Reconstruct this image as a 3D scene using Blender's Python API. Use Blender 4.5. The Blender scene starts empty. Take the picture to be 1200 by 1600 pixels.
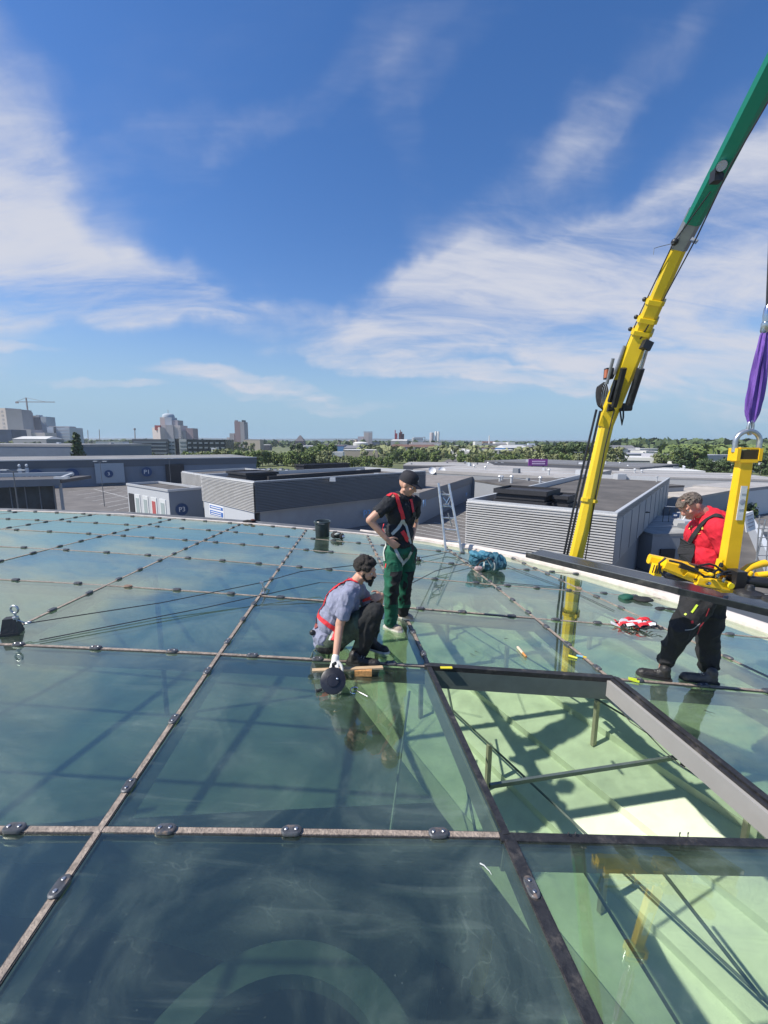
import bpy, bmesh, math, random
from mathutils import Vector, Matrix, noise
from mathutils.bvhtree import BVHTree
random.seed(7)
S = bpy.context.scene
COL = S.collection
R_ = math.radians
# ------------------------------------------------------------------ camera
FPX, HZ, ROLL, CH = 660.0, 691.0, math.radians(0.3), 2.05     # focal length, horizon row, roll, eye height
PITCH = math.atan((800 - HZ) / FPX)
cam_d = bpy.data.cameras.new('camera'); cam = bpy.data.objects.new('camera', cam_d); COL.objects.link(cam)
cam_d.sensor_fit = 'VERTICAL'; cam_d.sensor_height = 36.0; cam_d.lens = 36.0 * FPX / 1600.0
cam_d.clip_start = 0.05; cam_d.clip_end = 20000
cam.matrix_world = (Matrix.Translation((0, 0, CH)) @ Matrix.Rotation(math.pi/2 - PITCH, 4, 'X') @ Matrix.Rotation(ROLL, 4, 'Z'))
S.camera = cam
S.render.resolution_x = 768; S.render.resolution_y = 1024
S.view_settings.view_transform = 'Standard'; S.view_settings.look = 'None'
S.view_settings.exposure = 0.28; S.view_settings.gamma = 1.0
try:
    S.cycles.transparent_max_bounces = 24; S.cycles.max_bounces = 10
except Exception: pass

def ray(px, py):
    u = (px - 600) / FPX; v = -(py - 800) / FPX
    u, v = u*math.cos(ROLL) - v*math.sin(ROLL), u*math.sin(ROLL) + v*math.cos(ROLL)
    c, s = math.cos(PITCH), math.sin(PITCH)
    return Vector((u, c + v*s, -s + v*c))
def at(px, py, Y):            # a survey point: bearing read from the photograph, distance Y metres ahead
    d = ray(px, py); t = Y / d.y
    return Vector((d.x*t, Y, CH + d.z*t))
def onz(px, py, z):
    d = ray(px, py); t = (z - CH) / d.z
    return Vector((d.x*t, d.y*t, z))
def proj(p):
    c, s = math.cos(PITCH), math.sin(PITCH); x, y, z = p[0], p[1], p[2]-CH
    d = y*c - z*s; u = x/d; v = (y*s + z*c)/d
    u, v = u*math.cos(-ROLL) - v*math.sin(-ROLL), u*math.sin(-ROLL) + v*math.cos(-ROLL)
    return 600 + u*FPX, 800 - v*FPX
X0, RX, Y0, RY = -9.0, 150.0, 3.0, 300.0
OFF = 9.1**2/300
def surf(x, y): return OFF - (x-X0)**2/(2*RX) - (y-Y0)**2/(2*RY)   # the shallow dome of the glass roof
def glass(px, py):
    d = ray(px, py); dx, dy, dz = d
    a = dx*dx/(2*RX) + dy*dy/(2*RY); b = dz - X0*dx/RX - Y0*dy/RY; cc = CH - OFF + X0*X0/(2*RX) + Y0*Y0/(2*RY)
    D = b*b - 4*a*cc
    t = -b/(2*a) if D < 0 else (-b - math.sqrt(D))/(2*a)
    return Vector((dx*t, dy*t, CH + dz*t))

# ------------------------------------------------------------------ sun and sky
SUN_AZ, SUN_EL = R_(-104), R_(50)          # azimuth from +Y towards +X
sdir = Vector((math.sin(SUN_AZ)*math.cos(SUN_EL), math.cos(SUN_AZ)*math.cos(SUN_EL), math.sin(SUN_EL)))
sd = bpy.data.lights.new('sun', 'SUN'); sd.energy = 5.0; sd.angle = R_(0.9); sd.color = (1.0, 0.95, 0.86)
so = bpy.data.objects.new('sun', sd); COL.objects.link(so)
so.rotation_euler = sdir.to_track_quat('Z', 'Y').to_euler(); so.location = (-30, -8, 30)
W = bpy.data.worlds.new('World'); S.world = W; W.use_nodes = True
NT = W.node_tree; NT.nodes.clear()
def nd(nt, t, **k):
    n = nt.nodes.new(t)
    for a, b in k.items(): setattr(n, a, b)
    return n
def lk(nt, a, b): nt.links.new(a, b)
def vmath(nt, op, a, b=None):
    n = nd(nt, 'ShaderNodeVectorMath', operation=op)
    for i, x in enumerate((a, b)):
        if x is None: continue
        if isinstance(x, (tuple, list, Vector)): n.inputs[i].default_value = tuple(x)
        else: lk(nt, x, n.inputs[i])
    return n
def fmath(nt, op, a, b=None, c=None, clamp=False):
    n = nd(nt, 'ShaderNodeMath', operation=op, use_clamp=clamp)
    for i, x in enumerate((a, b, c)):
        if x is None: continue
        if isinstance(x, (int, float)): n.inputs[i].default_value = x
        else: lk(nt, x, n.inputs[i])
    return n.outputs[0]
def maprange(nt, v, a, b, c, d, smooth=True):
    n = nd(nt, 'ShaderNodeMapRange', interpolation_type='SMOOTHSTEP' if smooth else 'LINEAR')
    lk(nt, v, n.inputs['Value'])
    for k, x in zip(('From Min', 'From Max', 'To Min', 'To Max'), (a, b, c, d)): n.inputs[k].default_value = x
    return n.outputs[0]
sky = nd(NT, 'ShaderNodeTexSky', sky_type='NISHITA', sun_disc=False)
sky.sun_elevation = SUN_EL; sky.sun_rotation = SUN_AZ
sky.altitude = 100; sky.air_density = 1.25; sky.dust_density = 0.25; sky.ozone_density = 5.0
tc = nd(NT, 'ShaderNodeTexCoord'); DIR = tc.outputs['Generated']
sep = nd(NT, 'ShaderNodeSeparateXYZ'); lk(NT, DIR, sep.inputs[0])
# cloud-plane coordinates: direction divided by its height, so streaks run together towards the horizon
den = fmath(NT, 'ADD', fmath(NT, 'MAXIMUM', sep.outputs[2], 0.0), 0.30)
cx = fmath(NT, 'DIVIDE', sep.outputs[0], den); cy = fmath(NT, 'DIVIDE', sep.outputs[1], den)
cmb = nd(NT, 'ShaderNodeCombineXYZ'); lk(NT, cx, cmb.inputs[0]); lk(NT, cy, cmb.inputs[1])
def cloud_noise(scale, rot, sx, sy, detail=7, rough=0.6, dist=0.5):
    m = nd(NT, 'ShaderNodeMapping'); lk(NT, cmb.outputs[0], m.inputs[0])
    m.inputs['Rotation'].default_value = (0, 0, rot); m.inputs['Scale'].default_value = (sx, sy, 1)
    n = nd(NT, 'ShaderNodeTexNoise'); lk(NT, m.outputs[0], n.inputs['Vector'])
    n.inputs['Scale'].default_value = scale; n.inputs['Detail'].default_value = detail
    n.inputs['Roughness'].default_value = rough; n.inputs['Distortion'].default_value = dist
    return n.outputs['Fac']
n1 = cloud_noise(1.6, R_(-48), 0.8, 1.7, 9, 0.60, 0.8)
n2 = cloud_noise(4.5, R_(-38), 0.7, 2.6, 7, 0.62, 1.0)
n3 = cloud_noise(0.8, R_(-20), 1.0, 1.0, 4, 0.5, 0.3)
# cloud banks: centre, half length, half height (photo px at the picture centre scale), tilt, weight
BANKS = [(-10,330,190,140,20,.70),(110,390,160,70,28,.45),(210,440,200,45,14,.55),(330,470,110,16,5,.45),(-60,120,110,230,-4,.6),(-300,380,260,200,0,.9),(60,470,260,26,0,.5),
         (690,475,190,50,-14,1.0),(860,440,230,80,-14,1.1),(1060,430,220,120,-20,.95),(800,540,330,34,4,.75),(1190,350,180,90,-25,.75),(650,240,40,90,-25,.16),(800,300,140,60,-40,.30),(1060,340,200,60,-30,.4),
         (760,592,240,13,8,.95),(980,606,300,24,-1,.75),(1180,570,130,30,-14,.75),(400,596,130,13,6,.9),(480,622,150,11,5,.6),(165,605,80,8,6,.7),(25,531,60,7,8,.6),
         (480,150,250,34,-24,.26),(740,50,220,36,-26,.20),(260,220,190,30,-14,.18),(880,200,280,40,-48,.20),(1040,60,220,40,-45,.16),(1150,220,160,60,-35,.34),(330,60,260,60,-20,.14),(1330,250,160,100,-20,.7)]
wn = nd(NT, 'ShaderNodeTexNoise'); lk(NT, DIR, wn.inputs['Vector']); wn.inputs['Scale'].default_value = 3.2; wn.inputs['Detail'].default_value = 5; wn.inputs['Roughness'].default_value = .55
DW = vmath(NT, 'ADD', DIR, vmath(NT, 'MULTIPLY', vmath(NT, 'SUBTRACT', wn.outputs['Color'], (.5,.5,.5)).outputs[0], (.30,.30,.20)).outputs[0]).outputs[0]
tot = None
for (px, py, su, sv, tilt, w) in BANKS:
    c = ray(px, py).normalized()
    a0 = (ray(px+5, py) - ray(px-5, py)).normalized(); k = ray(px, py).length
    a0 = (a0 - c*a0.dot(c)).normalized(); b0 = c.cross(a0)*-1
    t = R_(-tilt); a = a0*math.cos(t) + b0*math.sin(t); b = b0*math.cos(t) - a0*math.sin(t)
    du = vmath(NT, 'DOT_PRODUCT', DW, a/(su/FPX/k)).outputs['Value']
    dv = vmath(NT, 'DOT_PRODUCT', DW, b/(sv/FPX/k)).outputs['Value']
    r2 = fmath(NT, 'ADD', fmath(NT, 'MULTIPLY', du, du), fmath(NT, 'MULTIPLY', dv, dv))
    fr = fmath(NT, 'GREATER_THAN', vmath(NT, 'DOT_PRODUCT', DIR, c).outputs['Value'], 0.0)
    m = fmath(NT, 'MULTIPLY', maprange(NT, r2, 0.0, 2.2, w, 0.0), fr)
    tot = m if tot is None else fmath(NT, 'ADD', tot, m)
tot = fmath(NT, 'MINIMUM', tot, 1.12)
# general thin streaks elsewhere (also behind the viewer, where the glass looks)
back = fmath(NT, 'MULTIPLY', maprange(NT, sep.outputs[1], 0.15, -0.35, 0.0, 0.5), maprange(NT, n3, 0.4, 0.65, 0.0, 1.0))
tot = fmath(NT, 'ADD', tot, back)
q = fmath(NT, 'ADD', fmath(NT, 'MULTIPLY', n1, 0.95), fmath(NT, 'MULTIPLY', n2, 0.36))      # ~0.68 mean
q = fmath(NT, 'SUBTRACT', q, 0.66)
dens = fmath(NT, 'ADD', fmath(NT, 'MULTIPLY', tot, 0.80), fmath(NT, 'MULTIPLY', q, fmath(NT, 'ADD', fmath(NT, 'MULTIPLY', tot, 2.1), 0.45)))
mask = fmath(NT, 'POWER', maprange(NT, dens, 0.03, 1.34, 0.0, 0.98), 1.0)
hzf = maprange(NT, sep.outputs[2], -0.005, 0.30, 0.96, 0.0)
# clear-air tone
hs = nd(NT, 'ShaderNodeHueSaturation'); lk(NT, sky.outputs[0], hs.inputs['Color'])
hs.inputs['Saturation'].default_value = 1.22; hs.inputs['Value'].default_value = .94
mixh = nd(NT, 'ShaderNodeMix', data_type='RGBA'); lk(NT, hzf, mixh.inputs[0]); hm = vmath(NT, 'MULTIPLY', hs.outputs[0], (1.12, .96, 1.08)); lk(NT, hm.outputs[0], mixh.inputs[6]); mixh.inputs[7].default_value = (2.3, 3.75, 5.1, 1)
mixc = nd(NT, 'ShaderNodeMix', data_type='RGBA'); lk(NT, mask, mixc.inputs[0]); lk(NT, mixh.outputs[2], mixc.inputs[6])
mixc.inputs[7].default_value = (4.75, 4.95, 5.65, 1)
bg = nd(NT, 'ShaderNodeBackground'); lk(NT, mixc.outputs[2], bg.inputs[0]); bg.inputs[1].default_value = 0.112
wo = nd(NT, 'ShaderNodeOutputWorld'); lk(NT, bg.outputs[0], wo.inputs[0])
# ------------------------------------------------------------------ materials
MATS = {}
def mat(name, col, rough=0.6, metal=0.0, var=0.12, scale=8.0, bump=0.0, bscale=None, coat=0.0, spec=0.5, coord='Object', stretch=(1,1,1), dirt=None, dscale=1.5, dlo=.5, dhi=.75):
    if name in MATS: return MATS[name]
    m = bpy.data.materials.new(name); m.use_nodes = True; nt = m.node_tree; b = nt.nodes['Principled BSDF']
    b.inputs['Roughness'].default_value = rough; b.inputs['Metallic'].default_value = metal
    b.inputs['Specular IOR Level'].default_value = spec; b.inputs['Coat Weight'].default_value = coat
    t = nd(nt, 'ShaderNodeTexCoord'); mp = nd(nt, 'ShaderNodeMapping'); lk(nt, t.outputs[coord], mp.inputs[0]); mp.inputs['Scale'].default_value = stretch
    n = nd(nt, 'ShaderNodeTexNoise'); lk(nt, mp.outputs[0], n.inputs['Vector']); n.inputs['Scale'].default_value = scale; n.inputs['Detail'].default_value = 6; n.inputs['Roughness'].default_value = .65
    r = nd(nt, 'ShaderNodeMix', data_type='RGBA')
    lk(nt, maprange(nt, n.outputs['Fac'], .3, .7, 0, 1), r.inputs[0])
    r.inputs[6].default_value = tuple(c*(1-var) for c in col) + (1,); r.inputs[7].default_value = tuple(min(1, c*(1+var)) for c in col) + (1,)
    out = r.outputs[2]
    if dirt:
        n2 = nd(nt, 'ShaderNodeTexNoise'); lk(nt, mp.outputs[0], n2.inputs['Vector']); n2.inputs['Scale'].default_value = dscale; n2.inputs['Detail'].default_value = 8; n2.inputs['Roughness'].default_value = .7
        r2 = nd(nt, 'ShaderNodeMix', data_type='RGBA'); lk(nt, maprange(nt, n2.outputs['Fac'], dlo, dhi, 0, 1), r2.inputs[0]); lk(nt, out, r2.inputs[6]); r2.inputs[7].default_value = tuple(dirt)+(1,); out = r2.outputs[2]
    lk(nt, out, b.inputs['Base Color'])
    if rough > .15: lk(nt, maprange(nt, n.outputs['Fac'], .2, .8, max(.05, rough-.12), min(1, rough+.12), False), b.inputs['Roughness'])
    if bump:
        nb = nd(nt, 'ShaderNodeTexNoise'); lk(nt, mp.outputs[0], nb.inputs['Vector']); nb.inputs['Scale'].default_value = bscale or scale*4; nb.inputs['Detail'].default_value = 5
        bp = nd(nt, 'ShaderNodeBump'); bp.inputs['Strength'].default_value = bump; bp.inputs['Distance'].default_value = .02; lk(nt, nb.outputs['Fac'], bp.inputs['Height']); lk(nt, bp.outputs[0], b.inputs['Normal'])
    MATS[name] = m; return m
M = mat
def glass_mat(name, tint, ior, dust=(.26,.33,.29), dustf=.125, rgh=.012):
    m = bpy.data.materials.new(name); m.use_nodes = True; nt = m.node_tree; nt.nodes.clear()
    o = nd(nt, 'ShaderNodeOutputMaterial')
    tr = nd(nt, 'ShaderNodeBsdfTransparent'); tr.inputs[0].default_value = tuple(tint)+(1,)
    gl = nd(nt, 'ShaderNodeBsdfGlossy'); gl.inputs['Color'].default_value = (.88, .95, .84, 1); gl.inputs['Roughness'].default_value = rgh
    ge = nd(nt, 'ShaderNodeNewGeometry'); cs_ = fmath(nt, 'ABSOLUTE', vmath(nt, 'DOT_PRODUCT', ge.outputs['Incoming'], ge.outputs['Normal']).outputs['Value'])
    F = fmath(nt, 'MULTIPLY_ADD', fmath(nt, 'POWER', fmath(nt, 'SUBTRACT', 1.0, cs_, clamp=True), 2.6), 1-ior, ior)
    mx = nd(nt, 'ShaderNodeMixShader'); lk(nt, F, mx.inputs[0]); lk(nt, tr.outputs[0], mx.inputs[1]); lk(nt, gl.outputs[0], mx.inputs[2])
    # film of dust with streaks and water marks
    t = nd(nt, 'ShaderNodeTexCoord')
    n = nd(nt, 'ShaderNodeTexNoise'); lk(nt, t.outputs['Object'], n.inputs['Vector']); n.inputs['Scale'].default_value = 1.3; n.inputs['Detail'].default_value = 9; n.inputs['Roughness'].default_value = .62; n.inputs['Distortion'].default_value = 1.2
    mp = nd(nt, 'ShaderNodeMapping'); lk(nt, t.outputs['Object'], mp.inputs[0]); mp.inputs['Rotation'].default_value = (0, 0, .5); mp.inputs['Scale'].default_value = (1, 9, 1)
    n2 = nd(nt, 'ShaderNodeTexNoise'); lk(nt, mp.outputs[0], n2.inputs['Vector']); n2.inputs['Scale'].default_value = 1.6; n2.inputs['Detail'].default_value = 7; n2.inputs['Distortion'].default_value = .8
    a = maprange(nt, n.outputs['Fac'], .42, .72, .25, 1.3); b = maprange(nt, n2.outputs['Fac'], .58, .72, 0, .6)
    n3_ = nd(nt, 'ShaderNodeTexNoise'); lk(nt, t.outputs['Object'], n3_.inputs['Vector']); n3_.inputs['Scale'].default_value = 70; n3_.inputs['Detail'].default_value = 3
    c3 = maprange(nt, n3_.outputs['Fac'], .69, .77, 0, 1.0)
    n4_ = nd(nt, 'ShaderNodeTexNoise'); lk(nt, t.outputs['Object'], n4_.inputs['Vector']); n4_.inputs['Scale'].default_value = 2.6; n4_.inputs['Detail'].default_value = 2; n4_.inputs['Distortion'].default_value = 2.5
    ln = maprange(nt, fmath(nt, 'ABSOLUTE', fmath(nt, 'SUBTRACT', n4_.outputs['Fac'], .5)), 0.0, .012, .7, 0.0)
    ln = fmath(nt, 'MULTIPLY', ln, maprange(nt, n.outputs['Fac'], .46, .62, 0, 1))
    c3 = fmath(nt, 'ADD', c3, ln)
    bn = nd(nt, 'ShaderNodeTexNoise'); lk(nt, t.outputs['Object'], bn.inputs['Vector']); bn.inputs['Scale'].default_value = 1.1; bn.inputs['Detail'].default_value = 1
    bp = nd(nt, 'ShaderNodeBump'); bp.inputs['Strength'].default_value = .25; bp.inputs['Distance'].default_value = .012; lk(nt, bn.outputs['Fac'], bp.inputs['Height']); lk(nt, bp.outputs[0], gl.inputs['Normal'])
    f = fmath(nt, 'MULTIPLY', fmath(nt, 'ADD', fmath(nt, 'ADD', a, b), c3), dustf)
    df = nd(nt, 'ShaderNodeBsdfDiffuse'); df.inputs[0].default_value = tuple(dust)+(1,)
    m2 = nd(nt, 'ShaderNodeMixShader'); lk(nt, f, m2.inputs[0]); lk(nt, mx.outputs[0], m2.inputs[1]); lk(nt, df.outputs[0], m2.inputs[2])
    lk(nt, m2.outputs[0], o.inputs[0]); MATS[name] = m; return m
def leaf_mat(name, c1, c2):
    m = bpy.data.materials.new(name); m.use_nodes = True; nt = m.node_tree; b = nt.nodes['Principled BSDF']
    t = nd(nt, 'ShaderNodeTexCoord'); n = nd(nt, 'ShaderNodeTexNoise'); lk(nt, t.outputs['Object'], n.inputs['Vector']); n.inputs['Scale'].default_value = .6; n.inputs['Detail'].default_value = 4
    oi = nd(nt, 'ShaderNodeObjectInfo'); f = fmath(nt, 'ADD', maprange(nt, n.outputs['Fac'], .3, .7, 0, .6), fmath(nt, 'MULTIPLY', oi.outputs['Random'], .4))
    r = nd(nt, 'ShaderNodeMix', data_type='RGBA'); lk(nt, f, r.inputs[0]); r.inputs[6].default_value = c1+(1,); r.inputs[7].default_value = c2+(1,)
    lk(nt, r.outputs[2], b.inputs['Base Color']); b.inputs['Roughness'].default_value = .7; MATS[name] = m; return m
# ------------------------------------------------------------------ mesh helpers
class MB:
    def __init__(s): s.v = []; s.f = []; s.mi = []; s.cur = 0
    def add(s, vs, fs):
        o = len(s.v); s.v += [tuple(v) for v in vs]
        for f in fs: s.f.append(tuple(i+o for i in f)); s.mi.append(s.cur)
        return s
    def box(s, c, size, rot=None, taper=1.0):
        c = Vector(c); hx, hy, hz = [a/2 for a in size]; vs = []
        for z in (-hz, hz):
            k = taper if z > 0 else 1
            for x, y in ((-hx,-hy),(hx,-hy),(hx,hy),(-hx,hy)): vs.append(Vector((x*k, y*k, z)))
        if rot is not None: vs = [rot @ v for v in vs]
        return s.add([c+v for v in vs], [(3,2,1,0),(4,5,6,7),(0,1,5,4),(1,2,6,5),(2,3,7,6),(3,0,4,7)])
    def beam(s, a, b, w, h, up=(0,0,1), w2=None, h2=None, bev=0.0):
        a, b = Vector(a), Vector(b); d = (b-a).normalized(); up = Vector(up); sd_ = d.cross(up)
        if sd_.length < 1e-4: sd_ = d.cross(Vector((1,0,0)))
        sd_.normalize(); u = sd_.cross(d); w2 = w2 or w; h2 = h2 or h; vs = []
        for p, ww, hh in ((a, w, h), (b, w2, h2)):
            if bev:
                e = bev; pr = [(-ww/2+e,-hh/2),(ww/2-e,-hh/2),(ww/2,-hh/2+e),(ww/2,hh/2-e),(ww/2-e,hh/2),(-ww/2+e,hh/2),(-ww/2,hh/2-e),(-ww/2,-hh/2+e)]
            else: pr = [(-ww/2,-hh/2),(ww/2,-hh/2),(ww/2,hh/2),(-ww/2,hh/2)]
            vs += [p + sd_*x + u*y for x, y in pr]
        n = len(pr); fs = [tuple(range(n-1,-1,-1)), tuple(range(n,2*n))]
        fs += [(i, (i+1) % n, n+(i+1) % n, n+i) for i in range(n)]
        return s.add(vs, fs)
    def tube(s, pts, r, seg=8, cap=True, r2=None):
        pts = [Vector(p) for p in pts]; n = len(pts); vs = []; u = None
        for i, p in enumerate(pts):
            d = (pts[min(i+1,n-1)] - pts[max(i-1,0)])
            if d.length < 1e-9: d = Vector((0,0,1))
            d.normalize()
            if u is None: u = d.orthogonal().normalized()
            else:
                u = u - d*u.dot(d)
                u = u.normalized() if u.length > 1e-6 else d.orthogonal().normalized()
            w = d.cross(u); rr = r if r2 is None else r + (r2-r)*i/max(1,n-1)
            if isinstance(r, (list,tuple)): rr = r[i]
            for k in range(seg):
                t = 2*math.pi*k/seg; vs.append(p + (u*math.cos(t) + w*math.sin(t))*rr)
        fs = [(i*seg+k, i*seg+(k+1)%seg, (i+1)*seg+(k+1)%seg, (i+1)*seg+k) for i in range(n-1) for k in range(seg)]
        if cap: fs += [tuple(range(seg-1,-1,-1)), tuple((n-1)*seg+k for k in range(seg))]
        return s.add(vs, fs)
    def lathe(s, prof, c=(0,0,0), seg=24, rot=None, cap=True):
        c = Vector(c); vs = []
        for r, z in prof:
            for k in range(seg):
                t = 2*math.pi*k/seg; v = Vector((r*math.cos(t), r*math.sin(t), z)); vs.append(c + (rot @ v if rot is not None else v))
        n = len(prof); fs = [(i*seg+k, i*seg+(k+1)%seg, (i+1)*seg+(k+1)%seg, (i+1)*seg+k) for i in range(n-1) for k in range(seg)]
        if cap: fs += [tuple(range(seg-1,-1,-1)), tuple((n-1)*seg+k for k in range(seg))]
        return s.add(vs, fs)
    def prism(s, poly, z0, z1, bottom=True):
        n = len(poly); vs = [(p[0],p[1],z0) for p in poly] + [(p[0],p[1],z1) for p in poly]
        a = sum(poly[i][0]*poly[(i+1)%n][1]-poly[(i+1)%n][0]*poly[i][1] for i in range(n))
        fs = [tuple(range(n,2*n))] + [(i,(i+1)%n,n+(i+1)%n,n+i) for i in range(n)]
        if bottom: fs.append(tuple(range(n-1,-1,-1)))
        if a < 0: fs = [tuple(reversed(f)) for f in fs]
        return s.add(vs, fs)
    def ball(s, c, r, sc=(1,1,1), seg=12, rings=8, rot=None):
        c = Vector(c); vs = []; fs = []
        for i in range(rings+1):
            t = math.pi*i/rings
            for k in range(seg):
                p = 2*math.pi*k/seg; v = Vector((math.sin(t)*math.cos(p)*sc[0], math.sin(t)*math.sin(p)*sc[1], math.cos(t)*sc[2]))*r
                vs.append(c + (rot @ v if rot is not None else v))
        fs = [(i*seg+k, (i+1)*seg+k, (i+1)*seg+(k+1)%seg, i*seg+(k+1)%seg) for i in range(rings) for k in range(seg)]
        return s.add(vs, fs)
    def ribbon(s, pts, nrm, w, t):
        pts = [Vector(p) for p in pts]; n = len(pts); vs = []
        for i, p in enumerate(pts):
            d = (pts[min(i+1,n-1)]-pts[max(i-1,0)]).normalized(); nn = Vector(nrm[i] if isinstance(nrm, list) else nrm)
            nn = (nn - d*nn.dot(d))
            nn = nn.normalized() if nn.length > 1e-5 else d.orthogonal().normalized()
            sd_ = d.cross(nn)
            vs += [p-sd_*w/2, p+sd_*w/2, p+sd_*w/2+nn*t, p-sd_*w/2+nn*t]
        fs = [(i*4+k, i*4+(k+1)%4, i*4+4+(k+1)%4, i*4+4+k) for i in range(n-1) for k in range(4)] + [(3,2,1,0), tuple((n-1)*4+k for k in range(4))]
        return s.add(vs, fs)
    def build(s, name, mats, parent=None, smooth=False, origin=None, fix=True):
        me = bpy.data.meshes.new(name)
        par = Vector((0,0,0))
        if parent is not None:
            q_ = parent
            while q_ is not None: par = par + q_.location; q_ = q_.parent
        vs = s.v
        if origin is None and parent is None and vs:
            xs = [v[0] for v in vs]; ys = [v[1] for v in vs]; zs = [v[2] for v in vs]
            origin = ((min(xs)+max(xs))/2, (min(ys)+max(ys))/2, min(zs))
        off = par if parent is not None else Vector(origin or (0,0,0))
        me.from_pydata([(v[0]-off.x, v[1]-off.y, v[2]-off.z) for v in vs], [], s.f)
        if not isinstance(mats, (list, tuple)): mats = [mats]
        for m in mats: me.materials.append(m)
        for i, p in enumerate(me.polygons): p.material_index = min(s.mi[i], len(mats)-1); p.use_smooth = smooth
        if fix:
            bm = bmesh.new(); bm.from_mesh(me); bmesh.ops.recalc_face_normals(bm, faces=bm.faces); bm.to_mesh(me); bm.free()
        if smooth and hasattr(me, 'set_sharp_from_angle'): me.set_sharp_from_angle(angle=R_(42))
        o = bpy.data.objects.new(name, me); COL.objects.link(o)
        if parent is not None: o.parent = parent
        else: o.location = off
        return o
def tag(o, label=None, cat=None, group=None, kind=None):
    if label: o['label'] = label
    if cat: o['category'] = cat
    if group: o['group'] = group
    if kind: o['kind'] = kind
    return o
def thing(name, label, cat, loc, group=None):
    o = bpy.data.objects.new(name, None); COL.objects.link(o); o.location = Vector(loc); o.empty_display_size = .2
    return tag(o, label, cat, group)
def copy_tree(o, parent=None):
    c = o.copy(); COL.objects.link(c)
    if parent is not None: c.parent = parent
    for ch in list(o.children): copy_tree(ch, c)
    return c
def struct(o): o['kind'] = 'structure'; return o
def text_mesh(s, size, depth=.02):
    cu = bpy.data.curves.new('t', 'FONT'); cu.body = s; cu.size = size; cu.align_x = 'CENTER'; cu.align_y = 'CENTER'; cu.extrude = depth
    o = bpy.data.objects.new('t', cu); COL.objects.link(o); dg = bpy.context.evaluated_depsgraph_get()
    me = bpy.data.meshes.new_from_object(o.evaluated_get(dg)); bpy.data.objects.remove(o); bpy.data.curves.remove(cu); return me
def put_text(name, s, size, loc, nrm, m, parent=None, depth=.03):
    me = text_mesh(s, size, depth); me.materials.clear(); me.materials.append(m)
    n = Vector(nrm).normalized(); up = Vector((0,0,1)); up = (up - n*up.dot(n)).normalized(); x = up.cross(n)
    rot = Matrix((x, up, n)).transposed().to_4x4()
    off = Vector((0,0,0)); q_ = parent
    while q_ is not None: off += q_.location; q_ = q_.parent
    me.transform(Matrix.Translation(Vector(loc)-off) @ rot)
    o = bpy.data.objects.new(name, me); COL.objects.link(o)
    if parent is not None: o.parent = parent
    return o
# ------------------------------------------------------------------ the glass roof
white_pipe = M('white_pipe', (.72,.70,.66), .4, var=.06)
rim_grey = M('rim_grey', (.13,.135,.14), .55, .3, var=.15, scale=3)
rim_white = M('rim_white', (.60,.54,.49), .6, var=.12, scale=5, dirt=(.38,.33,.29), dscale=2.2)
beam_grey = M('beam_paint', (.34,.33,.31), .45, var=.05, scale=2)
black_rub = M('black_rubber', (.022,.022,.024), .45, var=.3, scale=20, bump=.2, dirt=(.10,.09,.08), dscale=9)
seal_m = M('joint_seal_tan', (.29,.235,.19), .7, var=.35, scale=26, bump=.6, bscale=60, dirt=(.20,.165,.14), dscale=5, dlo=.5, dhi=.7)
seal_edge = M('joint_edge', (.035,.033,.035), .5, var=.3, scale=30, bump=.3)
clamp_m = M('clamp_steel', (.085,.09,.10), .5, .3, var=.2, scale=22, bump=.12, dirt=(.28,.20,.15), dscale=18, dlo=.55, dhi=.7)
bolt_m = M('bolt_steel', (.35,.36,.38), .35, .9, var=.2)
pane_m = glass_mat('pane_glass', (.78,.85,.765), .10)
def rowy(r, x):
    t = {-2:(-3.6,.03),-1:(-1.45,.04),0:(.22,.05),1:(1.93,.045),2:(3.67,0.0),3:(5.10,-.062),4:(6.42,-.108),5:(7.50,-.142),6:(8.45,-.165),7:(9.33,-.195),8:(10.2,-.225),9:(11.0,-.25)}[r]
    return t[0] + t[1]*(min(x, 1.2) if r > 2 else x)
def colx(c, y):
    t = {-8:(-27.5,.60),-7:(-24,.55),-6:(-20.5,.50),-5:(-17,.42),-4:(-13.5,.335),-3:(-10.1,.243),-2:(-6.77,.147),-1:(-3.9,.046),0:(-1.36,-.046),1:(.95,-.142),2:(2.74,-.165),3:(5.2,-.325),4:(7.6,-.46)}[c]
    return t[0] + t[1]*y
CS = list(range(-8, 5)); RS = list(range(-2, 10))
NODE = {}
for c in CS:
    for r in RS:
        x = colx(c, 0); y = 0
        for _ in range(25): y = rowy(r, x); x = colx(c, y)
        NODE[c, r] = Vector((x, y, surf(x, y)))
RIM = [(-15,11.8),(-10.87,11.45),(-6.87,10.85),(-3.32,10.05),(-.6,9.5),(1.0,9.05),(1.95,8.55),(2.9,7.92),(3.6,7.25),(4.15,6.54),(4.66,5.85),(5.02,5.18),(5.5,4.0),(5.85,2.4),(5.95,.5),(5.7,-1.5),(5.2,-3.5),(-24,-3.5),(-24,8),(-20,11)]
RIM = [tuple(p) for p in RIM][::-1]    # counter-clockwise
def clip(poly):
    n = len(RIM); out = poly
    for i in range(n):
        a, b = RIM[i], RIM[(i+1) % n]; inp = out; out = []
        def side(p): return (b[0]-a[0])*(p[1]-a[1]) - (b[1]-a[1])*(p[0]-a[0])
        for j in range(len(inp)):
            p, q_ = inp[j], inp[(j+1) % len(inp)]; sp, sq = side(p), side(q_)
            if sp >= 0: out.append(p)
            if sp*sq < 0:
                t = sp/(sp-sq); out.append((p[0]+(q_[0]-p[0])*t, p[1]+(q_[1]-p[1])*t))
        if len(out) < 3: return []
    return out
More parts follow.
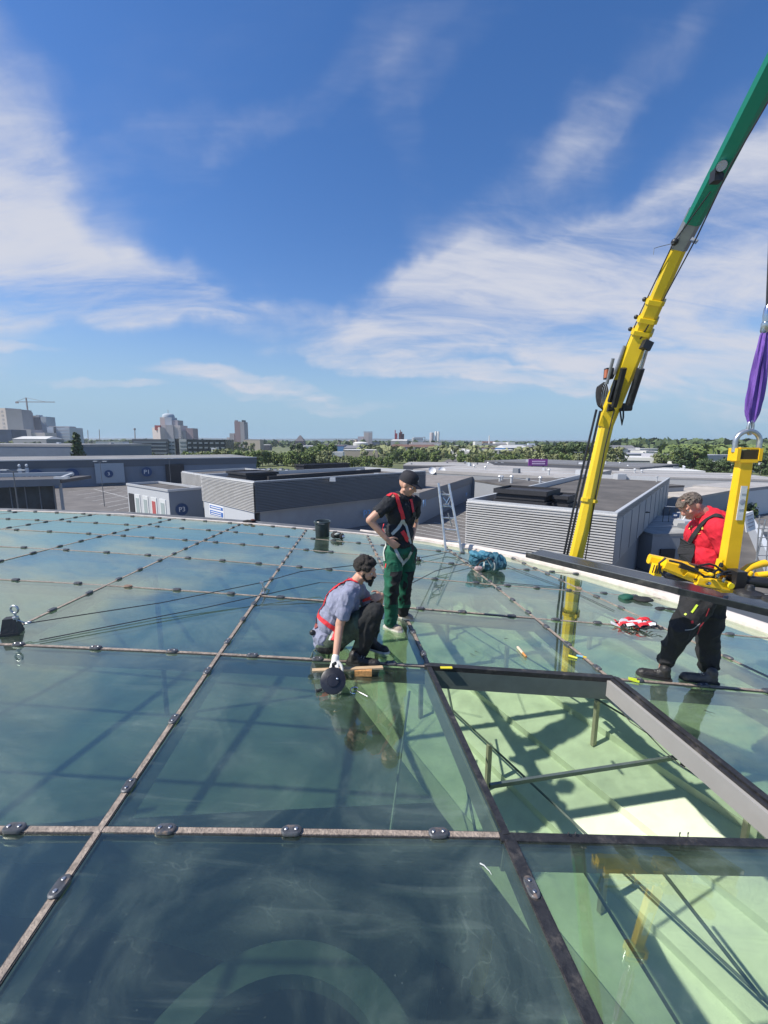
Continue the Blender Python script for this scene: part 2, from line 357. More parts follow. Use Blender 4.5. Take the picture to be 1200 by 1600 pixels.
aa = sum(RIM[i][0]*RIM[(i+1)%len(RIM)][1]-RIM[(i+1)%len(RIM)][0]*RIM[i][1] for i in range(len(RIM)))
if aa < 0: RIM.reverse()
roof = thing('glass_roof', 'shallow domed glass roof with clamped joints and one open pane, under the workers', 'glass roof', (0, 4, -.3))
OPEN = (1, 1)
def cell_poly(c, r, gap=.02):
    P = [NODE[c, r], NODE[c+1, r], NODE[c+1, r+1], NODE[c, r+1]]; cen = sum(P, Vector())/4
    return [((p.x-cen.x)*(1-gap/1.2)+cen.x, (p.y-cen.y)*(1-gap/1.2)+cen.y) for p in P]
def pane_plane(poly):
    cx_ = sum(p[0] for p in poly)/len(poly); cy_ = sum(p[1] for p in poly)/len(poly)
    gx = -(cx_-X0)/RX + random.uniform(-.002,.002); gy = -(cy_-Y0)/RY + random.uniform(-.0025,.0025)
    z = sum(surf(*p) for p in poly)/len(poly)
    return lambda x, y: z + gx*(x-cx_) + gy*(y-cy_)
for c in CS[:-1]:
    for r in RS[:-1]:
        if (c, r) == OPEN: continue
        poly = clip(cell_poly(c, r))
        if len(poly) < 3: continue
        f = pane_plane(poly); n = len(poly); mb = MB()
        mb.add([(p[0], p[1], f(*p)-.022) for p in poly] + [(p[0], p[1], f(*p)) for p in poly], [tuple(range(n-1,-1,-1)), tuple(range(n,2*n))] + [(i,(i+1)%n,n+(i+1)%n,n+i) for i in range(n)])
        mb.build('glass_pane', pane_m, roof)
def inside(p):
    n = len(RIM)
    return all((RIM[(i+1)%n][0]-RIM[i][0])*(p[1]-RIM[i][1]) - (RIM[(i+1)%n][1]-RIM[i][1])*(p[0]-RIM[i][0]) >= 0 for i in range(n))
def seg_clip(a, b, shrink=0):
    N = 40; pts = [a.lerp(b, i/N) for i in range(N+1)]; ins = [p for p in pts if inside((p.x, p.y))]
    return (ins[0], ins[-1]) if len(ins) > 1 else None
def strip(mb, a, b, w, z0, z1):
    N = 3; 
    for i in range(N):
        p, q_ = a.lerp(b, i/N), a.lerp(b, (i+1)/N)
        p = Vector((p.x, p.y, surf(p.x,p.y)+(z0+z1)/2)); q_ = Vector((q_.x, q_.y, surf(q_.x,q_.y)+(z0+z1)/2))
        mb.beam(p, q_, w, z1-z0)
def frame_edges():    # joints, rafters
    blk = MB()
    for kind in ('col', 'row'):
        for i in (CS if kind == 'col' else RS):
            mb = MB(); me_ = MB(); ra = MB(); rng = RS[:-1] if kind == 'col' else CS[:-1]
            for j in rng:
                a, b = (NODE[i, j], NODE[i, j+1]) if kind == 'col' else (NODE[j, i], NODE[j+1, i])
                s_ = seg_clip(a, b)
                if not s_: continue
                opn = (kind == 'col' and i in (1, 2) and j == 1) or (kind == 'row' and i in (1, 2) and j == 1)
                w = .031; tgt = mb
                if kind == 'col' and i == 1 and j < 1: w = .058; tgt = blk
                if kind == 'row' and i in (1, 2) and j == 1: tgt = blk
                zt = .006 if kind == 'col' else .0035
                if not opn:
                    near = (s_[0]+s_[1]).length/2 < 5.2
                    strip(tgt, s_[0], s_[1], w, -.004, (zt+.004) if near else zt-.001)
                    if near: strip(me_, s_[0], s_[1], w+.012, -.006, zt)
                pa, pb = Vector(s_[0]), Vector(s_[1])
                zo = -.105 if kind == 'col' else -.108
                if not (opn):
                    pa.z = surf(pa.x,pa.y)+zo; pb.z = surf(pb.x,pb.y)+zo
                    ra.beam(pa, pb, .042, .13 if kind == 'col' else .125)
            if mb.v:
                o = mb.build('joint_seal', seal_m, roof)
                if me_.v: me_.build('joint_edge', seal_edge, o)
                ra.build('rafter', M('rafter_paint', (.07,.09,.09), .5, var=.06), roof)
    blk.build('joint_gasket', black_rub, roof)
frame_edges()
# the open bay: rubber edge, grey inner upstand on four sides
nA, nB, nC, nD = NODE[1,1], NODE[2,1], NODE[2,2], NODE[1,2]
fr_in = MB(); fr_rub = MB()
def side_board(a, b, inward, mb, w, z0, z1, off):
    a, b = Vector(a), Vector(b); d = (b-a).normalized(); n = Vector((-d.y, d.x, 0))*inward
    a2, b2 = a+n*off, b+n*off
    mb.beam(Vector((a2.x,a2.y,surf(a.x,a.y)+(z0+z1)/2)), Vector((b2.x,b2.y,surf(b.x,b.y)+(z0+z1)/2)), w, z1-z0)
u_ = (nB-nA).normalized()*.03
side_board(nA-u_, nB+u_, 1, fr_in, .05, -.19, -.03, -.005)
side_board(nB, nC, 1, fr_in, .05, -.160, -.006, .012)
far_b = MB(); side_board(nD-u_, nC+u_, -1, far_b, .05, -.20, -.028, -.004); far_b.build('opening_upstand', M('upstand_shaded', (.10,.125,.115), .5, var=.08), roof)  # far board coloured darker than the others, its shade put into the colour
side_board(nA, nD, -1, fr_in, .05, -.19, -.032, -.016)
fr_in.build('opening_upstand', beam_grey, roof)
side_board(nA-u_*1.5, nB+u_*2, 1, fr_rub, .050, -.028, .010, -.012)
side_board(nD-u_*1.5, nC+u_*1.4, -1, fr_rub, .062, -.026, .018, -.012)
side_board(nA, nD, -1, fr_rub, .040, -.030, .013, -.004)
for k, (off, w, zt) in enumerate(((-.005,.028,.014),(-.043,.030,.024),(-.078,.022,.012))): side_board(nB, nC, 1, fr_rub, w, -.004, zt, off)
fr_rub.build('opening_gasket', black_rub, roof)
sg = MB(); a = glass(697,1046); sg.box(a+Vector((0,-.01,.024)), (.11,.035,.006)); sg.build('warning_label', M('yellow_label', (.65,.55,.03), .5), roof)
# little hooks left standing on the near edge of the opening
for px in (888, 899, 1062, 1075):
    p = glass(px, 1309); mb = MB(); mb.tube([p+Vector((0,0,0)), p+Vector((.004,.01,.02)), p+Vector((.0,.0,.034)), p+Vector((-.006,-.004,.026))], .0028, 6)
    mb.build('retaining_clip', black_rub, roof, True)
# clamp plates, three to a pane on every joint
clamps = []
for (kind, rng1, rng2) in (('col', CS, RS[:-1]), ('row', RS, CS[:-1])):
    for i in rng1:
        for j in rng2:
            a, b = (NODE[i, j], NODE[i, j+1]) if kind == 'col' else (NODE[j, i], NODE[j+1, i])
            if kind == 'col' and i in (1,2) and j == 1 or kind == 'row' and i in (1,2) and j == 1: continue
            fs_ = (.16,.47,.82) if kind == 'row' else (.15,.49,.83)
            for t in fs_:
                p = a.lerp(b, t + random.uniform(-.02,.02))
                if not inside((p.x, p.y)): continue
                p.z = surf(p.x, p.y); d = (b-a).normalized(); ang = math.atan2(d.y, d.x)
                if p.y < .15 or proj(p)[0] < -60 or proj(p)[0] > 1260 or proj(p)[1] > 1680: continue
                clamps.append((p.length, p, ang + random.uniform(-.03,.03)))
clamps.sort(key=lambda t: t[0])
def stadium(L, Wd, n=8):
    pts = []
    for sgn in (1, -1):
        for k in range(n+1):
            t = -math.pi/2 + math.pi*k/n; pts.append((sgn*((L-Wd)/2 + Wd/2*math.cos(t)), sgn*Wd/2*math.sin(t)))
    return pts
def clamp_mesh(mb, p, ang, sc=1.0):
    R = Matrix.Rotation(ang, 3, 'Z'); pts = stadium(.108*sc, .056*sc); n = len(pts); vs = []
    for k, z in ((1, .004), (1, .016), (.88, .0215)):
        vs += [p + R @ Vector((x*k, y*k, z)) for x, y in pts]
    mb.add(vs, [(i,(i+1)%n,n+(i+1)%n,n+i) for i in range(n)] + [(n+i,n+(i+1)%n,2*n+(i+1)%n,2*n+i) for i in range(n)] + [tuple(range(2*n,3*n)), tuple(range(n-1,-1,-1))])
def bolt_mesh(p, ang, s_):
    mb = MB(); R = Matrix.Rotation(ang, 3, 'Z'); c = p + R @ Vector((s_*.026, 0, .0215))
    mb.lathe([(.0095,0),(.0095,.004),(.0065,.006)], c, 10); return mb
pad_rust = M('clamp_rust', (.26,.17,.12), .7, var=.4, scale=30)
for k, (dd, p, ang) in enumerate(clamps[:98]):
    mb = MB(); clamp_mesh(mb, p, ang); o = mb.build('clamp_plate', clamp_m if random.random() > .1 else pad_rust, roof, True)
    if k < 26:
        bolt_mesh(p, ang, -1).build('bolt', bolt_m, o); bolt_mesh(p, ang, 1).build('bolt', bolt_m, o)
mb = MB()
for dd, p, ang in clamps[98:]: clamp_mesh(mb, p, ang)
tag(mb.build('clamp_plates', clamp_m, roof, True), kind='stuff')
# rim
n = len(RIM); cenr = Vector((-5, 4, 0))
def offset_ring(k):
    out = []
    for i in range(n):
        a, b, c_ = Vector(RIM[i-1]+(0,)), Vector(RIM[i]+(0,)), Vector(RIM[(i+1)%n]+(0,))
        d1 = (b-a).normalized(); d2 = (c_-b).normalized(); nn = (Vector((d1.y,-d1.x,0))+Vector((d2.y,-d2.x,0))).normalized()
        q_ = b + nn*k; out.append(Vector((q_.x, q_.y, surf(b.x, b.y))))
    return out
def ring_sheet(mb, A, B, za, zb):
    o = len(mb.v); mb.add([p+Vector((0,0,za)) for p in A] + [p+Vector((0,0,zb)) for p in B], [(i,(i+1)%n,n+(i+1)%n,n+i) for i in range(n)])
r0, r1, r2, r3 = offset_ring(-.01), offset_ring(.03), offset_ring(.22), offset_ring(.25)
mb = MB(); ring_sheet(mb, r0, r0, -.10, .016); ring_sheet(mb, r0, r1, .016, .020); ring_sheet(mb, r1, offset_ring(.07), .020, .014); mb.build('edge_trim', rim_white, roof, fix=False)
mb = MB(); ring_sheet(mb, offset_ring(.072), r2, -.02, .03); ring_sheet(mb, r2, r3, .03, .03); ring_sheet(mb, r3, offset_ring(.26), .03, -.7); mb.build('gutter_edge', rim_grey, roof)
# dirty white tube along the right hand rim
tp = []
rr_ = [(2.0,8.62),(2.95,7.98),(3.66,7.30),(4.22,6.58),(4.73,5.88),(5.10,5.20),(5.58,4.0),(5.93,2.4),(6.03,.5)]
rr_ = [(-.55,9.72),(1.05,9.14)] + rr_
for i in range(len(rr_)-1):
    for k in range(6):
        t = k/6; x = rr_[i][0]*(1-t)+rr_[i+1][0]*t; y = rr_[i][1]*(1-t)+rr_[i+1][1]*t; tp.append(Vector((x, y, surf(x,y)+.03)))
mb = MB(); mb.tube(tp, [.035+.045*min(1, i/18) for i in range(len(tp))], 12); mb.build('rim_tube', rim_white, roof, True)
# ------------------------------------------------------------------ what is under the glass
hall = thing('atrium_hall', 'building under the glass roof, pale green inner lining seen through the open bay', 'building', (0, 4, -13.5))
lin_m = M('lining_green', (.60,.68,.50), .6, var=.10, scale=2.5, coord='Object', stretch=(1,1,1))
Ld = Vector((.46,-.89,0)).normalized(); Nd = Vector((.89,.46,0)).normalized()
def pz(p): return -2.45 + (p-2.65)*.42
mb = MB(); PW = .62; p = 2.85; strips = []
while p < 7.2:
    strips.append(p)
    a0, a1 = p, p+PW; zlo, zhi = pz(a0)+.035, pz(a1)-.03
    q0 = -9.0
    while q0 < 3.6:
        q1 = q0+.42; v = [Nd*a0+Ld*q0, Nd*a0+Ld*q1, Nd*a1+Ld*q1, Nd*a1+Ld*q0]
        if all(inside((w_.x, w_.y)) for w_ in v):
            mb.add([(v[0].x,v[0].y,zlo),(v[1].x,v[1].y,zlo),(v[2].x,v[2].y,zhi),(v[3].x,v[3].y,zhi),(v[3].x,v[3].y,zhi+.09),(v[2].x,v[2].y,zhi+.09)], [(0,1,2,3),(3,2,5,4)])
        q0 = q1
    p += PW
a0 = 2.85; v0 = Nd*a0+Ld*-9; v1 = Nd*a0+Ld*3.2
mb.add([(v0.x,v0.y,pz(a0)+.09),(v1.x,v1.y,pz(a0)+.09),(v1.x,v1.y,pz(a0)-.3),(v0.x,v0.y,pz(a0)-.3)], [(0,1,2,3)])
lining = mb.build('inner_lining', lin_m, hall, fix=False)
post_m = M('post_paint', (.40,.38,.28), .5, var=.08); rod_m = M('rod_grey', (.16,.20,.18), .4, .5)
for k, a0 in enumerate((3.27, 4.51, 5.75)):
    zt = pz(a0)+.62; qs = [q*.1 for q in range(-80, 31) if inside(tuple((Nd*a0+Ld*(q*.1))[:2]))]; A = Nd*a0+Ld*qs[0]; B = Nd*a0+Ld*qs[-1]
    mb = MB(); mb.tube([(A.x,A.y,zt),(B.x,B.y,zt)], .012, 8); mb.build('purlin_rod', rod_m, hall, True)
    for q in [-6.6+1.55*i+k*.5 for i in range(7)]:
        P = Nd*a0+Ld*q
        if not inside((P.x, P.y)): continue
        mb = MB(); mb.box((P.x, P.y, (zt+pz(a0))/2), (.062,.04,zt-pz(a0)), Matrix.Rotation(.48,3,'Z')); mb.build('post', post_m, hall)
for (px0,py0,z0_,px1,py1,z1_) in ((700,1075,-1.1,745,1310,-1.6),(640,1080,-1.0,610,1300,-1.7),(900,1340,-1.1,1060,1600,-1.7),(1010,1330,-1.0,1190,1560,-1.5)):
    mb = MB(); mb.tube([onz(px0,py0,z0_), onz(px1,py1,z1_)], .014, 8); mb.build('brace_rod', rod_m, hall, True)
# tie bar across the opening, white pipe and cable under its right side
mb = MB(); a = onz(765,1228,-.32); b = onz(1072,1181,-.46); mb.beam(a, b, .022, .03); mb.build('tie_bar', rod_m, hall)
mb = MB(); a = onz(962,1100,-.42); b = onz(1075,1192,-.48); c_ = onz(1260,1360,-.50); a = a + (a-b)*1.5; mb.tube([a,b,c_], .026, 12); mb.build('white_pipe', white_pipe, hall, True)
mb = MB(); mb.box(b, (.10,.03,.05)); mb.build('pipe_clamp', M('dark_metal', (.05,.05,.055), .45, .6), hall)
mb = MB(); mb.tube([onz(958,1095,-.3)]+[onz(985+i*26, 1128+i*21+random.uniform(-5,5), -.36) for i in range(8)], .004, 6); mb.build('cable', black_rub, hall, True)
# ring in the deep hall, floor, gallery
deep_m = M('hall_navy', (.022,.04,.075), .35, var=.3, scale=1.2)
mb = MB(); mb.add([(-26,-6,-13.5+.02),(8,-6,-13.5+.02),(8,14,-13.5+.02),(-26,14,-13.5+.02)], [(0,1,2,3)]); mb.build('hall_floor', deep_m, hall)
mb = MB(); cc = onz(440,1610,-5.0); ro, ri = 1.85, 1.45; K = 64
vs = []
for z in (-5.0, -5.25):
    for r in (ro, ri): vs += [(cc.x+r*math.cos(2*math.pi*i/K), cc.y-.9+r*math.sin(2*math.pi*i/K), z) for i in range(K)]
fs = []
for i in range(K):
    j = (i+1)%K; fs += [(i,j,K+j,K+i),(2*K+i,3*K+i,3*K+j,2*K+j),(i,2*K+i,2*K+j,j),(K+i,K+j,3*K+j,3*K+i)]
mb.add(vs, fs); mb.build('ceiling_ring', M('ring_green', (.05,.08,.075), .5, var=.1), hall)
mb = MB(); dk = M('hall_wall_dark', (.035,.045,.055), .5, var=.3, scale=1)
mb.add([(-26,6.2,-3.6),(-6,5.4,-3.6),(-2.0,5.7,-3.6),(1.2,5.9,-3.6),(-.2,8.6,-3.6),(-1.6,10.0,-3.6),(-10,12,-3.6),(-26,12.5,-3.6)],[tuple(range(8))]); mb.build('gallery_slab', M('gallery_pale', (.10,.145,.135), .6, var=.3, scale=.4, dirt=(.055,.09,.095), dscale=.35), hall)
for (x, y) in ((-3.0,2.5),(-6.5,5.0),(-4.5,8.0)):
    mb = MB(); mb.tube([(x,y,-6.2),(x,y,surf(x,y)-.25)], .05, 10); mb.build('column', M('column_blue', (.10,.13,.15), .5), hall, True)
mb = MB()
wr = [(p_.x, p_.y) for p_ in offset_ring(.02)]
for i in range(n):
    a, b = wr[i], wr[(i+1)%n]; mb.add([(a[0],a[1],-13.5),(b[0],b[1],-13.5),(b[0],b[1],surf(*b)-.12),(a[0],a[1],surf(*a)-.12)], [(0,1,2,3)])
mb.build('outer_wall', M('hall_outer', (.36,.43,.38), .6, var=.1), hall, fix=False)
# ------------------------------------------------------------------ terrain, car parks, hills
GZ = -13.5
def gp(px, py): return onz(px, py, GZ)
grass_m = M('meadow', (.13,.15,.06), .9, var=.45, scale=.02, coord='Object', dirt=(.16,.15,.09), dscale=.008)
asph = M('asphalt', (.075,.073,.070), .9, var=.25, scale=.15, dirt=(.11,.105,.10), dscale=.06)
asph_l = M('asphalt_light', (.14,.13,.122), .9, var=.2, scale=.2, dirt=(.075,.072,.07), dscale=.07)
paint = M('road_paint', (.62,.62,.60), .7, var=.2, scale=3)
mb = MB(); N = 48; vs = []; fs = []
for i, r in enumerate((0, 400, 1200, 2500, 5000, 9000)):
    for k in range(N):
        t = 2*math.pi*k/N; vs.append((r*math.sin(t), r*math.cos(t), GZ - (0 if r < 6000 else 8)))
for i in range(5):
    for k in range(N): fs.append((i*N+k, i*N+(k+1)%N, (i+1)*N+(k+1)%N, (i+1)*N+k))
mb.add(vs, fs); struct(mb.build('ground', grass_m, origin=(0,0,GZ)))
mb = MB(); P = [(-190,20),(-190,215),(-60,232),(40,205),(150,190),(210,120),(210,-60),(-190,-60)]
mb.add([(x,y,GZ+.02) for x,y in P], [tuple(range(len(P)))]); o = struct(mb.build('car_park', asph_l, fix=False))
def line_mark(mb, a, b, w=.14, z=.028):
    a, b = Vector((a[0],a[1],0)), Vector((b[0],b[1],0)); d = (b-a).normalized(); s_ = Vector((-d.y,d.x,0))*w/2
    mb.add([(p.x,p.y,GZ+z) for p in (a-s_,b-s_,b+s_,a+s_)], [(0,1,2,3)])
mb = MB()
# bays in front of the long mall wall at the left, read off the picture as ground bearings
for (x0,y0,x1,y1,nn,ax,ay,bx,by) in ((108,769,190,803,8,170,761,250,790),):
    for i in range(nn):
        t = i/(nn-1); a = gp(x0+(x1-x0)*t, y0+(y1-y0)*t*.98); b = gp(ax+(bx-ax)*t, ay+(by-ay)*t*.93); line_mark(mb, a, b, .16)
line_mark(mb, gp(146,764), gp(200,778), .2)
for i in range(9): line_mark(mb, gp(162+i*5.0,757+i*1.6), gp(194+i*4,753+i*1.7), .16)
for i in range(11):
    t = i/10; line_mark(mb, gp(735-95*t, 796+34*t), gp(760-40*t, 803+42*t), .13)
struct(mb.build('parking_marks', paint, fix=False))
def sheet(name, pts, m, z):
    mb = MB(); mb.add([(p[0],p[1],GZ+z) for p in pts], [tuple(range(len(pts)))]); return struct(mb.build(name, m, fix=False))
sheet('road', [gp(625,752),gp(700,718),gp(760,706),gp(764,707),gp(720,722),gp(660,752)], asph_l, .03)
sheet('road', [gp(1080,830),gp(1120,770),gp(1250,760),gp(1300,790),gp(1150,800)], asph_l, .024)
hm = M('far_hill', (.06,.085,.075), .95, var=.3, scale=.004)
def hill(name, x0, x1, Y, hpx, seed, m):
    random.seed(seed); mb = MB(); N = 60; vs = []; fs = []
    for i in range(N+1):
        px = x0+(x1-x0)*i/N; e = math.sin(math.pi*i/N)**.35
        h = hpx*e*(.72+.5*noise.noise(Vector((i*.16, seed, 0)))+.12*noise.noise(Vector((i*1.1, seed, 3))))
        top = at(px, 690.5+ (px-600)*.005 - h, Y); 
        vs += [Vector((top.x, Y-Y*.16, GZ-1)), Vector((top.x, Y, max(top.z, GZ+1))), Vector((top.x*1.06, Y*1.25, GZ-1))]
    for i in range(N): a = i*3; fs += [(a,a+3,a+4,a+1),(a+1,a+4,a+5,a+2)]
    mb.add(vs, fs); return struct(mb.build(name, m, smooth=True))
hill('hills', -500, 1750, 7000, 5.5, 3, hm); hill('hills', 340, 900, 5200, 3.5, 8, hm); hill('hills', 820, 1600, 4600, 4.5, 12, hm)
# ------------------------------------------------------------------ the mall buildings near by
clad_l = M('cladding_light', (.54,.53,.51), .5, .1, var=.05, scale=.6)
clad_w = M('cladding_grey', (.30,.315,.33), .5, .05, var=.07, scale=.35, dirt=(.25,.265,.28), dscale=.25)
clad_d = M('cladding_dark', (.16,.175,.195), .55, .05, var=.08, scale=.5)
clad_b = M('cladding_blue', (.20,.25,.31), .55, .05, var=.06, scale=.4)
roof_f = M('roof_felt', (.100,.092,.085), .95, var=.25, scale=.3, dirt=(.15,.135,.12), dscale=.15)
coping = M('coping_metal', (.55,.56,.57), .4, .3, var=.06)
unit_d = M('roof_unit_dark', (.028,.028,.032), .6, var=.2)
blue_s = M('sign_blue', (.02,.06,.16), .5, var=.05); white_s = M('sign_white', (.75,.75,.75), .5, var=.03); blue_t = M('sign_pale_blue', (.20,.40,.68), .5, var=.05)
def V2(p): return Vector((p[0], p[1]))
def ribbed(mb, a, b, z0, z1, nrib, out, depth=.20):
    """corrugated sheet on the wall a->b between z0 and z1; out = outward normal"""
    h = (z1-z0)/nrib; prof = []
    for i in range(nrib): prof += [(0, z0+i*h), (depth, z0+i*h+h*.08), (depth, z0+i*h+h*.56), (0, z0+i*h+h*.60)]
    prof.append((0, z1)); vs = []
    for d, z in prof:
        vs += [(a.x+out.x*d, a.y+out.y*d, z), (b.x+out.x*d, b.y+out.y*d, z)]
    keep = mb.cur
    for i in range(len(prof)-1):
        mb.cur = keep if i % 4 in (1, 2) else 2  # grooves and rib undersides get a darker colour: shade painted in
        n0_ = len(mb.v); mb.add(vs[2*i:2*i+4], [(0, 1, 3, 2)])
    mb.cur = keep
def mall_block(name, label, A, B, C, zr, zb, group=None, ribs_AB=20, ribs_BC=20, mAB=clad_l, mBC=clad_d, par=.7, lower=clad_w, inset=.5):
    """A left, B near corner, C right; zr roof edge height, zb foot of the upper band"""
    A, B, C = V2(A), V2(B), V2(C); D = A + (C-B); cen = (A+B+C+D)/4
    t = thing(name, label, 'building', (cen.x, cen.y, GZ), group)
    def outn(p, q_):
        d = (q_-p).normalized(); nn = Vector((d.y, -d.x)); 
        return nn if nn.dot((p+q_)/2-cen) > 0 else -nn
    mb = MB()
    for p, q_, nr, lit in ((A,B,ribs_AB,0),(B,C,ribs_BC,1),(C,D,0,1),(D,A,0,0)):  # sides away from the sun take the darker cladding, shade included in its colour
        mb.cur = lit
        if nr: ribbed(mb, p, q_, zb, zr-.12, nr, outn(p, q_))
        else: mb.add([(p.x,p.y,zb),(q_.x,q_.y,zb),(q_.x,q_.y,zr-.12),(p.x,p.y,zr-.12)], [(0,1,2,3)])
    mb.build('upper_cladding', [mAB, mBC, M('groove_shade', (.15,.155,.16), .7)], t, fix=False)
    s_ = 1 - inset/max(4, (B-A).length/2)
    L = [cen+(p-cen)*s_ for p in (A,B,C,D)]
    mb = MB(); mb.prism([(p.x,p.y) for p in L], GZ, zb+.02); mb.build('lower_wall', lower, t)
    mb = MB(); mb.prism([(p.x,p.y) for p in (cen+(p-cen)*.998 for p in (A,B,C,D))], zb-.05, zb+.01); mb.build('soffit', coping, t)
    mb = MB(); mb.add([(p.x,p.y,zr-par) for p in (A,B,C,D)], [(0,1,2,3)]); mb.build('roof', roof_f, t)
    mb = MB(); P = [A,B,C,D]
    for i in range(4):
        p, q_ = P[i], P[(i+1)%4]; nn = outn(p, q_)
        mb.beam((p.x-nn.x*.15, p.y-nn.y*.15, zr-par/2), (q_.x-nn.x*.15, q_.y-nn.y*.15, zr-par/2), .30 if i % 2 else .301, par-.002*i)
    mb.build('parapet', coping, t)
    return t, A, B, C, D
ZR, ZB = CH-5.85, CH-10.6
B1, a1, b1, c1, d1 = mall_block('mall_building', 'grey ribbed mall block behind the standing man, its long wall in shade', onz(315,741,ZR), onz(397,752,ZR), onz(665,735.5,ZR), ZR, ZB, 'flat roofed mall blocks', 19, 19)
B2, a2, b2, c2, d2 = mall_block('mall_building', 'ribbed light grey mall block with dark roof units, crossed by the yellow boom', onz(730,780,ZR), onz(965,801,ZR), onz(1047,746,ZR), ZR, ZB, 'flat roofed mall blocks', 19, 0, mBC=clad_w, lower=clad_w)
def roof_unit(parent, o, u, v, L, Wd, z0, h, name='roof_unit'):
    """louvred plant screen"""
    mb = MB(); c = Vector((o.x, o.y, 0)); u = Vector((u.x,u.y,0)).normalized(); v = Vector((v.x,v.y,0)).normalized()
    for k in range(3):
        zz = z0 + h*(k+.5)/3; e = .25*(k % 2)
        P = [c+u*e+v*e, c+u*(L-e)+v*e, c+u*(L-e)+v*(Wd-e), c+u*e+v*(Wd-e)]
        for i in range(4):
            mb.beam((P[i].x,P[i].y,zz), (P[(i+1)%4].x,P[(i+1)%4].y,zz), .12, h/3*.86)
    P = [c, c+u*L, c+u*L+v*Wd, c+v*Wd]; mb.prism([(p.x,p.y) for p in [c+u*.3+v*.3, c+u*(L-.3)+v*.3, c+u*(L-.3)+v*(Wd-.3), c+u*.3+v*(Wd-.3)]], z0-.3, z0+h*.85)
    return mb.build(name, unit_d, parent)
U2 = (b2-a2).normalized(); W2_ = (c2-b2).normalized(); U1 = (b1-a1).normalized(); W1_ = (c1-b1).normalized()
q_ = onz(764,778,ZR+.0); roof_unit(B2, V2(q_)+W2_*1.2, U2, W2_, 5.6, 4.6, ZR-.7, 1.7); roof_unit(B2, V2(q_)+W2_*2.4+U2*5.8, U2, W2_, 1.6, 3.4, ZR-.7, 1.25)
q_ = onz(345,742,ZR); roof_unit(B1, V2(q_)+W1_*1.0, U1, W1_, 7.2, 6.0, ZR-.7, 1.4); 
for k in range(9):
    p = b2+(c2-b2)*((k+.6)/9.5); nn = Vector((W2_.y,-W2_.x)); nn = nn if nn.dot(b2-(a2+c2)/2) > 0 else -nn
    mb = MB(); mb.beam((p.x+nn.x*.03,p.y+nn.y*.03,ZB+.05),(p.x+nn.x*.03,p.y+nn.y*.03,ZR-.75),.05,.05,(nn.x,nn.y,0)); mb.build('panel_seam', M('seam_grey', (.24,.25,.265), .6), B2)
mb = MB(); p = onz(968,748,ZR-.6); mb.box((p.x,p.y,ZR-.2), (1.6,1.6,1.0)); mb.build('roof_vent', coping, B2)
p = onz(1026,752,ZR-.6); mb = MB(); mb.lathe([(.12,0),(.12,.8),(.2,.82),(.2,1)], (p.x,p.y,ZR-.7), 12); mb.build('vent_pipe', coping, B2)
mb = MB(); m_ = (b2+c2)/2*.55 + b2*.45; mb.box((b2.x*.6+c2.x*.4, b2.y*.6+c2.y*.4, ZB+2.3), (.7,.5,.12)); mb.build('wall_spout', unit_d, B2)
for f in (.3,.62): mb = MB(); mb.beam(Vector((*(d2*(f)+a2*(1-f)),ZR-.3)), Vector((*(c2*f+b2*(1-f)),ZR-.3)), .3, .05)

for (x,y) in ((520,752),(588,744),(560,738)):
    p = onz(x,y,ZR-.7); mb = MB(); mb.box((p.x,p.y,ZR-.4), (1.0,1.0,.6), None, .9); mb.build('roof_hatch', coping, B1)
q_ = onz(475,729,ZR); roof_unit(B1, V2(q_), W1_, -U1, 14, 4, ZR-.7, 1.2)
# raised dark upstand across the roof of block one
mb = MB(); mb.beam(Vector((*(a1*.35+b1*.65+W1_*6),ZR-.3)), Vector((*(d1*.55+c1*.45-W1_*3),ZR-.3)), .5, .7); mb.build('roof_upstand', unit_d, B1)
# white lower wall with a blue and white banner at its left end
wl = thing('shop_banner', 'blue and white banner on the white wall under the ribbed block', 'banner', (*(a1*.88+b1*.12), ZB-2), None)
ou = Vector((-W1_.x, -W1_.y)); 
pA = a1*.86+b1*.14+ou*.06; pB = a1*.56+b1*.44+ou*.06
mb = MB(); mb.beam(Vector((*pA,ZB-1.3)), Vector((*pB,ZB-1.3)), .08, 2.0); mb.build('panel', white_s, wl)
mb = MB(); mb.beam(Vector((*(pA+ou*.05+U1*.3),ZB-.75)), Vector((*(pB+ou*.05-U1*.3),ZB-.75)), .05, .5); mb.beam(Vector((*(pA+ou*.05+U1*.3),ZB-1.75)), Vector((*(pB+ou*.05-U1*.3),ZB-1.75)), .05, .8); mb.build('print', M('banner_blue', (.04,.14,.42), .5), wl)
for z, w in ((-.75,.18),(-1.6,.14),(-1.95,.14)):
    mb = MB(); mb.beam(Vector((*(pA+ou*.09+U1*.7),ZB+z)), Vector((*(pB+ou*.09-U1*.9),ZB+z)), .03, w); mb.build('lettering', white_s, wl)
wl2 = MB(); mb = wl2; pw = a1*.97+b1*.03; mb.beam(Vector((*(a1*.98+b1*.02+ou*.0),(ZB+GZ)/2)), Vector((*(a1*.02+b1*.98+ou*.0),(ZB+GZ)/2)), .1, ZB-GZ-.1); mb.build('white_wall', M('wall_white', (.50,.52,.54), .6, var=.04), B1)
mb = MB(); mb.beam(Vector((*(a2*.96+b2*.04-W2_*.02),(ZB+GZ)/2)), Vector((*(a2*.04+b2*.96-W2_*.02),(ZB+GZ)/2)), .1, ZB-GZ-.1); mb.build('white_wall', MATS['wall_white'], B2)
mb = MB(); p0 = Vector((*(a2*.94+b2*.06+Vector((-W2_.x,-W2_.y))*.1), GZ)); mb.tube([p0, p0+Vector((0,0,ZB-GZ))], .16, 10); mb.tube([p0+Vector((0,0,ZB-GZ-.3)), p0+Vector((U2.x*2.2,U2.y*2.2,ZB-GZ-3.4))], .14, 8); mb.build('downpipe', coping, B2, True)
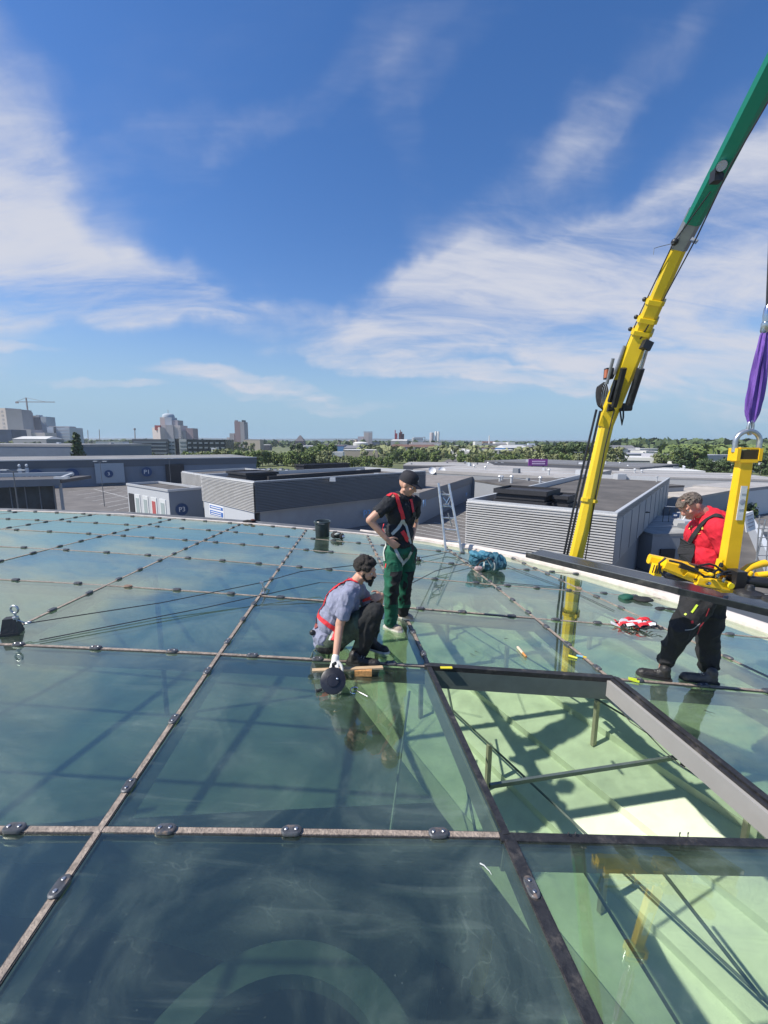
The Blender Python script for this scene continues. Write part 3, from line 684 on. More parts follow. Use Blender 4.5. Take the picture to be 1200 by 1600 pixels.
# annex behind block one, left: lower ribbed box
Z3 = CH-6.6
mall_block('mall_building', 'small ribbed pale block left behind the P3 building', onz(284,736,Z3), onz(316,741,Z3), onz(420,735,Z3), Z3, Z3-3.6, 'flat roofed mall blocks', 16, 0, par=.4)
# annex right of the standing man: dark fascia over blue wall
Z4 = CH-9.4
A4, B4_, C4 = onz(560,781,Z4), onz(638,775,Z4), onz(739,744,Z4)
# order: near edge of the wall runs from behind the man to x 739
E1 = onz(655,770.5,Z4); E2 = onz(739,744.5,Z4); dirE = (V2(E2)-V2(E1)).normalized(); back = Vector((-dirE.y, dirE.x))
AX = thing('mall_annex', 'low blue grey mall wing with dark fascia, behind the ladder', 'building', (*(V2(E1)+V2(E2))/2, GZ))
q1, q2 = V2(E1), V2(E2); q3, q4 = q2+back*24, q1+back*24
mb = MB(); mb.prism([tuple(q) for q in (q1,q2,q3,q4)], Z4-1.9, Z4-.05); mb.build('fascia', clad_d, AX)
mb = MB(); c_ = (q1+q2+q3+q4)/4; mb.prism([tuple(c_+(q-c_)*.985) for q in (q1,q2,q3,q4)], GZ, Z4-1.91); mb.build('wall', clad_b, AX)
mb = MB(); mb.prism([tuple(c_+(q-c_)*.995) for q in (q1,q2,q3,q4)], Z4-.049, Z4+.02); mb.build('roof', M('gravel_roof', (.22,.20,.185), .95, var=.2, scale=.4, dirt=(.20,.185,.17), dscale=.2), AX)
nrm = Vector((dirE.y, -dirE.x, 0))
def wall_pt(px, py, z, base=q1, d=dirE, off=.25):
    """point on the vertical wall base + s*d under the bearing px,py"""
    r = ray(px, py); n2 = Vector((d.y, -d.x)); t = (base.dot(n2))/(Vector((r.x, r.y)).dot(n2)); nn = n2 if n2.dot(Vector((r.x,r.y))) < 0 else -n2
    return Vector((r.x*t+nn.x*off, r.y*t+nn.y*off, CH+r.z*t))
for px, py, s_, sz in ((658,786,'P1',1.9),(725,773,'P1',1.7)):
    put_text('lettering', s_, sz, wall_pt(px, py, 0, off=.7), nrm, blue_t, AX)
put_text('lettering', 'P3', 2.0, wall_pt(572, 803, 0, base=b1, d=W1_, off=.3), Vector((W1_.y,-W1_.x,0)) if Vector((W1_.y,-W1_.x)).dot(b1) < 0 else Vector((-W1_.y,W1_.x,0)), blue_t, B1)
for i, px in enumerate((675, 690)):
    p = onz(px, 741, Z4-.0); D_ = thing('satellite_dish', ['white satellite dish on the annex roof, the left of the pair above the ladder','white satellite dish on the annex roof, the right of the pair above the ladder'][i], 'dish', (p.x, p.y, Z4), 'satellite dishes')
    sc = 1.1; rot = Matrix.Rotation(R_(66), 3, 'X') @ Matrix.Identity(3)
    mb = MB(); mb.lathe([(.02*sc,-.22),(.5*sc,-.16),(.82*sc,-.02),(.98*sc,.14),(.99*sc,.16),(.8*sc,.02),(.48*sc,-.11),(.02*sc,-.17)], p+Vector((0,0,1.1)), 24, rot); mb.build('dish', M('dish_white', (.8,.8,.8), .4, var=.03), D_, True)
    mb = MB(); mb.tube([p+Vector((0,.2,0)), p+Vector((0,.2,1.0))], .07, 8); mb.build('mast', coping, D_)
    mb = MB(); mb.tube([p+Vector((0,.0,.3)), p+Vector((0,-.85,.95)), p+Vector((0,-.9,1.1))], .04, 6); mb.build('arm', coping, D_)
# P3 building
Zp = onz(198,755,CH-8.7).z
PA, PB, PC = V2(onz(198,755,Zp)), V2(onz(263,765,Zp)), V2(onz(316,765*1.0-4,Zp))
PD = PA+(PC-PB); cP = (PA+PB+PC+PD)/4
P3 = thing('kiosk_building', 'small flat grey building marked P3 with bright glass doors', 'building', (cP.x, cP.y, GZ))
mb = MB()
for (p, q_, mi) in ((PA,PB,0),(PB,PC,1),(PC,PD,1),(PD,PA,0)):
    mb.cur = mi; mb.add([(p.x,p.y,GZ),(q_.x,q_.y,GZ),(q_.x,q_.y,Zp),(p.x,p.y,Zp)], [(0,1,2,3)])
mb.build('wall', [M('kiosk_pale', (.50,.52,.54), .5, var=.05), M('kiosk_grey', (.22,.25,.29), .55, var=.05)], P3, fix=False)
mb = MB(); mb.add([(p.x,p.y,Zp-.5) for p in (PA,PB,PC,PD)], [(0,1,2,3)]); mb.build('roof', roof_f, P3)
mb = MB()
for i,(p, q_) in enumerate(((PA,PB),(PB,PC),(PC,PD),(PD,PA))): mb.beam(Vector((*p,Zp-.2+.003*i)), Vector((*q_,Zp-.2+.003*i)), .3, .42)
mb.build('parapet', coping, P3)
uP = (PB-PA).normalized(); oP = Vector((uP.y,-uP.x)); oP = oP if oP.dot(PA-cP) > 0 else -oP; LP = (PB-PA).length
for i, f in enumerate((.10,.26,.46,.66,.86)):
    c_ = PA+uP*LP*f+oP*.04; mb = MB(); mb.beam(Vector((*(c_-uP*LP*.065),(GZ+Zp-2.2)/2+.4)), Vector((*(c_+uP*LP*.065),(GZ+Zp-2.2)/2+.4)), .12, Zp-2.2-GZ-.4)
    o = mb.build('door', M('door_white', (.66,.68,.68), .4) if i else unit_d, P3)
    if i:
        c_ = c_+oP*.07; mb = MB(); mb.beam(Vector((*(c_-uP*LP*.04),(GZ+Zp-2.4)/2+.4)), Vector((*(c_+uP*LP*.04),(GZ+Zp-2.4)/2+.4)), .05, Zp-3.4-GZ-.4); mb.build('glazing', M('poster_red', (.45,.10,.10), .4) if i == 3 else M('door_glass', (.35,.42,.42), .15), o)
u2 = (PC-PB).normalized(); o2 = Vector((u2.y,-u2.x)); o2 = o2 if o2.dot(PB-cP) > 0 else -o2
wp = wall_pt(284, 796, 0, base=PB, d=u2, off=.05); wn = Vector((o2.x,o2.y,0))
mb = MB(); rot = wn.to_track_quat('Z','Y').to_matrix(); mb.lathe([(1.15,0),(1.15,.08)], wp, 28, rot); dsk = mb.build('sign_disc', blue_s, P3)
put_text('lettering', 'P3', 1.25, wp+wn*.12, wn, white_s, P3)
# long mall wall at the left with numbered signs
Z5 = CH-6.4
L0, L1 = V2(onz(-260,724,Z5)), V2(onz(401,714.5,Z5)); dl = (L1-L0).normalized(); bk = Vector((-dl.y,dl.x))
if bk.y < 0: bk = -bk
LM = thing('mall_wing', 'long low blue grey mall wing along the far side of the car park', 'building', (*(L0+L1)/2, GZ))
L2, L3 = L1+bk*45, L0+bk*45
mb = MB(); mb.prism([tuple(q) for q in (L0,L1,L2,L3)], Z5-2.6, Z5-.06); mb.build('fascia', M('fascia_slate', (.10,.115,.135), .6, var=.06), LM)
c_ = (L0+L1+L2+L3)/4
mb = MB(); mb.prism([tuple(c_+(q-c_)*.995) for q in (L0,L1,L2,L3)], GZ, Z5-2.61); mb.build('wall', M('wall_slate', (.165,.20,.25), .6, var=.06, scale=.2), LM)
mb = MB(); mb.prism([tuple(q) for q in (L0,L1,L2,L3)], Z5-.059, Z5+.02); mb.build('roof', M('roof_mid', (.20,.20,.20), .9, var=.2, scale=.1), LM)
mb = MB(); mb.beam(Vector((*L0,Z5+.02)), Vector((*L1,Z5+.02)), .5, .3); mb.build('coping', coping, LM)
nl = Vector((dl.y,-dl.x,0)); nl = nl if nl.y < 0 else -nl
rotl = nl.to_track_quat('Z','Y').to_matrix()
for px, py, s_, r_ in ((57,743,'P4',2.1),(113,741,'4',2.0),(170,740,'3',1.3),(229,737,'P1',1.7)):
    if px == 170:
        mb = MB(); p = wall_pt(172,739,0,base=L0,d=dl,off=1.0); mb.box(p, (8.5,.3,6.8), Matrix.Rotation(math.atan2(dl.y,dl.x),3,'Z')); mb.build('service_door', M('door_pale', (.30,.35,.40), .5), LM)
    p = wall_pt(px, py, 0, base=L0, d=dl, off=1.25)
    mb = MB(); mb.lathe([(r_,0),(r_,.1)], p, 24, rotl); mb.build('sign_disc', blue_s, LM)
    put_text('lettering', s_, r_*1.2, p+nl*.2, nl, white_s, LM)
p = wall_pt(38,736.5,0,base=L0,d=dl,off=1.25); mb = MB()
for dx in (-.9, .9): mb.box(p+Vector((dl.x*dx,dl.y*dx,-.4)), (.9,.2,3.2), Matrix.Rotation(math.atan2(dl.y,dl.x),3,'Z')); mb.ball(p+Vector((dl.x*dx,dl.y*dx,1.9)), .5, (1,.4,1))
mb.build('pictogram', M('pictogram_grey', (.45,.5,.55), .5), LM)
for a, b in ((258,287),):
    p, q_ = wall_pt(a,732,0,base=L0,d=dl,off=.9), wall_pt(b,732,0,base=L0,d=dl,off=.9); mb = MB(); mb.beam((p.x,p.y,GZ+3.6),(q_.x,q_.y,GZ+3.6),.4,7); mb.build('gate_opening', unit_d, LM)
# second hall behind it
def skew_v(P): return (P[1]-P[0]).length > 12
def simple_hall(name, label, x0, x1, Y, pyt, depth, m, roofm, cop=.5, skew=0, zbot=None):
    a, b = at(x0, pyt, Y), at(x1, pyt, Y+skew); b.z = a.z
    d = Vector((b.x-a.x, b.y-a.y)).normalized(); k = Vector((-d.y, d.x)); k = k if k.y > 0 else -k
    t = thing(name, label, 'building', ((a.x+b.x)/2, (a.y+b.y)/2+depth/2, GZ))
    P = [Vector((a.x,a.y)), Vector((b.x,b.y)), Vector((b.x,b.y))+k*depth, Vector((a.x,a.y))+k*depth]
    mb = MB(); mb.prism([tuple(p) for p in P], GZ, a.z-.05); mb.build('wall', m, t)
    c = sum(P, Vector((0,0)))/4; mb = MB(); mb.prism([tuple(c+(p-c)*1.004) for p in P], a.z-.049, a.z+cop); mb.build('roof', roofm, t)
    rv = random.Random(int(x0*7+Y)); L_ = P[1]-P[0]; K_ = P[3]-P[0]
    if skew_v(P):
        for i in range(rv.randint(4, 8)):
            p = P[0]+L_*rv.uniform(.05,.95)+K_*rv.uniform(.08,.8); w = rv.uniform(.6,2.2); mb = MB(); hh = rv.uniform(.5,1.3)
            if rv.random() < .6: mb.box((p.x,p.y,a.z+cop+hh/2), (w,w*rv.uniform(.6,1.4),hh), Matrix.Rotation(math.atan2(L_.y,L_.x),3,'Z'), .9); mb.build('roof_vent', rv.choice([coping, clad_d, clad_w]), t)
            else: mb.lathe([(.25,0),(.25,hh),(.45,hh+.05),(.3,hh+.35)], (p.x,p.y,a.z+cop), 10); mb.build('vent_cowl', coping, t)
        for f in (.33, .66): q0 = P[0]+K_*f; q1 = P[1]+K_*f; mb = MB(); mb.beam((q0.x,q0.y,a.z+cop+.04),(q1.x,q1.y,a.z+cop+.04),.5,.10); mb.build('roof_strip', rv.choice([coping, clad_w]), t)
    return t, P, a.z
slate = MATS['wall_slate']; pale_roof = M('roof_pale', (.34,.325,.31), .8, var=.15, scale=.06, dirt=(.22,.21,.20), dscale=.05)
simple_hall('warehouse', 'slate blue hall with a pale roof edge at the far left', -260, 121, 190, 696, 60, slate, pale_roof, 1.0)
# near canopy building at the left, dark, with glass front
NC = thing('entrance_pavilion', 'dark glass fronted entrance pavilion left of the parking bays', 'building', at(20,800,62))
a, b = at(-120,757,60), at(95,750,66); zc = b.z; a.z = zc
mb = MB(); k = Vector((-.15,1,0)).normalized()*9
mb.add([(a.x,a.y,zc-.5),(b.x,b.y,zc-.5),(b.x+k.x,b.y+k.y,zc-.5),(a.x+k.x,a.y+k.y,zc-.5)]+[(a.x,a.y,zc),(b.x,b.y,zc),(b.x+k.x,b.y+k.y,zc),(a.x+k.x,a.y+k.y,zc)], [(3,2,1,0),(4,5,6,7),(0,1,5,4),(1,2,6,5),(2,3,7,6),(3,0,4,7)]); mb.build('roof', M('pavilion_roof', (.09,.085,.085), .8, var=.2), NC)
mb = MB(); mb.beam(a+Vector((0,-.2,-.3)), b+Vector((0,-.2,-.3)), .3, 1.0); mb.build('fascia', clad_d, NC)
mb = MB(); mb.beam(a+k+Vector((0,0,.35)), b+k*.95+Vector((-3.0,0,.35)), .5, .6); mb.beam(b+k*.95+Vector((-3.0,0,.35)), b+Vector((-.6,0,.1)), .45, .3); mb.build('roof_edge', coping, NC)
mb = MB(); w0, w1 = a+Vector((.5,.6,0)), b+Vector((-1.6,.6,0)); mb.beam((w0.x,w0.y,(GZ+zc-1)/2),(w1.x,w1.y,(GZ+zc-1)/2),.2,zc-1-GZ); mb.build('glass_front', M('dark_glazing', (.030,.045,.055), .12, var=.4, scale=.4), NC)
for i in range(9):
    p = w0.lerp(w1, i/8); mb = MB(); mb.beam((p.x,p.y-.2,GZ),(p.x,p.y-.2,zc-.9),.10,.14,up=(0,1,0)); mb.build('mullion', clad_d, NC)
p = b+Vector((-.4,.3,0)); mb = MB(); mb.tube([(p.x,p.y,GZ),(p.x,p.y,zc)], .22, 12); mb.build('column', clad_w, NC, True)
mb = MB(); p = b+Vector((.2,0,.35)); mb.box(p, (2.2,.5,.35)); mb.build('lamp_bracket', coping, NC)
# ------------------------------------------------------------------ the retail park behind, right half
simple_hall('mall_hall', 'long dark mall hall behind the purple sign', 757, 1000, 215, 721, 45, M('wall_char', (.075,.08,.095), .6, var=.1, scale=.1), M('roof_char', (.14,.14,.145), .9), .4, -55)
simple_hall('mall_hall', 'flat dark hall left of the purple sign with pale roof edge', 630, 775, 190, 728, 30, MATS['wall_char'], pale_roof, .5, -6)
simple_hall('mall_hall', 'pale gravel roofed hall right behind the two dishes', 646, 900, 132, 737, 40, M('wall_grey2', (.28,.29,.30), .6), pale_roof, .8, -30)
simple_hall('mall_hall', 'felt roofed hall directly behind the ribbed block with the roof units', 742, 860, 95, 752, 34, MATS['wall_grey2'], roof_f, .3, -22)
simple_hall('mall_hall', 'low pale roofed hall above the grey haired man', 985, 1240, 118, 747, 26, M('wall_cream', (.46,.46,.45), .6), pale_roof, .5, -10)
simple_hall('mall_hall', 'white edged hall in front of the right hand trees', 975, 1102, 160, 737, 20, MATS['wall_grey2'], M('roof_white', (.62,.61,.58), .7, var=.08, scale=.1), .8, -6)
LH, LP_, lz = simple_hall('shop_hall', 'white gabled shop hall with a small black name sign', 1082, 1160, 96, 762, 22, M('shop_white', (.58,.59,.58), .6, var=.05), pale_roof, .6, -8)
dd = (LP_[1]-LP_[0]).normalized(); p = LP_[0].lerp(LP_[1], .50); nn = Vector((dd.y,-dd.x,0)); nn = nn if nn.y < 0 else -nn
pc = Vector((p.x,p.y,lz-1.6)) + nn*.2; mb = MB(); mb.box(pc, (4.4,.25,1.5), Matrix.Rotation(math.atan2(dd.y,dd.x),3,'Z')); mb.build('sign_board', unit_d, LH); put_text('lettering', 'Lan', 1.3, pc+nn*.2, nn, white_s, LH)
simple_hall('shop_hall', 'beige roofed low hall behind the head of the grey haired man', 1004, 1075, 80, 775, 26, MATS['wall_grey2'], M('roof_beige', (.42,.38,.33), .9, var=.15, scale=.2), .4, -6)
LB, LBP, lbz = simple_hall('loading_bay', 'grey service yard building with black door openings behind the man in red', 1020, 1235, 50, 838, 12, clad_w, M('roof_grey3', (.30,.30,.29), .9, var=.2, scale=.4), .3, 2)
dd = (LBP[1]-LBP[0]).normalized()
for f in (.06, .22, .5, .74):
    p = LBP[0].lerp(LBP[1], f); q_ = p+dd*1.9; mb = MB(); mb.beam((p.x,p.y-.1,(GZ+lbz-1.6)/2),(q_.x,q_.y-.1,(GZ+lbz-1.6)/2),.25,lbz-1.6-GZ); mb.build('door_opening', unit_d, LB)
FN = thing('service_fence', 'low railing with a small blue sign on the service yard roof', 'railing', at(1060,800,58))
for i in range(8): a_ = at(1038+i*9, 791+i*.6, 58); mb = MB(); mb.tube([a_, a_-Vector((0,0,2.2))], .04, 6); mb.build('post', unit_d, FN)
mb = MB(); mb.tube([at(1038,791,58), at(1101,795,58)], .05, 6); mb.build('top_rail', coping, FN)
mb = MB(); mb.beam(at(1051,805,57.8), at(1062,805.5,57.8), .06, .7); mb.build('sign_plate', blue_s, FN); mb = MB(); mb.beam(at(1053,805,57.7), at(1058,805.2,57.7), .03, .2); mb.build('lettering', white_s, FN)
gp2 = thing('roof_wing', 'grey felt roof wing with pale parapet at the right edge, under the sign stand', 'building', at(1150,880,26))
P = [at(1128,842,44), at(1172,842,46), at(1320,930,20), at(1170,960,17)]; zz = P[0].z
P = [Vector((p.x,p.y)) for p in (onz(1100,822,-6.0), onz(1166,818,-6.0), onz(1215,930,-6.0), onz(1120,930,-6.0))]
mb = MB(); mb.prism([tuple(p) for p in P], GZ, -6.0); mb.build('wall', clad_w, gp2); mb = MB(); c_ = sum(P, Vector((0,0)))/4; mb.prism([tuple(c_+(p-c_)*.98) for p in P], -5.999, -5.95); mb.build('roof', roof_f, gp2)
mb = MB(); mb.beam(Vector((*P[1],-5.4)), Vector((*P[2],-5.4)), .35, 1.3); mb.build('parapet', MATS['wall_white'], gp2)
# sign board and gantry on the parapet
SB = thing('notice_board', 'white tilted notice board on a metal rail stand at the right edge', 'sign', at(1170,850,15.5))
rt = Matrix.Rotation(R_(-16),3,'Y') @ Matrix.Rotation(R_(12),3,'Z'); c_ = at(1171,815,15.5)
mb = MB(); mb.box(c_, (.42,.04,.72), rt); mb.build('board', white_s, SB)
for i in range(4): mb = MB(); mb.box(c_+rt @ Vector((0,-.03,.24-.14*i)), (.30-.05*(i%2),.012,.04), rt); mb.build('lettering', M('print_grey', (.25,.27,.32), .6), SB)
mb = MB()
for dx in (.32,.62): mb.tube([at(1170+dx*40,806,15.5)+Vector((dx*.3,0,0)), at(1163+dx*40,905,15.5)+Vector((dx*.3,0,0))], .022, 8)
for k in range(5): mb.tube([at(1183,812+k*14,15.5), at(1206,812+k*14,15.5)], .016, 6)
mb.tube([at(1196,812,15.5), at(1176,900,15.5)], .03, 8); mb.build('stand', M('galv_steel', (.42,.43,.44), .4, .7), SB, True)
# purple sign on legs
PS = thing('roof_sign', 'purple advertising sign board on legs above the dark mall hall', 'sign', at(840,735,170))
c_ = at(840.5,722.5,170); mb = MB(); mb.box(c_, (7.6,.5,2.7)); mb.build('board', M('sign_purple', (.22,.045,.26), .5, var=.05), PS)
mb = MB()
for z, w, s_ in ((.38,4.9,0),(-.5,4.9,.1)):
    x = -w/2
    while x < w/2:
        L = random.uniform(.28,.5); mb.box(c_+Vector((x+L/2+s_,-.3,z)), (L,.08,.52)); x += L+.1
mb.build('lettering', M('sign_pink', (.75,.55,.75), .5), PS)
for dx in (-2.2,2.2): mb = MB(); mb.beam((c_.x+dx,c_.y,c_.z-1.3),(c_.x+dx,c_.y,c_.z-5.5),.25,.25,up=(0,1,0)); mb.build('leg', unit_d, PS)
# ------------------------------------------------------------------ the town behind
random.seed(21)
win_d = M('window_dark', (.05,.06,.075), .25, var=.3)
def block(parent, x0, x1, Y, ytop, ybase, depth, m, name='wall', ang=0.0, z0=None, dY=0.0):
    """upright slab whose front spans bearings x0..x1 at distance Y"""
    a, b = at(x0, ytop, Y), at(x1, ytop, Y+dY); zt = a.z; zb = GZ if ybase is None else at(x0, ybase, Y).z
    d = Vector((b.x-a.x, b.y-a.y)).normalized(); k = Vector((-d.y, d.x)); k = k if k.y > 0 else -k
    P = [Vector((a.x,a.y)), Vector((b.x,b.y)), Vector((b.x,b.y))+k*depth, Vector((a.x,a.y))+k*depth]
    mb = MB(); mb.prism([tuple(p) for p in P], zb, zt-.3); o = mb.build(name, m, parent)
    c = sum(P, Vector((0,0)))/4; mb = MB(); mb.prism([tuple(c+(p-c)*.985) for p in P], zt-.3, zt); mb.build('roof', m if not isinstance(m, list) else m[0], parent)
    return P, zb, zt, o
def windows(parent, P, z0, z1, nx, nz, fx=.6, fz=.45, m=None, band=False):
    a, b = P[0], P[1]; d = (b-a); n = Vector((d.y,-d.x)).normalized(); n = n if n.y < 0 else -n
    h = (z1-z0)/nz; ro = Matrix.Rotation(math.atan2(d.y, d.x), 3, 'Z')
    for j in range(nz):
        z = z0+h*(j+.5)
        if band:
            c = (a+b)/2+n*.15; mb = MB(); mb.box((c.x,c.y,z), (d.length*fx,.3,h*fz), ro); mb.build('window_band', m or win_d, parent); continue
        for i in range(nx):
            c = a+d*((i+.5)/nx)+n*.15; mb = MB(); mb.box((c.x,c.y,z), (d.length/nx*fx,.3,h*fz), ro); mb.build('window', m or win_d, parent)
def bld(name, label, x, Y, cat='building', group=None): return thing(name, label, cat, (at(x, 695, Y).x, Y, GZ), group)
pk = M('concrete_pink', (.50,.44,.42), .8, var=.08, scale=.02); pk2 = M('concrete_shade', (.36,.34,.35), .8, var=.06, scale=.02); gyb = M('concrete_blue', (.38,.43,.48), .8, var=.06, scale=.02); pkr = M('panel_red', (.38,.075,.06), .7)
t = bld('apartment_tower', 'broad pinkish tower block at the far left edge of the skyline', 12, 900)
P, z0, z1, o = block(t, -14, 8, 900, 638, None, 30, M('concrete_lite', (.50,.44,.41), .8), dY=-12); windows(t, P, z0+30, z1-3, 2, 6, .3, .5, pk2)
P, z0, z1, o = block(t, 8.2, 25, 888, 639.5, None, 30, pk2, dY=30); block(t, 25.2, 33, 918, 643, None, 30, pk)
t = bld('apartment_tower', 'tower with curved roof line under the construction crane', 57, 950)
block(t, 42, 49, 950, 649, None, 30, M('concrete_rose', (.50,.36,.32), .8)); 
for i in range(6): block(t, 49.05+i*2.3, 51.3+i*2.3, 950, 649.5+i*i*.25, None, 30, pk2)
block(t, 62.9, 71.5, 950, 651, None, 26, gyb); block(t, 56, 61, 950, 648.3, 652, 10, gyb, 'plant_room')
t = bld('office_block', 'grey slab building right of the curved roof tower', 90, 900)
P, z0, z1, o = block(t, 73, 83, 900, 667.5, None, 40, gyb); block(t, 83.3, 84.8, 897, 667, None, 30, win_d, 'stair_core'); P, z0, z1, o = block(t, 85, 108, 900, 668, None, 40, gyb); windows(t, P, z0+8, z1-3, 1, 5, .92, .12, pk2, True); block(t, 76, 108, 925, 666, 668.2, 20, pk2, 'roof_plant')
t = bld('low_house', 'low rose coloured building with one bright window below the crane', 58, 860)
P, z0, z1, o = block(t, 48, 70, 860, 676, None, 30, pk); block(t, 34, 48, 858, 671, None, 30, pk2); windows(t, P, z0+3, z1-2, 1, 1, .12, .6, white_s)
block(bld('dark_office', 'dark blue glazed block below the broad tower', 9, 700), -20, 17, 700, 671, None, 30, M('glass_navy', (.03,.05,.10), .2, var=.3, scale=.05))
# tower crane
t = bld('tower_crane', 'thin construction tower crane above the curved roof tower', 42, 940, 'crane'); cr = M('crane_grey', (.32,.28,.27), .6)
a = at(43.5,651,940); b = at(41.5,628,940); a.z = GZ; a.x = b.x
mb = MB(); mb.beam(a, b+Vector((0,0,9)), 2.0, 2.0, (0,1,0)); mb.build('mast', cr, t)
mb = MB(); l, r = at(24.5,629.3,940), at(86,631,940); l.z = r.z = b.z; mb.beam(l, r, 1.3, 1.5); mb.build('jib', cr, t)
mb = MB(); mb.beam(l+Vector((0,0,-1.5)), l+Vector((6,0,-1.5)), 2, 3); mb.build('counterweight', cr, t)
mb = MB(); mb.tube([r+Vector((-20,0,.5)), b+Vector((0,0,9)), l+Vector((2,0,.5))], .35, 5); mb.build('tie_rope', cr, t)
# white apartments, offices
wh = M('render_white', (.62,.61,.58), .7, var=.05)
t = bld('apartment_block', 'white apartment block with dark loggias behind the long mall wing', 180, 330)
P, z0, z1, o = block(t, 149, 191, 330, 690, None, 14, wh, dY=4); windows(t, P, z0+1, z1-.8, 3, 5, .74, .42)
P, z0, z1, o = block(t, 192, 206, 334, 693, None, 14, gyb); windows(t, P, z0+1, z1-.5, 2, 4, .4, .4)
P, z0, z1, o = block(t, 129, 148.5, 345, 695.5, None, 12, wh); windows(t, P, z0+1, z1-.5, 2, 3, .7, .36)
ofd = M('office_slate', (.085,.095,.105), .5, var=.1, scale=.1); off = M('office_band', (.20,.23,.25), .3)
t = bld('office_block', 'long dark grey office with light window bands', 235, 360); P, z0, z1, o = block(t, 206, 262, 360, 686, None, 16, ofd); windows(t, P, z0+1, z1-1, 1, 5, .9, .35, off, True)
P, z0, z1, o = block(t, 262.3, 272.5, 361, 686, None, 16, M('office_pale', (.27,.30,.32), .5)); windows(t, P, z0+1, z1-1, 2, 5, .7, .3)
t = bld('office_block', 'pale narrow office beside a black stair tower', 284, 360); block(t, 272.8, 279, 362, 685.5, None, 18, unit_d); P, z0, z1, o = block(t, 279.3, 291, 358, 686, None, 16, M('office_cream', (.40,.41,.39), .6)); windows(t, P, z0+1, z1-1, 1, 5, .8, .3, off, True)
t = bld('office_block', 'black glazed office with grey windows left of the white box', 322, 350); P, z0, z1, o = block(t, 291.4, 352, 350, 686.5, None, 20, M('office_black', (.025,.032,.035), .3, var=.3, scale=.1)); windows(t, P, z0+1, z1-1, 7, 4, .6, .35, off)
# hospital-like complex
t = bld('hospital_complex', 'stepped pinkish high rise complex with a domed top and a red wing', 268, 1100)
block(t, 237.5, 249.6, 1100, 668, None, 40, pk, dY=-20); block(t, 241.3, 249.3, 1085, 664.5, 672, 30, pkr, 'red_wing')
block(t, 249.7, 259, 1090, 664, None, 40, M('concrete_lite2', (.43,.38,.37), .8)); block(t, 259.2, 270, 1089, 664, None, 40, pk2); P, z0, z1, o = block(t, 270.2, 281.6, 1092, 664.5, None, 40, pk); windows(t, P, z0+20, z1-4, 3, 6, .5, .4, pk2)
block(t, 249.5, 257, 1120, 652, None, 30, pk); block(t, 257.1, 267.8, 1120, 652, None, 30, gyb)
mb = MB(); a = at(249.5,652,1120); b = at(267.8,652,1120); cc_ = (a+b)/2; R0 = (b.x-a.x)/2; mb.lathe([(R0,0),(R0*.98,5),(R0*.82,8.5),(R0*.4,10.5),(.3,11)], cc_+Vector((0,15,0)), 20); mb.build('dome', gyb, t, True)
mb = MB(); mb.tube([cc_+Vector((0,15,10)), cc_+Vector((0,15,20))], .6, 6); mb.build('mast', cr, t)
block(t, 267.8, 277.5, 1122, 656.5, None, 30, pk2); block(t, 281.8, 290, 1100, 672.5, None, 30, pk2); P, z0, z1, o = block(t, 290.5, 301, 1100, 669, None, 30, M('concrete_rose2', (.30,.22,.23), .8))
t = bld('apartment_tower', 'single dark tower with a notched crown left of the tree belt', 372, 800)
block(t, 366, 374.6, 800, 658.5, None, 24, M('concrete_rose2', (.30,.22,.23), .8)); block(t, 374.8, 381, 800, 659, None, 22, pk2); block(t, 366.5, 369.6, 801, 656.5, 659.5, 8, pk2, 'crown'); block(t, 377.5, 382, 801, 656.5, 662, 8, win_d, 'crown')
block(t, 358.5, 365.8, 805, 677, None, 20, pk2); block(t, 354.5, 358.3, 806, 683.5, None, 20, pk)
block(bld('white_box', 'blank white box standing among the trees right of the black office', 334, 250, 'box'), 330, 334, 250, 700, None, 3, white_s); o_ = bpy.data.objects['white_box']; block(o_, 334.2, 338.4, 250, 700, None, 3, wh)
t = bld('mast_tower', 'slim lattice telecom mast left of the stepped complex', 210, 1000, 'mast'); mb = MB(); a = at(210.5,688,1000); a.z = GZ; mb.tube([a, at(210.5,669,1000)], 1.6, 6, r2=.9); mb.build('mast', cr, t); mb = MB(); mb.lathe([(2.5,0),(2.5,4)], at(210.5,672,1000), 8); mb.build('platform', cr, t)
for x, yt, lab in ((137,672,'thin pole left of the white apartments'),(155,671,'taller thin pole above the white apartments')):
    a = at(x,690,600); a.z = GZ; mb = MB(); mb.tube([a, at(x,yt,600)], .45, 6); tag(mb.build('chimney_pole', cr), lab, 'pole')
# middle: industry
t = bld('storage_tank', 'round white storage tank at the foot of the grey tower', 563, 900, 'tank'); a, b = at(551.5,690,900), at(575,690,900); cc_ = (a+b)/2; R0 = (b.x-a.x)/2; cc_.z = GZ
mb = MB(); mb.lathe([(R0,0),(R0,a.z-GZ-3),(R0*.7,a.z-GZ-.8),(.2,a.z-GZ)], cc_, 32); mb.build('tank', wh, t, True)
mb = MB(); mb.lathe([(R0*1.01,0),(R0*1.01,1)], cc_+Vector((0,0,a.z-GZ-5)), 32); mb.build('band', pk2, t)
t = bld('silo_tower', 'square grey tower with blue tinted top in the middle of the skyline', 574, 920); P, z0, z1, o = block(t, 568.5, 576, 920, 676, None, 18, pk); P, z0, z1, o = block(t, 576.2, 581.5, 920, 676, None, 18, pk2); block(t, 568, 581.8, 921, 674, 676, 16, gyb, 'top'); block(t, 559, 568, 935, 682, None, 20, M('concrete_lav', (.40,.38,.42), .8)); block(t, 581, 605, 925, 691, None, 25, pk2)
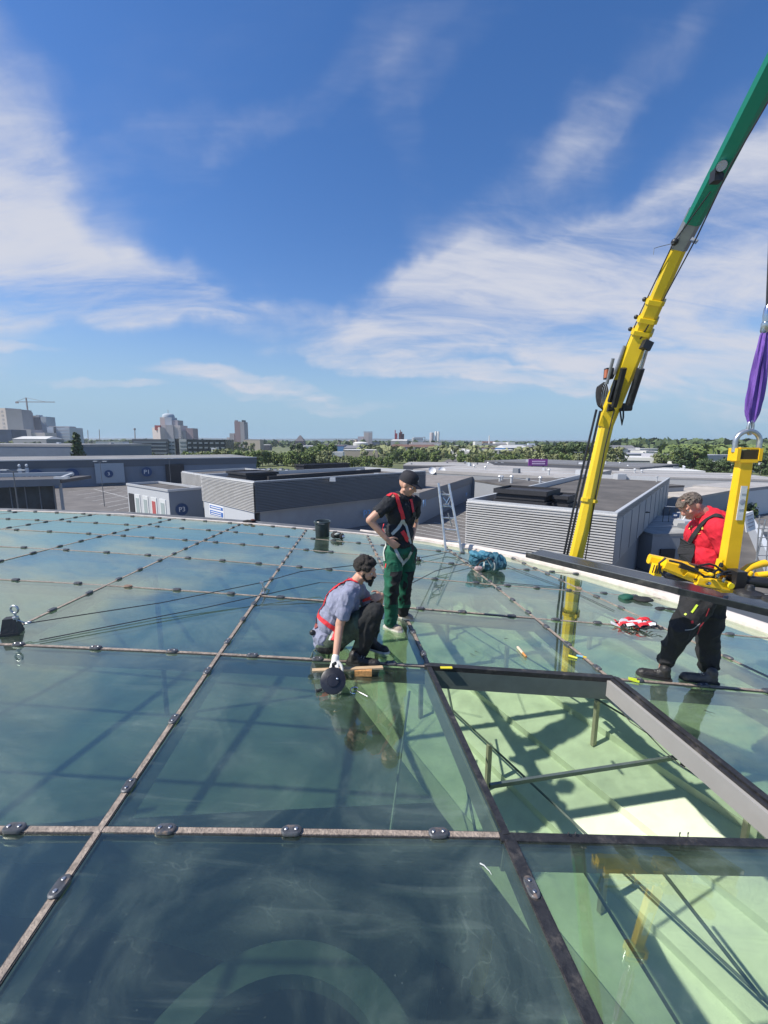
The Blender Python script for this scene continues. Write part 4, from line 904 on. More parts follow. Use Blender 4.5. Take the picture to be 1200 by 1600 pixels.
for x, lab in ((619,'slimmer red industrial chimney stack, the left one'),(627,'broad dark red stack group right of the slim red one')):
    t = bld('red_stack', lab, x, 1000, 'chimney')
    if x == 619:
        P, z0, z1, o = block(t, 616.8, 621, 1000, 677, None, 8, M('stack_red', (.32,.05,.06), .7)); mb = MB(); a = at(617.5,677,1001); mb.tube([a, at(617.5,672,1001)], 1.1, 8); mb.build('flue', MATS['stack_red'], t)
    else:
        for k, (a0, b0, yy) in enumerate(((623.2,626,676),(626.2,628.6,674.5),(628.8,631.5,678))): block(t, a0, b0, 1000+k, yy, None, 8, M('stack_dark', (.16,.06,.06), .7))
        mb = MB(); mb.tube([at(625.5,676,1002), at(625.5,671.5,1002)], .9, 8); mb.build('flue', MATS['stack_dark'], t)
t = bld('plant_hall', 'blue grey process building with an open frame', 655, 950); block(t, 644.5, 646.5, 950, 684, None, 12, wh); P, z0, z1, o = block(t, 646.8, 661, 950, 683, None, 25, gyb); windows(t, P, z0+22, z1-2, 4, 2, .7, .5, pk2)
mb = MB(); 
for x in (662,664): pass
mb.beam(at(661,683,952), at(664,683,952), 2, 1.4); mb.beam(at(664,683,952), Vector((at(664,683,952).x,952,GZ)), 1.6, 1.6, (0,1,0)); mb.build('frame', pk2, t)
t = bld('silo_group', 'cement silos, one brown and two white, right of the process building', 679, 940, 'silo')
for x, yt, r_, m in ((674.6,675.8,4.6,pk2),(681,674,2.4,wh),(685,674.2,2.6,M('silo_white', (.6,.6,.58), .6))):
    a = at(x,yt,940); c_ = Vector((a.x,940,GZ)); mb = MB(); mb.lathe([(r_,0),(r_,a.z-GZ-1.5),(r_*.8,a.z-GZ)], c_, 16); mb.build('silo', m, t, True)
t = bld('factory_hall', 'long white factory hall below the silos', 664, 760); P, z0, z1, o = block(t, 641, 686, 760, 693.5, None, 30, wh); windows(t, P, z0+2, z1-2, 1, 1, .9, .35, win_d, True); block(t, 643, 690, 800, 691, None, 20, pk)
t = bld('factory_hall', 'white cubic factory buildings on the skyline above the purple sign', 790, 800)
block(t, 742.5, 753, 800, 690, None, 20, wh); block(t, 754, 792, 806, 693, None, 30, pk2); block(t, 774, 796, 812, 690.5, None, 20, wh); block(t, 794, 805, 800, 691, None, 22, wh); block(t, 776, 803, 797, 700, None, 6, wh); block(t, 805, 822, 815, 694, None, 20, gyb); block(t, 823, 850, 812, 696, None, 20, wh); block(t, 826, 836, 820, 692.5, None, 10, gyb)
mb = MB(); a = at(764.5,690,830); a.z = GZ; mb.tube([a, at(764.5,680.5,830)], 1.4, 10, r2=1.0); tag(mb.build('white_chimney', wh, None, True), 'short white chimney over the cubic factory buildings', 'chimney')
# right: white warehouses
whr = M('roof_pale2', (.50,.50,.49), .7, var=.15, scale=.03)
k = 0
for (x0,x1,Y,yt,lab) in ((960,1022,330,714,'nearest long white warehouse left of the tall trees'),(958,1040,400,709,'low white warehouse, second row'),(985,1010,480,704,'small white flat house'),(1005,1058,470,706,'warehouse with lavender grey wall'),(965,1000,620,699,'distant pale warehouse close to the skyline'),(1000,1040,600,701,'distant rose tinted hall'),(1040,1062,380,713,'short white warehouse end'),(1094,1142,300,711,'white roofed hall behind the shackle'),(1145,1200,330,712,'pale hall half hidden by the lifting beam'),(1160,1230,240,726,'white roofed hall by the right edge')):
    t = bld('warehouse', lab, (x0+x1)/2, Y); P, z0, z1, o = block(t, x0, x1, Y, yt, None, 45, wh if k % 3 != 1 else M('wall_lav', (.36,.36,.39), .7), dY=(12 if k % 2 else -10))
    if k % 2 == 0: windows(t, P, z0+1, z1-1.6, 1, 1, .8, .3, win_d, True)
    k += 1
mb = MB(); a = at(1101.5,712,420); a.z = GZ; mb.tube([a, at(1101.5,698.5,420)], 1.3, 12, r2=.9); tag(mb.build('white_chimney', white_s, None, True), 'tall slim white chimney before the right hand forest', 'chimney')
# scattered low roofs between the trees and the hills: each a small house of its own
cols_ = [M('house_white', (.55,.54,.52), .7), M('house_brick', (.28,.14,.10), .8), M('house_grey', (.22,.23,.25), .8), M('house_blue', (.06,.16,.34), .6), M('house_tan', (.38,.33,.27), .8), M('house_dark', (.08,.08,.09), .7), M('house_teal', (.08,.20,.20), .6)]
rfs = [M('tile_brown', (.14,.08,.06), .8), M('tile_grey', (.17,.17,.18), .8), whr]
for i in range(150):
    u = random.random(); Y = 420 + 2300*u**1.4; px = random.uniform(395, 1010) if i < 112 else random.uniform(60, 400)
    Yp = Y; w = random.uniform(10, 45)*(1+Y/2500); h = random.uniform(5, 11) + (random.random() < .07)*10
    if 110 < px < 400 and Y < 700: continue
    c = at(px, 700, Y); ci = random.choices(range(7), (5,2,4,1.2,3,2,.4))[0]
    t = thing('town_house', ['white','brick red','grey','blue','tan','dark','teal'][ci]+' low building among many in the far town below the skyline', 'building', (c.x, Y, GZ), ['white','brick','grey','blue','tan','dark','teal'][ci]+' buildings of the far town')
    a_ = random.uniform(-.4, .4); mb = MB(); ro = Matrix.Rotation(a_, 3, 'Z'); dp = random.uniform(10, 20)
    mb.box((c.x, Y, GZ+h/2), (w, dp, h), ro); mb.build('wall', cols_[ci], t)
    rh = random.choice((.8,.8,3.0)); R3 = [Vector((c.x,Y,GZ+h)) + ro @ Vector(v) for v in ((-w/2-.3,-dp/2-.3,.02),(w/2+.3,-dp/2-.3,.02),(w/2+.3,dp/2+.3,.02),(-w/2-.3,dp/2+.3,.02),(-w/2*.9,0,rh),(w/2*.9,0,rh))]
    mb = MB(); mb.add(R3, [(3,2,1,0),(0,1,5,4),(2,3,4,5),(1,2,5),(3,0,4)]); mb.build('roof', random.choice(rfs), t)
t = bld('pyramid_building', 'dark pyramid shaped building over the middle tree belt', 468, 700); a, b = at(461,689,700), at(475,689,700); mb = MB(); w = b.x-a.x
mb.add([(a.x,700,GZ),(b.x,700,GZ),(b.x,700+w,GZ),(a.x,700+w,GZ)]+[(a.x,700,a.z),(b.x,700,a.z),(b.x,700+w,a.z),(a.x,700+w,a.z)]+[((a.x+b.x)/2-1,700+w/2,at(468,680,700).z),((a.x+b.x)/2+1,700+w/2,at(468,680,700).z)], [(0,1,5,4),(1,2,6,5),(2,3,7,6),(3,0,4,7),(4,5,9,8),(6,7,8,9),(5,6,9),(7,4,8)]); mb.build('pyramid', M('slate_pyr', (.09,.085,.10), .6), t)
t = bld('supermarket', 'low building with teal front behind the middle trees', 497, 300); block(t, 486, 504, 300, 703.5, None, 14, MATS['house_teal']); block(t, 500, 519, 330, 699, None, 16, MATS['house_dark']); P, z0, z1, o = block(t, 506, 536, 290, 706, None, 10, wh); windows(t, P, z0+1, z1-1.5, 1, 1, .9, .5, win_d, True)
# cars in the far car parks
def car_proto():
    t = thing('parked_car', '', 'car', (0,0,0)); body = []
    mb = MB(); prof = [(-2.15,.35),(-2.15,.75),(-1.9,.9),(-1.1,.98),(1.0,.95),(2.0,.8),(2.15,.6),(2.15,.35)]
    for y in (-.85, .85): mb.v += [(x, y, z) for x, z in prof]
    n_ = len(prof); mb.f += [tuple(range(n_)), tuple(range(2*n_-1, n_-1, -1))] + [(i, (i+1)%n_, n_+(i+1)%n_, n_+i) for i in range(n_)]; mb.mi += [0]*(n_+2); mb.build('body', M('car_paint', (.55,.56,.58), .3, .2, coat=.5), t)
    mb = MB(); 
    mb.add([(-1.7,-.78,.9),(1.0,-.78,.9),(1.0,.78,.9),(-1.7,.78,.9),(-1.2,-.62,1.42),(.35,-.62,1.42),(.35,.62,1.42),(-1.2,.62,1.42)], [(0,1,5,4),(1,2,6,5),(2,3,7,6),(3,0,4,7),(4,5,6,7)]); mb.build('cabin', win_d, t)
    for x in (-1.35, 1.35):
        for y in (-.8, .8): mb = MB(); mb.lathe([(.33,-.1),(.33,.1)], (x,y,.33), 12, Matrix.Rotation(math.pi/2,3,'X')); mb.build('wheel', black_rub, t)
    return t
c0 = car_proto(); first = True
for i, (px, py, Y) in enumerate(((404,718,230),(412,719,228),(421,718,232),(430,720,226),(440,719,230),(449,721,224),(1188,772,112),(1176,778,108),(1160,752,150),(545,716,330),(558,717,325),(572,716,330),(588,718,320),(760,744,150),(700,748,140))):
    c = c0 if i == 0 else copy_tree(c0); p = at(px, py, Y); c.location = (p.x, Y, GZ+.03); c.rotation_euler = (0,0,random.uniform(0,.5)+(1.2 if i < 6 else 0))
    tag(c, 'pale parked car in the lot behind the long mall wing' if i < 6 else 'pale car parked beyond the bushes at the right edge' if i < 9 else 'pale car on the far side of the middle hedges' if i < 13 else 'pale car parked between the flat mall roofs', 'car', 'parked cars')
# lamp posts
def lamp(px, ptop, Y, label, h=None):
    a = at(px, ptop, Y); t = thing('street_lamp', label, 'lamp', (a.x, Y, GZ))
    mb = MB(); mb.tube([(a.x,Y,GZ),(a.x,Y,a.z-.3)], .09, 8, r2=.06); mb.build('pole', M('lamp_grey', (.16,.17,.18), .5, .4), t, True)
    for s_ in (-1, 1):
        mb = MB(); mb.beam((a.x,Y,a.z-.3),(a.x+s_*.7,Y,a.z-.15),.08,.08); mb.build('arm', MATS['lamp_grey'], t); mb = MB(); mb.box((a.x+s_*1.1,Y,a.z-.12),(.9,.35,.16)); mb.build('lamp_head', coping, t)
lamp(20,733,52,'double headed lamp post behind the pavilion at the left edge'); lamp(156,720,100,'double headed lamp post standing in the parking bays'); lamp(264,716,150,'lamp post before the dark gate of the mall wing'); lamp(1160,736,80,'lamp post between the right hand halls')
lamp(780,722,150,'lamp post in front of the dark hall left of the purple sign'); lamp(904,706,160,'lamp post left of the yellow boom before the trees')
# ------------------------------------------------------------------ trees
lf = [leaf_mat('foliage_fresh', (.085,.14,.03), (.20,.25,.07)), leaf_mat('foliage_dark', (.04,.075,.025), (.10,.14,.045)), leaf_mat('foliage_olive', (.15,.18,.07), (.24,.25,.11))]
bark = M('bark', (.10,.08,.06), .9, var=.3)
def tree_proto(kind, label, seed, h, r, m, conifer=False, nleaf=900, ls=.34):
    rnd = random.Random(seed); t = thing(kind, label, 'tree', (0,0,0)); mb = MB()
    mb.tube([(0,0,-.3),(.1,.05,h*.3),(0,.15,h*.6)], .22, 7, r2=.1)
    for k in range(5):
        a = k*1.3+rnd.random(); mb.tube([(0,.1,h*(.28+.07*k)), (math.cos(a)*r*.35, math.sin(a)*r*.35, h*(.45+.08*k)), (math.cos(a)*r*.6, math.sin(a)*r*.6, h*(.55+.08*k))], .09, 5, r2=.03)
    mb.build('trunk', bark, t); mb = MB(); cl = []
    if conifer:
        for k in range(26): z = h*(.12+.85*k/26); rr = r*(1-.85*k/26); a = k*2.4; cl.append((Vector((math.cos(a)*rr*.5, math.sin(a)*rr*.5, z)), rr*.62))
    else:
        for k in range(17):
            a = rnd.random()*6.28; q = rnd.random()**.5; z = rnd.uniform(.20, .92); env = math.sin(math.pi*min(1, (z-.05)/1.05))**.5
            cl.append((Vector((math.cos(a)*q*r*.78*env, math.sin(a)*q*r*.78*env, h*z)), rnd.uniform(.22,.40)*r))
    for k in range(nleaf):
        c, cr_ = rnd.choice(cl); d = Vector((rnd.gauss(0,1), rnd.gauss(0,1), rnd.gauss(0,1))).normalized(); p = c + d*cr_*rnd.uniform(.6,1.08)
        n = (d + Vector((rnd.uniform(-.6,.6), rnd.uniform(-.6,.6), rnd.uniform(-.3,.9)))).normalized(); u = n.orthogonal().normalized(); v = n.cross(u); s_ = ls*rnd.uniform(.6,1.4)
        a = rnd.random()*3; u, v = u*math.cos(a)+v*math.sin(a), v*math.cos(a)-u*math.sin(a)
        mb.add([p-u*s_-v*s_*.6, p+u*s_-v*s_*.7, p+u*s_*.7+v*s_, p-u*s_*.8+v*s_*.8], [(0,1,2,3)])
    mb.build('crown', m, t, fix=False); return t
protos = [tree_proto('broadleaf_tree','',1,10,4.4,lf[0]), tree_proto('broadleaf_tree','',2,11,4.0,lf[1]), tree_proto('broadleaf_tree','',3,8.5,4.6,lf[2]), tree_proto('broadleaf_tree','',4,9.5,3.8,lf[0]), tree_proto('broadleaf_tree','',5,12,4.6,lf[1])]
bushp = [tree_proto('bush','',7,3.2,2.6,lf[0],nleaf=420,ls=.26), tree_proto('bush','',8,3.0,3.0,lf[1],nleaf=420,ls=.26)]
used = set()
def plant(pr, px, Y, hpx_top, label, group, cat='tree'):
    global used
    c = pr if pr.name not in used else copy_tree(pr)
    used.add(pr.name)
    x = at(px, 700, Y).x; H = at(px, hpx_top, Y).z - GZ; base = {1:10,2:11,3:8.5,4:9.5,5:12,7:3.2,8:3.0}
    h0 = max(v.co.z for v in [ch for ch in pr.children if ch.name.startswith('crown')][0].data.vertices)
    s_ = max(.3, H/h0); c.location = (x, Y, GZ); c.scale = (s_*random.uniform(.9,1.15), s_*random.uniform(.9,1.15), s_); c.rotation_euler = (0,0,random.random()*6.28)
    tag(c, label, cat, group)
def belt(x0, x1, Y0, Y1, t0, t1, n_, label, ks=(0,1,2,3,4)):
    for i in range(n_):
        px = x0+(x1-x0)*(i+random.random())/n_; Y = random.uniform(Y0, Y1); plant(protos[random.choice(ks)], px, Y, random.uniform(t0, t1), label, label)
con = tree_proto('conifer_tree','',11,12,2.6,lf[1],True,700,.36); plant(con, 121, 190, 674.5, 'tall dark conifer behind the end of the slate blue hall', None)
belt(398, 515, 262, 300, 701, 709, 20, 'fresh green tree in the belt right of the long mall wing', (0,2,3)); belt(455, 515, 285, 320, 690, 698, 9, 'taller green tree in the clump below the pyramid building', (0,1,3))
belt(515, 610, 240, 280, 710, 716, 18, 'low tree in the hedge behind the roof of the first ribbed block', (0,2,3))
belt(606, 690, 300, 360, 700, 708, 20, 'dark green tree in the wood below the silos', (1,4,0)); belt(690, 860, 330, 420, 703, 710, 34, 'mixed green tree in the wood behind the purple sign')
belt(720, 850, 270, 300, 708, 716, 18, 'lighter tree in front of the wood left of the purple sign', (0,2,3)); belt(846, 960, 250, 300, 689, 697, 20, 'tall tree in the row behind the yellow boom', (1,4,2)); belt(846, 960, 235, 250, 706, 713, 14, 'smaller tree at the foot of the row behind the yellow boom', (0,2))
belt(1062, 1098, 230, 250, 694, 703, 9, 'tall tree left of the slim white chimney', (1,4,0)); belt(1098, 1150, 190, 205, 714, 722, 12, 'dark round tree behind the gabled shop hall', (1,4)); belt(1150, 1215, 190, 240, 706, 716, 9, 'tree at the right edge behind the lifting beam', (1,0,4))
belt(1020, 1060, 300, 330, 703, 709, 8, 'tree between the white warehouses', (0,2,1)); belt(285, 330, 240, 250, 703, 709, 9, 'small tree in front of the black office', (0,2,3)); belt(338, 398, 235, 250, 699, 707, 12, 'fresh green tree right of the white box', (0,3,2)); belt(150, 200, 250, 270, 707, 712, 6, 'small tree in front of the white apartments', (0,2)); belt(206, 262, 270, 290, 706, 711, 7, 'shrubby tree before the dark grey office', (1,2))
belt(-10, 118, 420, 520, 687, 692, 18, 'tree in the line behind the slate blue hall', (1,0,2)); belt(250, 400, 500, 700, 689, 693, 14, 'distant tree between the town blocks', (1,2))
for i in range(22):
    px = random.uniform(1055, 1200); Y = random.uniform(66, 100); plant(random.choice(bushp), px, Y, 691+15.5*660/Y*random.uniform(.80,.88), 'green bush on the bank right of the grey haired man', 'bushes on the bank by the shop hall', 'bush')
# far woods: one mass nobody could count
def wood(x0, x1, Y0, Y1, n_, hmin, hmax, seed, m, name='forest'):
    rnd = random.Random(seed); mb = MB()
    for i in range(n_):
        px = rnd.uniform(x0, x1); Y = rnd.uniform(Y0, Y1); c = at(px, 700, Y); H = rnd.uniform(hmin, hmax); r = H*.42
        for k in range(9):
            d = Vector((rnd.gauss(0,1), rnd.gauss(0,1), rnd.gauss(0,1))).normalized(); q_ = Vector((c.x, Y, GZ+H*.62)) + Vector((d.x*r, d.y*r, d.z*H*.36)); s_ = r*rnd.uniform(.4,.7); u = d.orthogonal().normalized(); v = d.cross(u); a = rnd.random()*3; u, v = u*math.cos(a)+v*math.sin(a), v*math.cos(a)-u*math.sin(a)
            mb.add([q_-u*s_-v*s_, q_+u*s_-v*s_*.7, q_+u*s_*.7+v*s_, q_-u*s_*.8+v*s_*.8], [(0,1,2,3)])
    return tag(mb.build(name, m, fix=False), kind='stuff')
wood(960, 1260, 650, 1500, 1500, 15, 24, 5, lf[1]); wood(380, 1000, 900, 2600, 1500, 12, 20, 6, lf[1]); wood(-60, 380, 1200, 2600, 700, 12, 22, 7, lf[1]); wood(1040, 1260, 380, 620, 500, 9, 15, 8, lf[0])
wood(560, 860, 430, 720, 420, 8, 12, 9, lf[2])
for pr in protos + bushp:
    if pr.name not in used:
        for ch in list(pr.children): bpy.data.objects.remove(ch)
        bpy.data.objects.remove(pr)
# ------------------------------------------------------------------ the loader crane
yel = M('crane_yellow', (.72,.50,.015), .38, var=.05, scale=.8, coat=.3, dirt=(.50,.33,.03), dscale=.5, dlo=.6, dhi=.8)
grn = M('crane_green', (.0,.20,.13), .35, scale=.8, var=.05, coat=.3); gry = M('crane_steel', (.27,.28,.30), .4, .5, scale=1)
blk = M('crane_black', (.018,.018,.020), .4, var=.3, scale=5); chrome = M('chrome', (.6,.6,.62), .18, 1.0)
cab = M('steel_cable', (.05,.05,.055), .5, .5)
K0 = at(893,900,8.6); K1 = at(950,652,8.7); K2 = at(1003,520,8.0); K3 = at(1062,385,7.15); K4 = at(1084,344,6.9); K5 = at(1236,50,5.3); K5 = K5 + (K5-K4)*.8
crane = thing('loader_crane', 'tall yellow and green telescopic loader crane boom rising behind the roof edge', 'crane', (K0.x-.9, K0.y, GZ))
dB = (K1-K0).normalized(); Kb = K0 - dB*((K0.z-GZ-2)/dB.z)
toC = lambda p: (Vector((0,0,CH))-p).normalized()
mb = MB(); mb.beam(Kb, K0, .32, .34, toC(K0), bev=.07); mb.build('main_boom', yel, crane)
mb = MB(); mb.beam(K0-dB*.05, K1, .265, .26, toC(K0), bev=.06); mb.build('main_boom_inner', yel, crane)
mb = MB(); mb.beam(K0-dB*.30, K0+dB*.22, .36, .37, toC(K0), bev=.06); mb.build('boom_collar', yel, crane)
mb = MB(); mb.beam(K0.lerp(K1,.48), K0.lerp(K1,.50), .33, .33, toC(K0), bev=.05); mb.build('boom_collar', yel, crane)
mb = MB(); mb.box((Kb.x, Kb.y, GZ+1.2), (2.2,2.4,2.4), None, .8); mb.build('crane_base', blk, crane)
d2_ = (K3-K1).normalized()
def bs(a, b, w, h, m, nm, bev=.05): mb = MB(); mb.beam(a, b, w, h, toC(a), bev=bev); mb.build(nm, m, crane)
bs(K1+Vector((-.05,0,-.15)), K2, .31, .30, yel, 'jib_boom'); bs(K2-d2_*.1, K2.lerp(K3,.42), .27, .27, yel, 'jib_section'); bs(K2.lerp(K3,.40), K3, .225, .23, yel, 'jib_section')
for f in (.02,.18,.40):
    p = K2.lerp(K3, f); w = .35-.15*f; bs(p-d2_*.035, p+d2_*.035, w, w+.03, yel, 'jib_collar')
    mb = MB(); s_ = d2_.cross(toC(p)).normalized(); mb.ball(p-s_*(w/2+.03), .038); mb.build('roller', blk, crane, True)
bs(K3-d2_*.02, K4+d2_*.12, .25, .26, gry, 'boom_head'); 
dG = (K5-K4).normalized(); bs(K4, K5, .24, .26, grn, 'green_extension'); 
mb = MB(); p = K4.lerp(K5,.20); mb.lathe([(.06,-.03),(.06,.03)], p+toC(p)*.19, 14, toC(p).to_track_quat('Z','Y').to_matrix()); mb.build('sheave', chrome, crane, True)
p = K4.lerp(K5,.167); mb = MB(); mb.box(p+toC(p)*.16, (.12,.1,.16)); mb.build('bracket', blk, crane)
# knuckle plates, cylinders, reels
s1 = d2_.cross(toC(K1)).normalized()      # towards picture right
if (proj(K1+s1)[0] < proj(K1)[0]): s1 = -s1
mb = MB(); mb.beam(at(947,637,8.5), at(984,636,8.5), .15, .20, toC(K1), bev=.03); mb.build('knuckle_yoke', blk, crane)
mb = MB(); mb.beam(at(959,636,8.3), at(975,575,8.0), .10, .08, bev=.02); mb.beam(at(953,628,8.35), at(963,594,8.2), .07,.07); mb.build('link_arm', blk, crane)
mb = MB(); mb.tube([at(983,632,8.2), at(1001,576,7.95)], .070, 14); mb.build('cylinder_barrel', blk, crane, True)
mb = MB(); mb.tube([at(1001,577,7.95), at(1011,543,7.8)], .036, 12); mb.build('cylinder_rod', chrome, crane, True)
mb = MB(); mb.box(at(1010,540,7.8), (.15,.12,.15), Matrix.Rotation(.4,3,'Y')); mb.build('cylinder_eye', blk, crane)
mb = MB(); mb.box(at(951,584,8.3), (.13,.12,.20)); mb.build('work_lamp', blk, crane); mb = MB(); mb.box(at(947,584,8.25), (.03,.09,.15)); mb.build('lamp_glass', M('lamp_amber', (.40,.12,.05), .3), crane)
for a, b in (((948,600),(958,560)),((960,585),(976,540))): mb = MB(); mb.tube([at(*a,8.25), at(*b,8.1)], .03, 8); mb.build('hydraulic_pipe', gry, crane, True)
mb = MB()
for k in range(5):
    mb.tube([at(934+2.2*k,640,8.6)+Vector((math.cos(t)*(.10+.012*k)*.5+.0, math.sin(t)*.06, math.sin(t)*(.20+.02*k)+.25)) for t in [i*.45 for i in range(15)]], .014, 6)
mb.build('hose_loops', blk, crane, True)
def cat_c(name, pts, r, m, parent): mb = MB(); mb.tube(pts, r, 6); return mb.build(name, m, parent, True)
cat_c('hydraulic_hose', [at(932,640,8.5), at(913,720,8.45), at(895,800,8.4), at(881,868,8.4), at(876,960,8.4), at(868,1100,8.4)], .022, blk, crane)
cat_c('hydraulic_hose', [at(938,642,8.5), at(920,720,8.45), at(901,800,8.4), at(886,868,8.4), at(882,960,8.4), at(876,1100,8.4)], .022, blk, crane)
cat_c('hydraulic_hose', [at(960,640,8.4), at(956,655,8.4), at(945,700,8.45), at(928,790,8.5), at(912,890,8.5), at(905,1050,8.5)], .011, blk, crane)
cat_c('hydraulic_hose', [at(968,635,8.4), at(970,650,8.35), at(972,664,8.35), at(974,652,8.35), at(974,636,8.4)], .016, blk, crane)
cat_c('hoist_rope', [at(1240,90,5.2), at(1140,262,5.9), at(1088,372,6.7), at(1030,480,7.6), at(1000,530,7.9)], .011, cab, crane)
cat_c('hoist_rope', [at(1110,300,6.4), at(1053,378,7.05), at(1000,490,7.9), at(958,590,8.35)], .010, cab, crane)
cat_c('antenna_wire', [at(1053,380,7.0), at(1032,385,7.0), at(1022,388,7.0), at(1021,398,7.0)], .005, gry, crane)
mb = MB(); mb.ball(at(1054,378,7.03), .05); mb.build('rope_guide', blk, crane, True)
for a, b in (((1078,350),(1092,378)),): mb = MB(); mb.beam(at(1080,374,6.9), at(1089,378,6.85), .05,.05); mb.build('rope_guide', gry, crane)
# ------------------------------------------------------------------ sling, shackle and vacuum lifter with the pane
LY = 2.95
HK = thing('crane_hook', 'steel hook swivel hanging from the crane at the right edge', 'hook', at(1197,500,LY))
mb = MB(); mb.tube([at(1206,300,LY)+Vector((.05,0,7)), at(1206,300,LY), at(1198.5,484,LY)], .008, 8); mb.build('rope', cab, HK, True)
mb = MB(); mb.lathe([(.012,.06),(.020,.04),(.022,0),(.018,-.045),(.024,-.05),(.024,-.10),(.015,-.115)], at(1198,492,LY), 14); mb.build('swivel', chrome, HK, True)
sl = M('sling_purple', (.16,.07,.36), .7, var=.25, scale=12, stretch=(8,8,.6), bump=.3)
mb = MB(); top = at(1196,512,LY); bot = at(1174,660,LY); ax = (bot-top)
prof = [(0,.008,.02),(.08,.024,.03),(.25,.034,.04),(.5,.045,.038),(.75,.050,.034),(.9,.042,.03),(1,.020,.02)]
def strand(off, tw, m_):
    vs = []; seg = 14; n_ = 24
    for i in range(n_+1):
        t = i/n_
        for k in range(len(prof)-1):
            if prof[k][0] <= t <= prof[k+1][0]: u = (t-prof[k][0])/(prof[k+1][0]-prof[k][0]); w = prof[k][1]*(1-u)+prof[k+1][1]*u; dd = prof[k][2]*(1-u)+prof[k+1][2]*u; break
        c = top+ax*t+Vector((off*w*.9, 0, 0))
        for q in range(seg):
            a = 2*math.pi*q/seg; fold = 1+.30*math.sin(4*a+t*4*tw)+.1*math.sin(9*a-t*3); ww = w*.62
            vs.append(c+Vector((math.cos(a)*ww*fold, math.sin(a)*dd*.5*fold, 0)))
    mb.add(vs, [(i*seg+q, i*seg+(q+1)%seg, (i+1)*seg+(q+1)%seg, (i+1)*seg+q) for i in range(n_) for q in range(seg)])
strand(-.5, 1, 0); strand(.5, -1.3, 0)
tag(mb.build('round_sling', sl, None, True), 'purple round sling hanging between the hook and the steel shackle', 'sling')
SH = thing('shackle', 'large galvanised lifting shackle joining the sling to the yellow beam', 'shackle', at(1168,690,LY))
def loop(c, w, h, r, m, nm, par, tilt=0):
    pts = [c+Vector((math.cos(t)*w, 0, math.sin(t)*h)) for t in [math.pi*i/14 for i in range(15)]]; pts = [pts[0]-Vector((0,0,h*1.0))]+pts+[pts[-1]-Vector((0,0,h*1.0))]; mb = MB(); mb.tube(pts, r, 12); mb.build(nm, m, par, True)
galv = M('galvanised', (.46,.48,.50), .35, .8, var=.15, scale=20)
loop(at(1168,690,LY), .083, .072, .0165, galv, 'bow', SH); mb = MB(); c = at(1172.5,668,LY); mb.tube([c+Vector((math.cos(t)*.016, 0, math.sin(t)*.045)) for t in [2*math.pi*i/14 for i in range(15)]], .010, 10); mb.build('link', galv, SH, True)
yel2 = M('lifter_yellow', (.86,.50,.008), .35, var=.06, scale=5, coat=.3)
VL = thing('vacuum_lifter', 'yellow vacuum glass lifter with upright beam, hanging before the man in red', 'glass lifter', at(1140,895,LY))
A0, A1 = at(1164,712,LY), at(1134,905,LY)
yd = (A1-A0).normalized()
mb = MB(); mb.beam(A0-yd*.02, A1, .092, .055, (0,-1,0), w2=.112, h2=.07, bev=.008); mb.build('upright_beam', yel2, VL)
mb = MB()
for x in (-.075, .075): mb.box(A0+Vector((x,0,.008)), (.024,.08,.085), None)
mb.box(A0+Vector((0,-.0,.050)), (.126,.07,.012)); mb.box(A0+Vector((0,0,-.035)), (.126,.078,.022)); mb.build('head_bracket', yel2, VL)
mb = MB(); mb.box(A0+Vector((0,-.024,.008)), (.124,.02,.062)); mb.build('head_recess', M('recess_dark', (.05,.035,.01), .7), VL)
mb = MB(); c = at(1152.5,784,LY); yb = Vector((yd.x,yd.y,yd.z)); mb.beam(c-yb*.115+Vector((0,-.036,0)), c+yb*.125+Vector((0,-.036,0)), .044, .004, (0,-1,0)); mb.build('type_plate', M('plate_white', (.62,.62,.60), .4, var=.08, scale=40), VL)
mb = MB(); mb.ball(c+Vector((0,-.039,.005)), .02, (1,.08,1)); mb.box(c+Vector((.001,-.0395,-.05)), (.034,.002,.008)); mb.box(c+Vector((.002,-.0395,.06)), (.03,.002,.006)); mb.build('plate_print', M('print_grey2', (.35,.36,.40), .5), VL)
mb = MB(); mb.box(A1+Vector((.0,-.01,.0)), (.20,.13,.03)); mb.box(A1+Vector((-.105,-.04,.05)), (.014,.05,.22), Matrix.Rotation(.12,3,'Y')); mb.box(A1+Vector((0,-.03,-.05)), (.17,.10,.05)); mb.build('foot_bracket', yel2, VL)
# horizontal beam with arms
def tb(nm, pts, r, m, seg=12): mb = MB(); mb.tube(pts, r, seg); return mb.build(nm, m, VL, True)
Ya = 2.9
mb = MB(); mb.beam(at(1014,873,3.05), at(1078,889,3.0), .060, .07, (0,0,1), w2=.09, h2=.085, bev=.015); mb.build('arm_nose', yel2, VL)
mb = MB(); mb.beam(at(1034,880,2.98), at(1095,900,2.95), .10, .085, (0,0,1), w2=.12, h2=.12, bev=.02); mb.build('arm_housing', yel2, VL)
mb = MB(); mb.box(at(1026,890,2.98), (.055,.06,.085), Matrix.Rotation(R_(10),3,'Y')); mb.build('grille_box', yel2, VL)
for k in range(4): mb = MB(); mb.box(at(1021+3.6*k,889+k*.6,2.942), (.005,.006,.06), Matrix.Rotation(R_(10),3,'Y')); mb.build('grille_slot', blk, VL)
tb('arm_tube', [at(1070,893,2.92), at(1092,902,2.9), at(1118,908,2.88)], .036, yel2)
mb = MB(); mb.box(at(1096,889,2.95), (.16,.08,.045), Matrix.Rotation(R_(12),3,'Y')); mb.build('rotator_block', blk, VL)
mb = MB(); mb.beam(at(1062,884,2.90), at(1090,892,2.88), .02, .03); mb.build('label_strip', blk, VL)
mb = MB(); mb.beam(at(1088,906,2.86), at(1138,916,2.84), .05, .07, bev=.012); mb.build('pump_housing', yel2, VL)
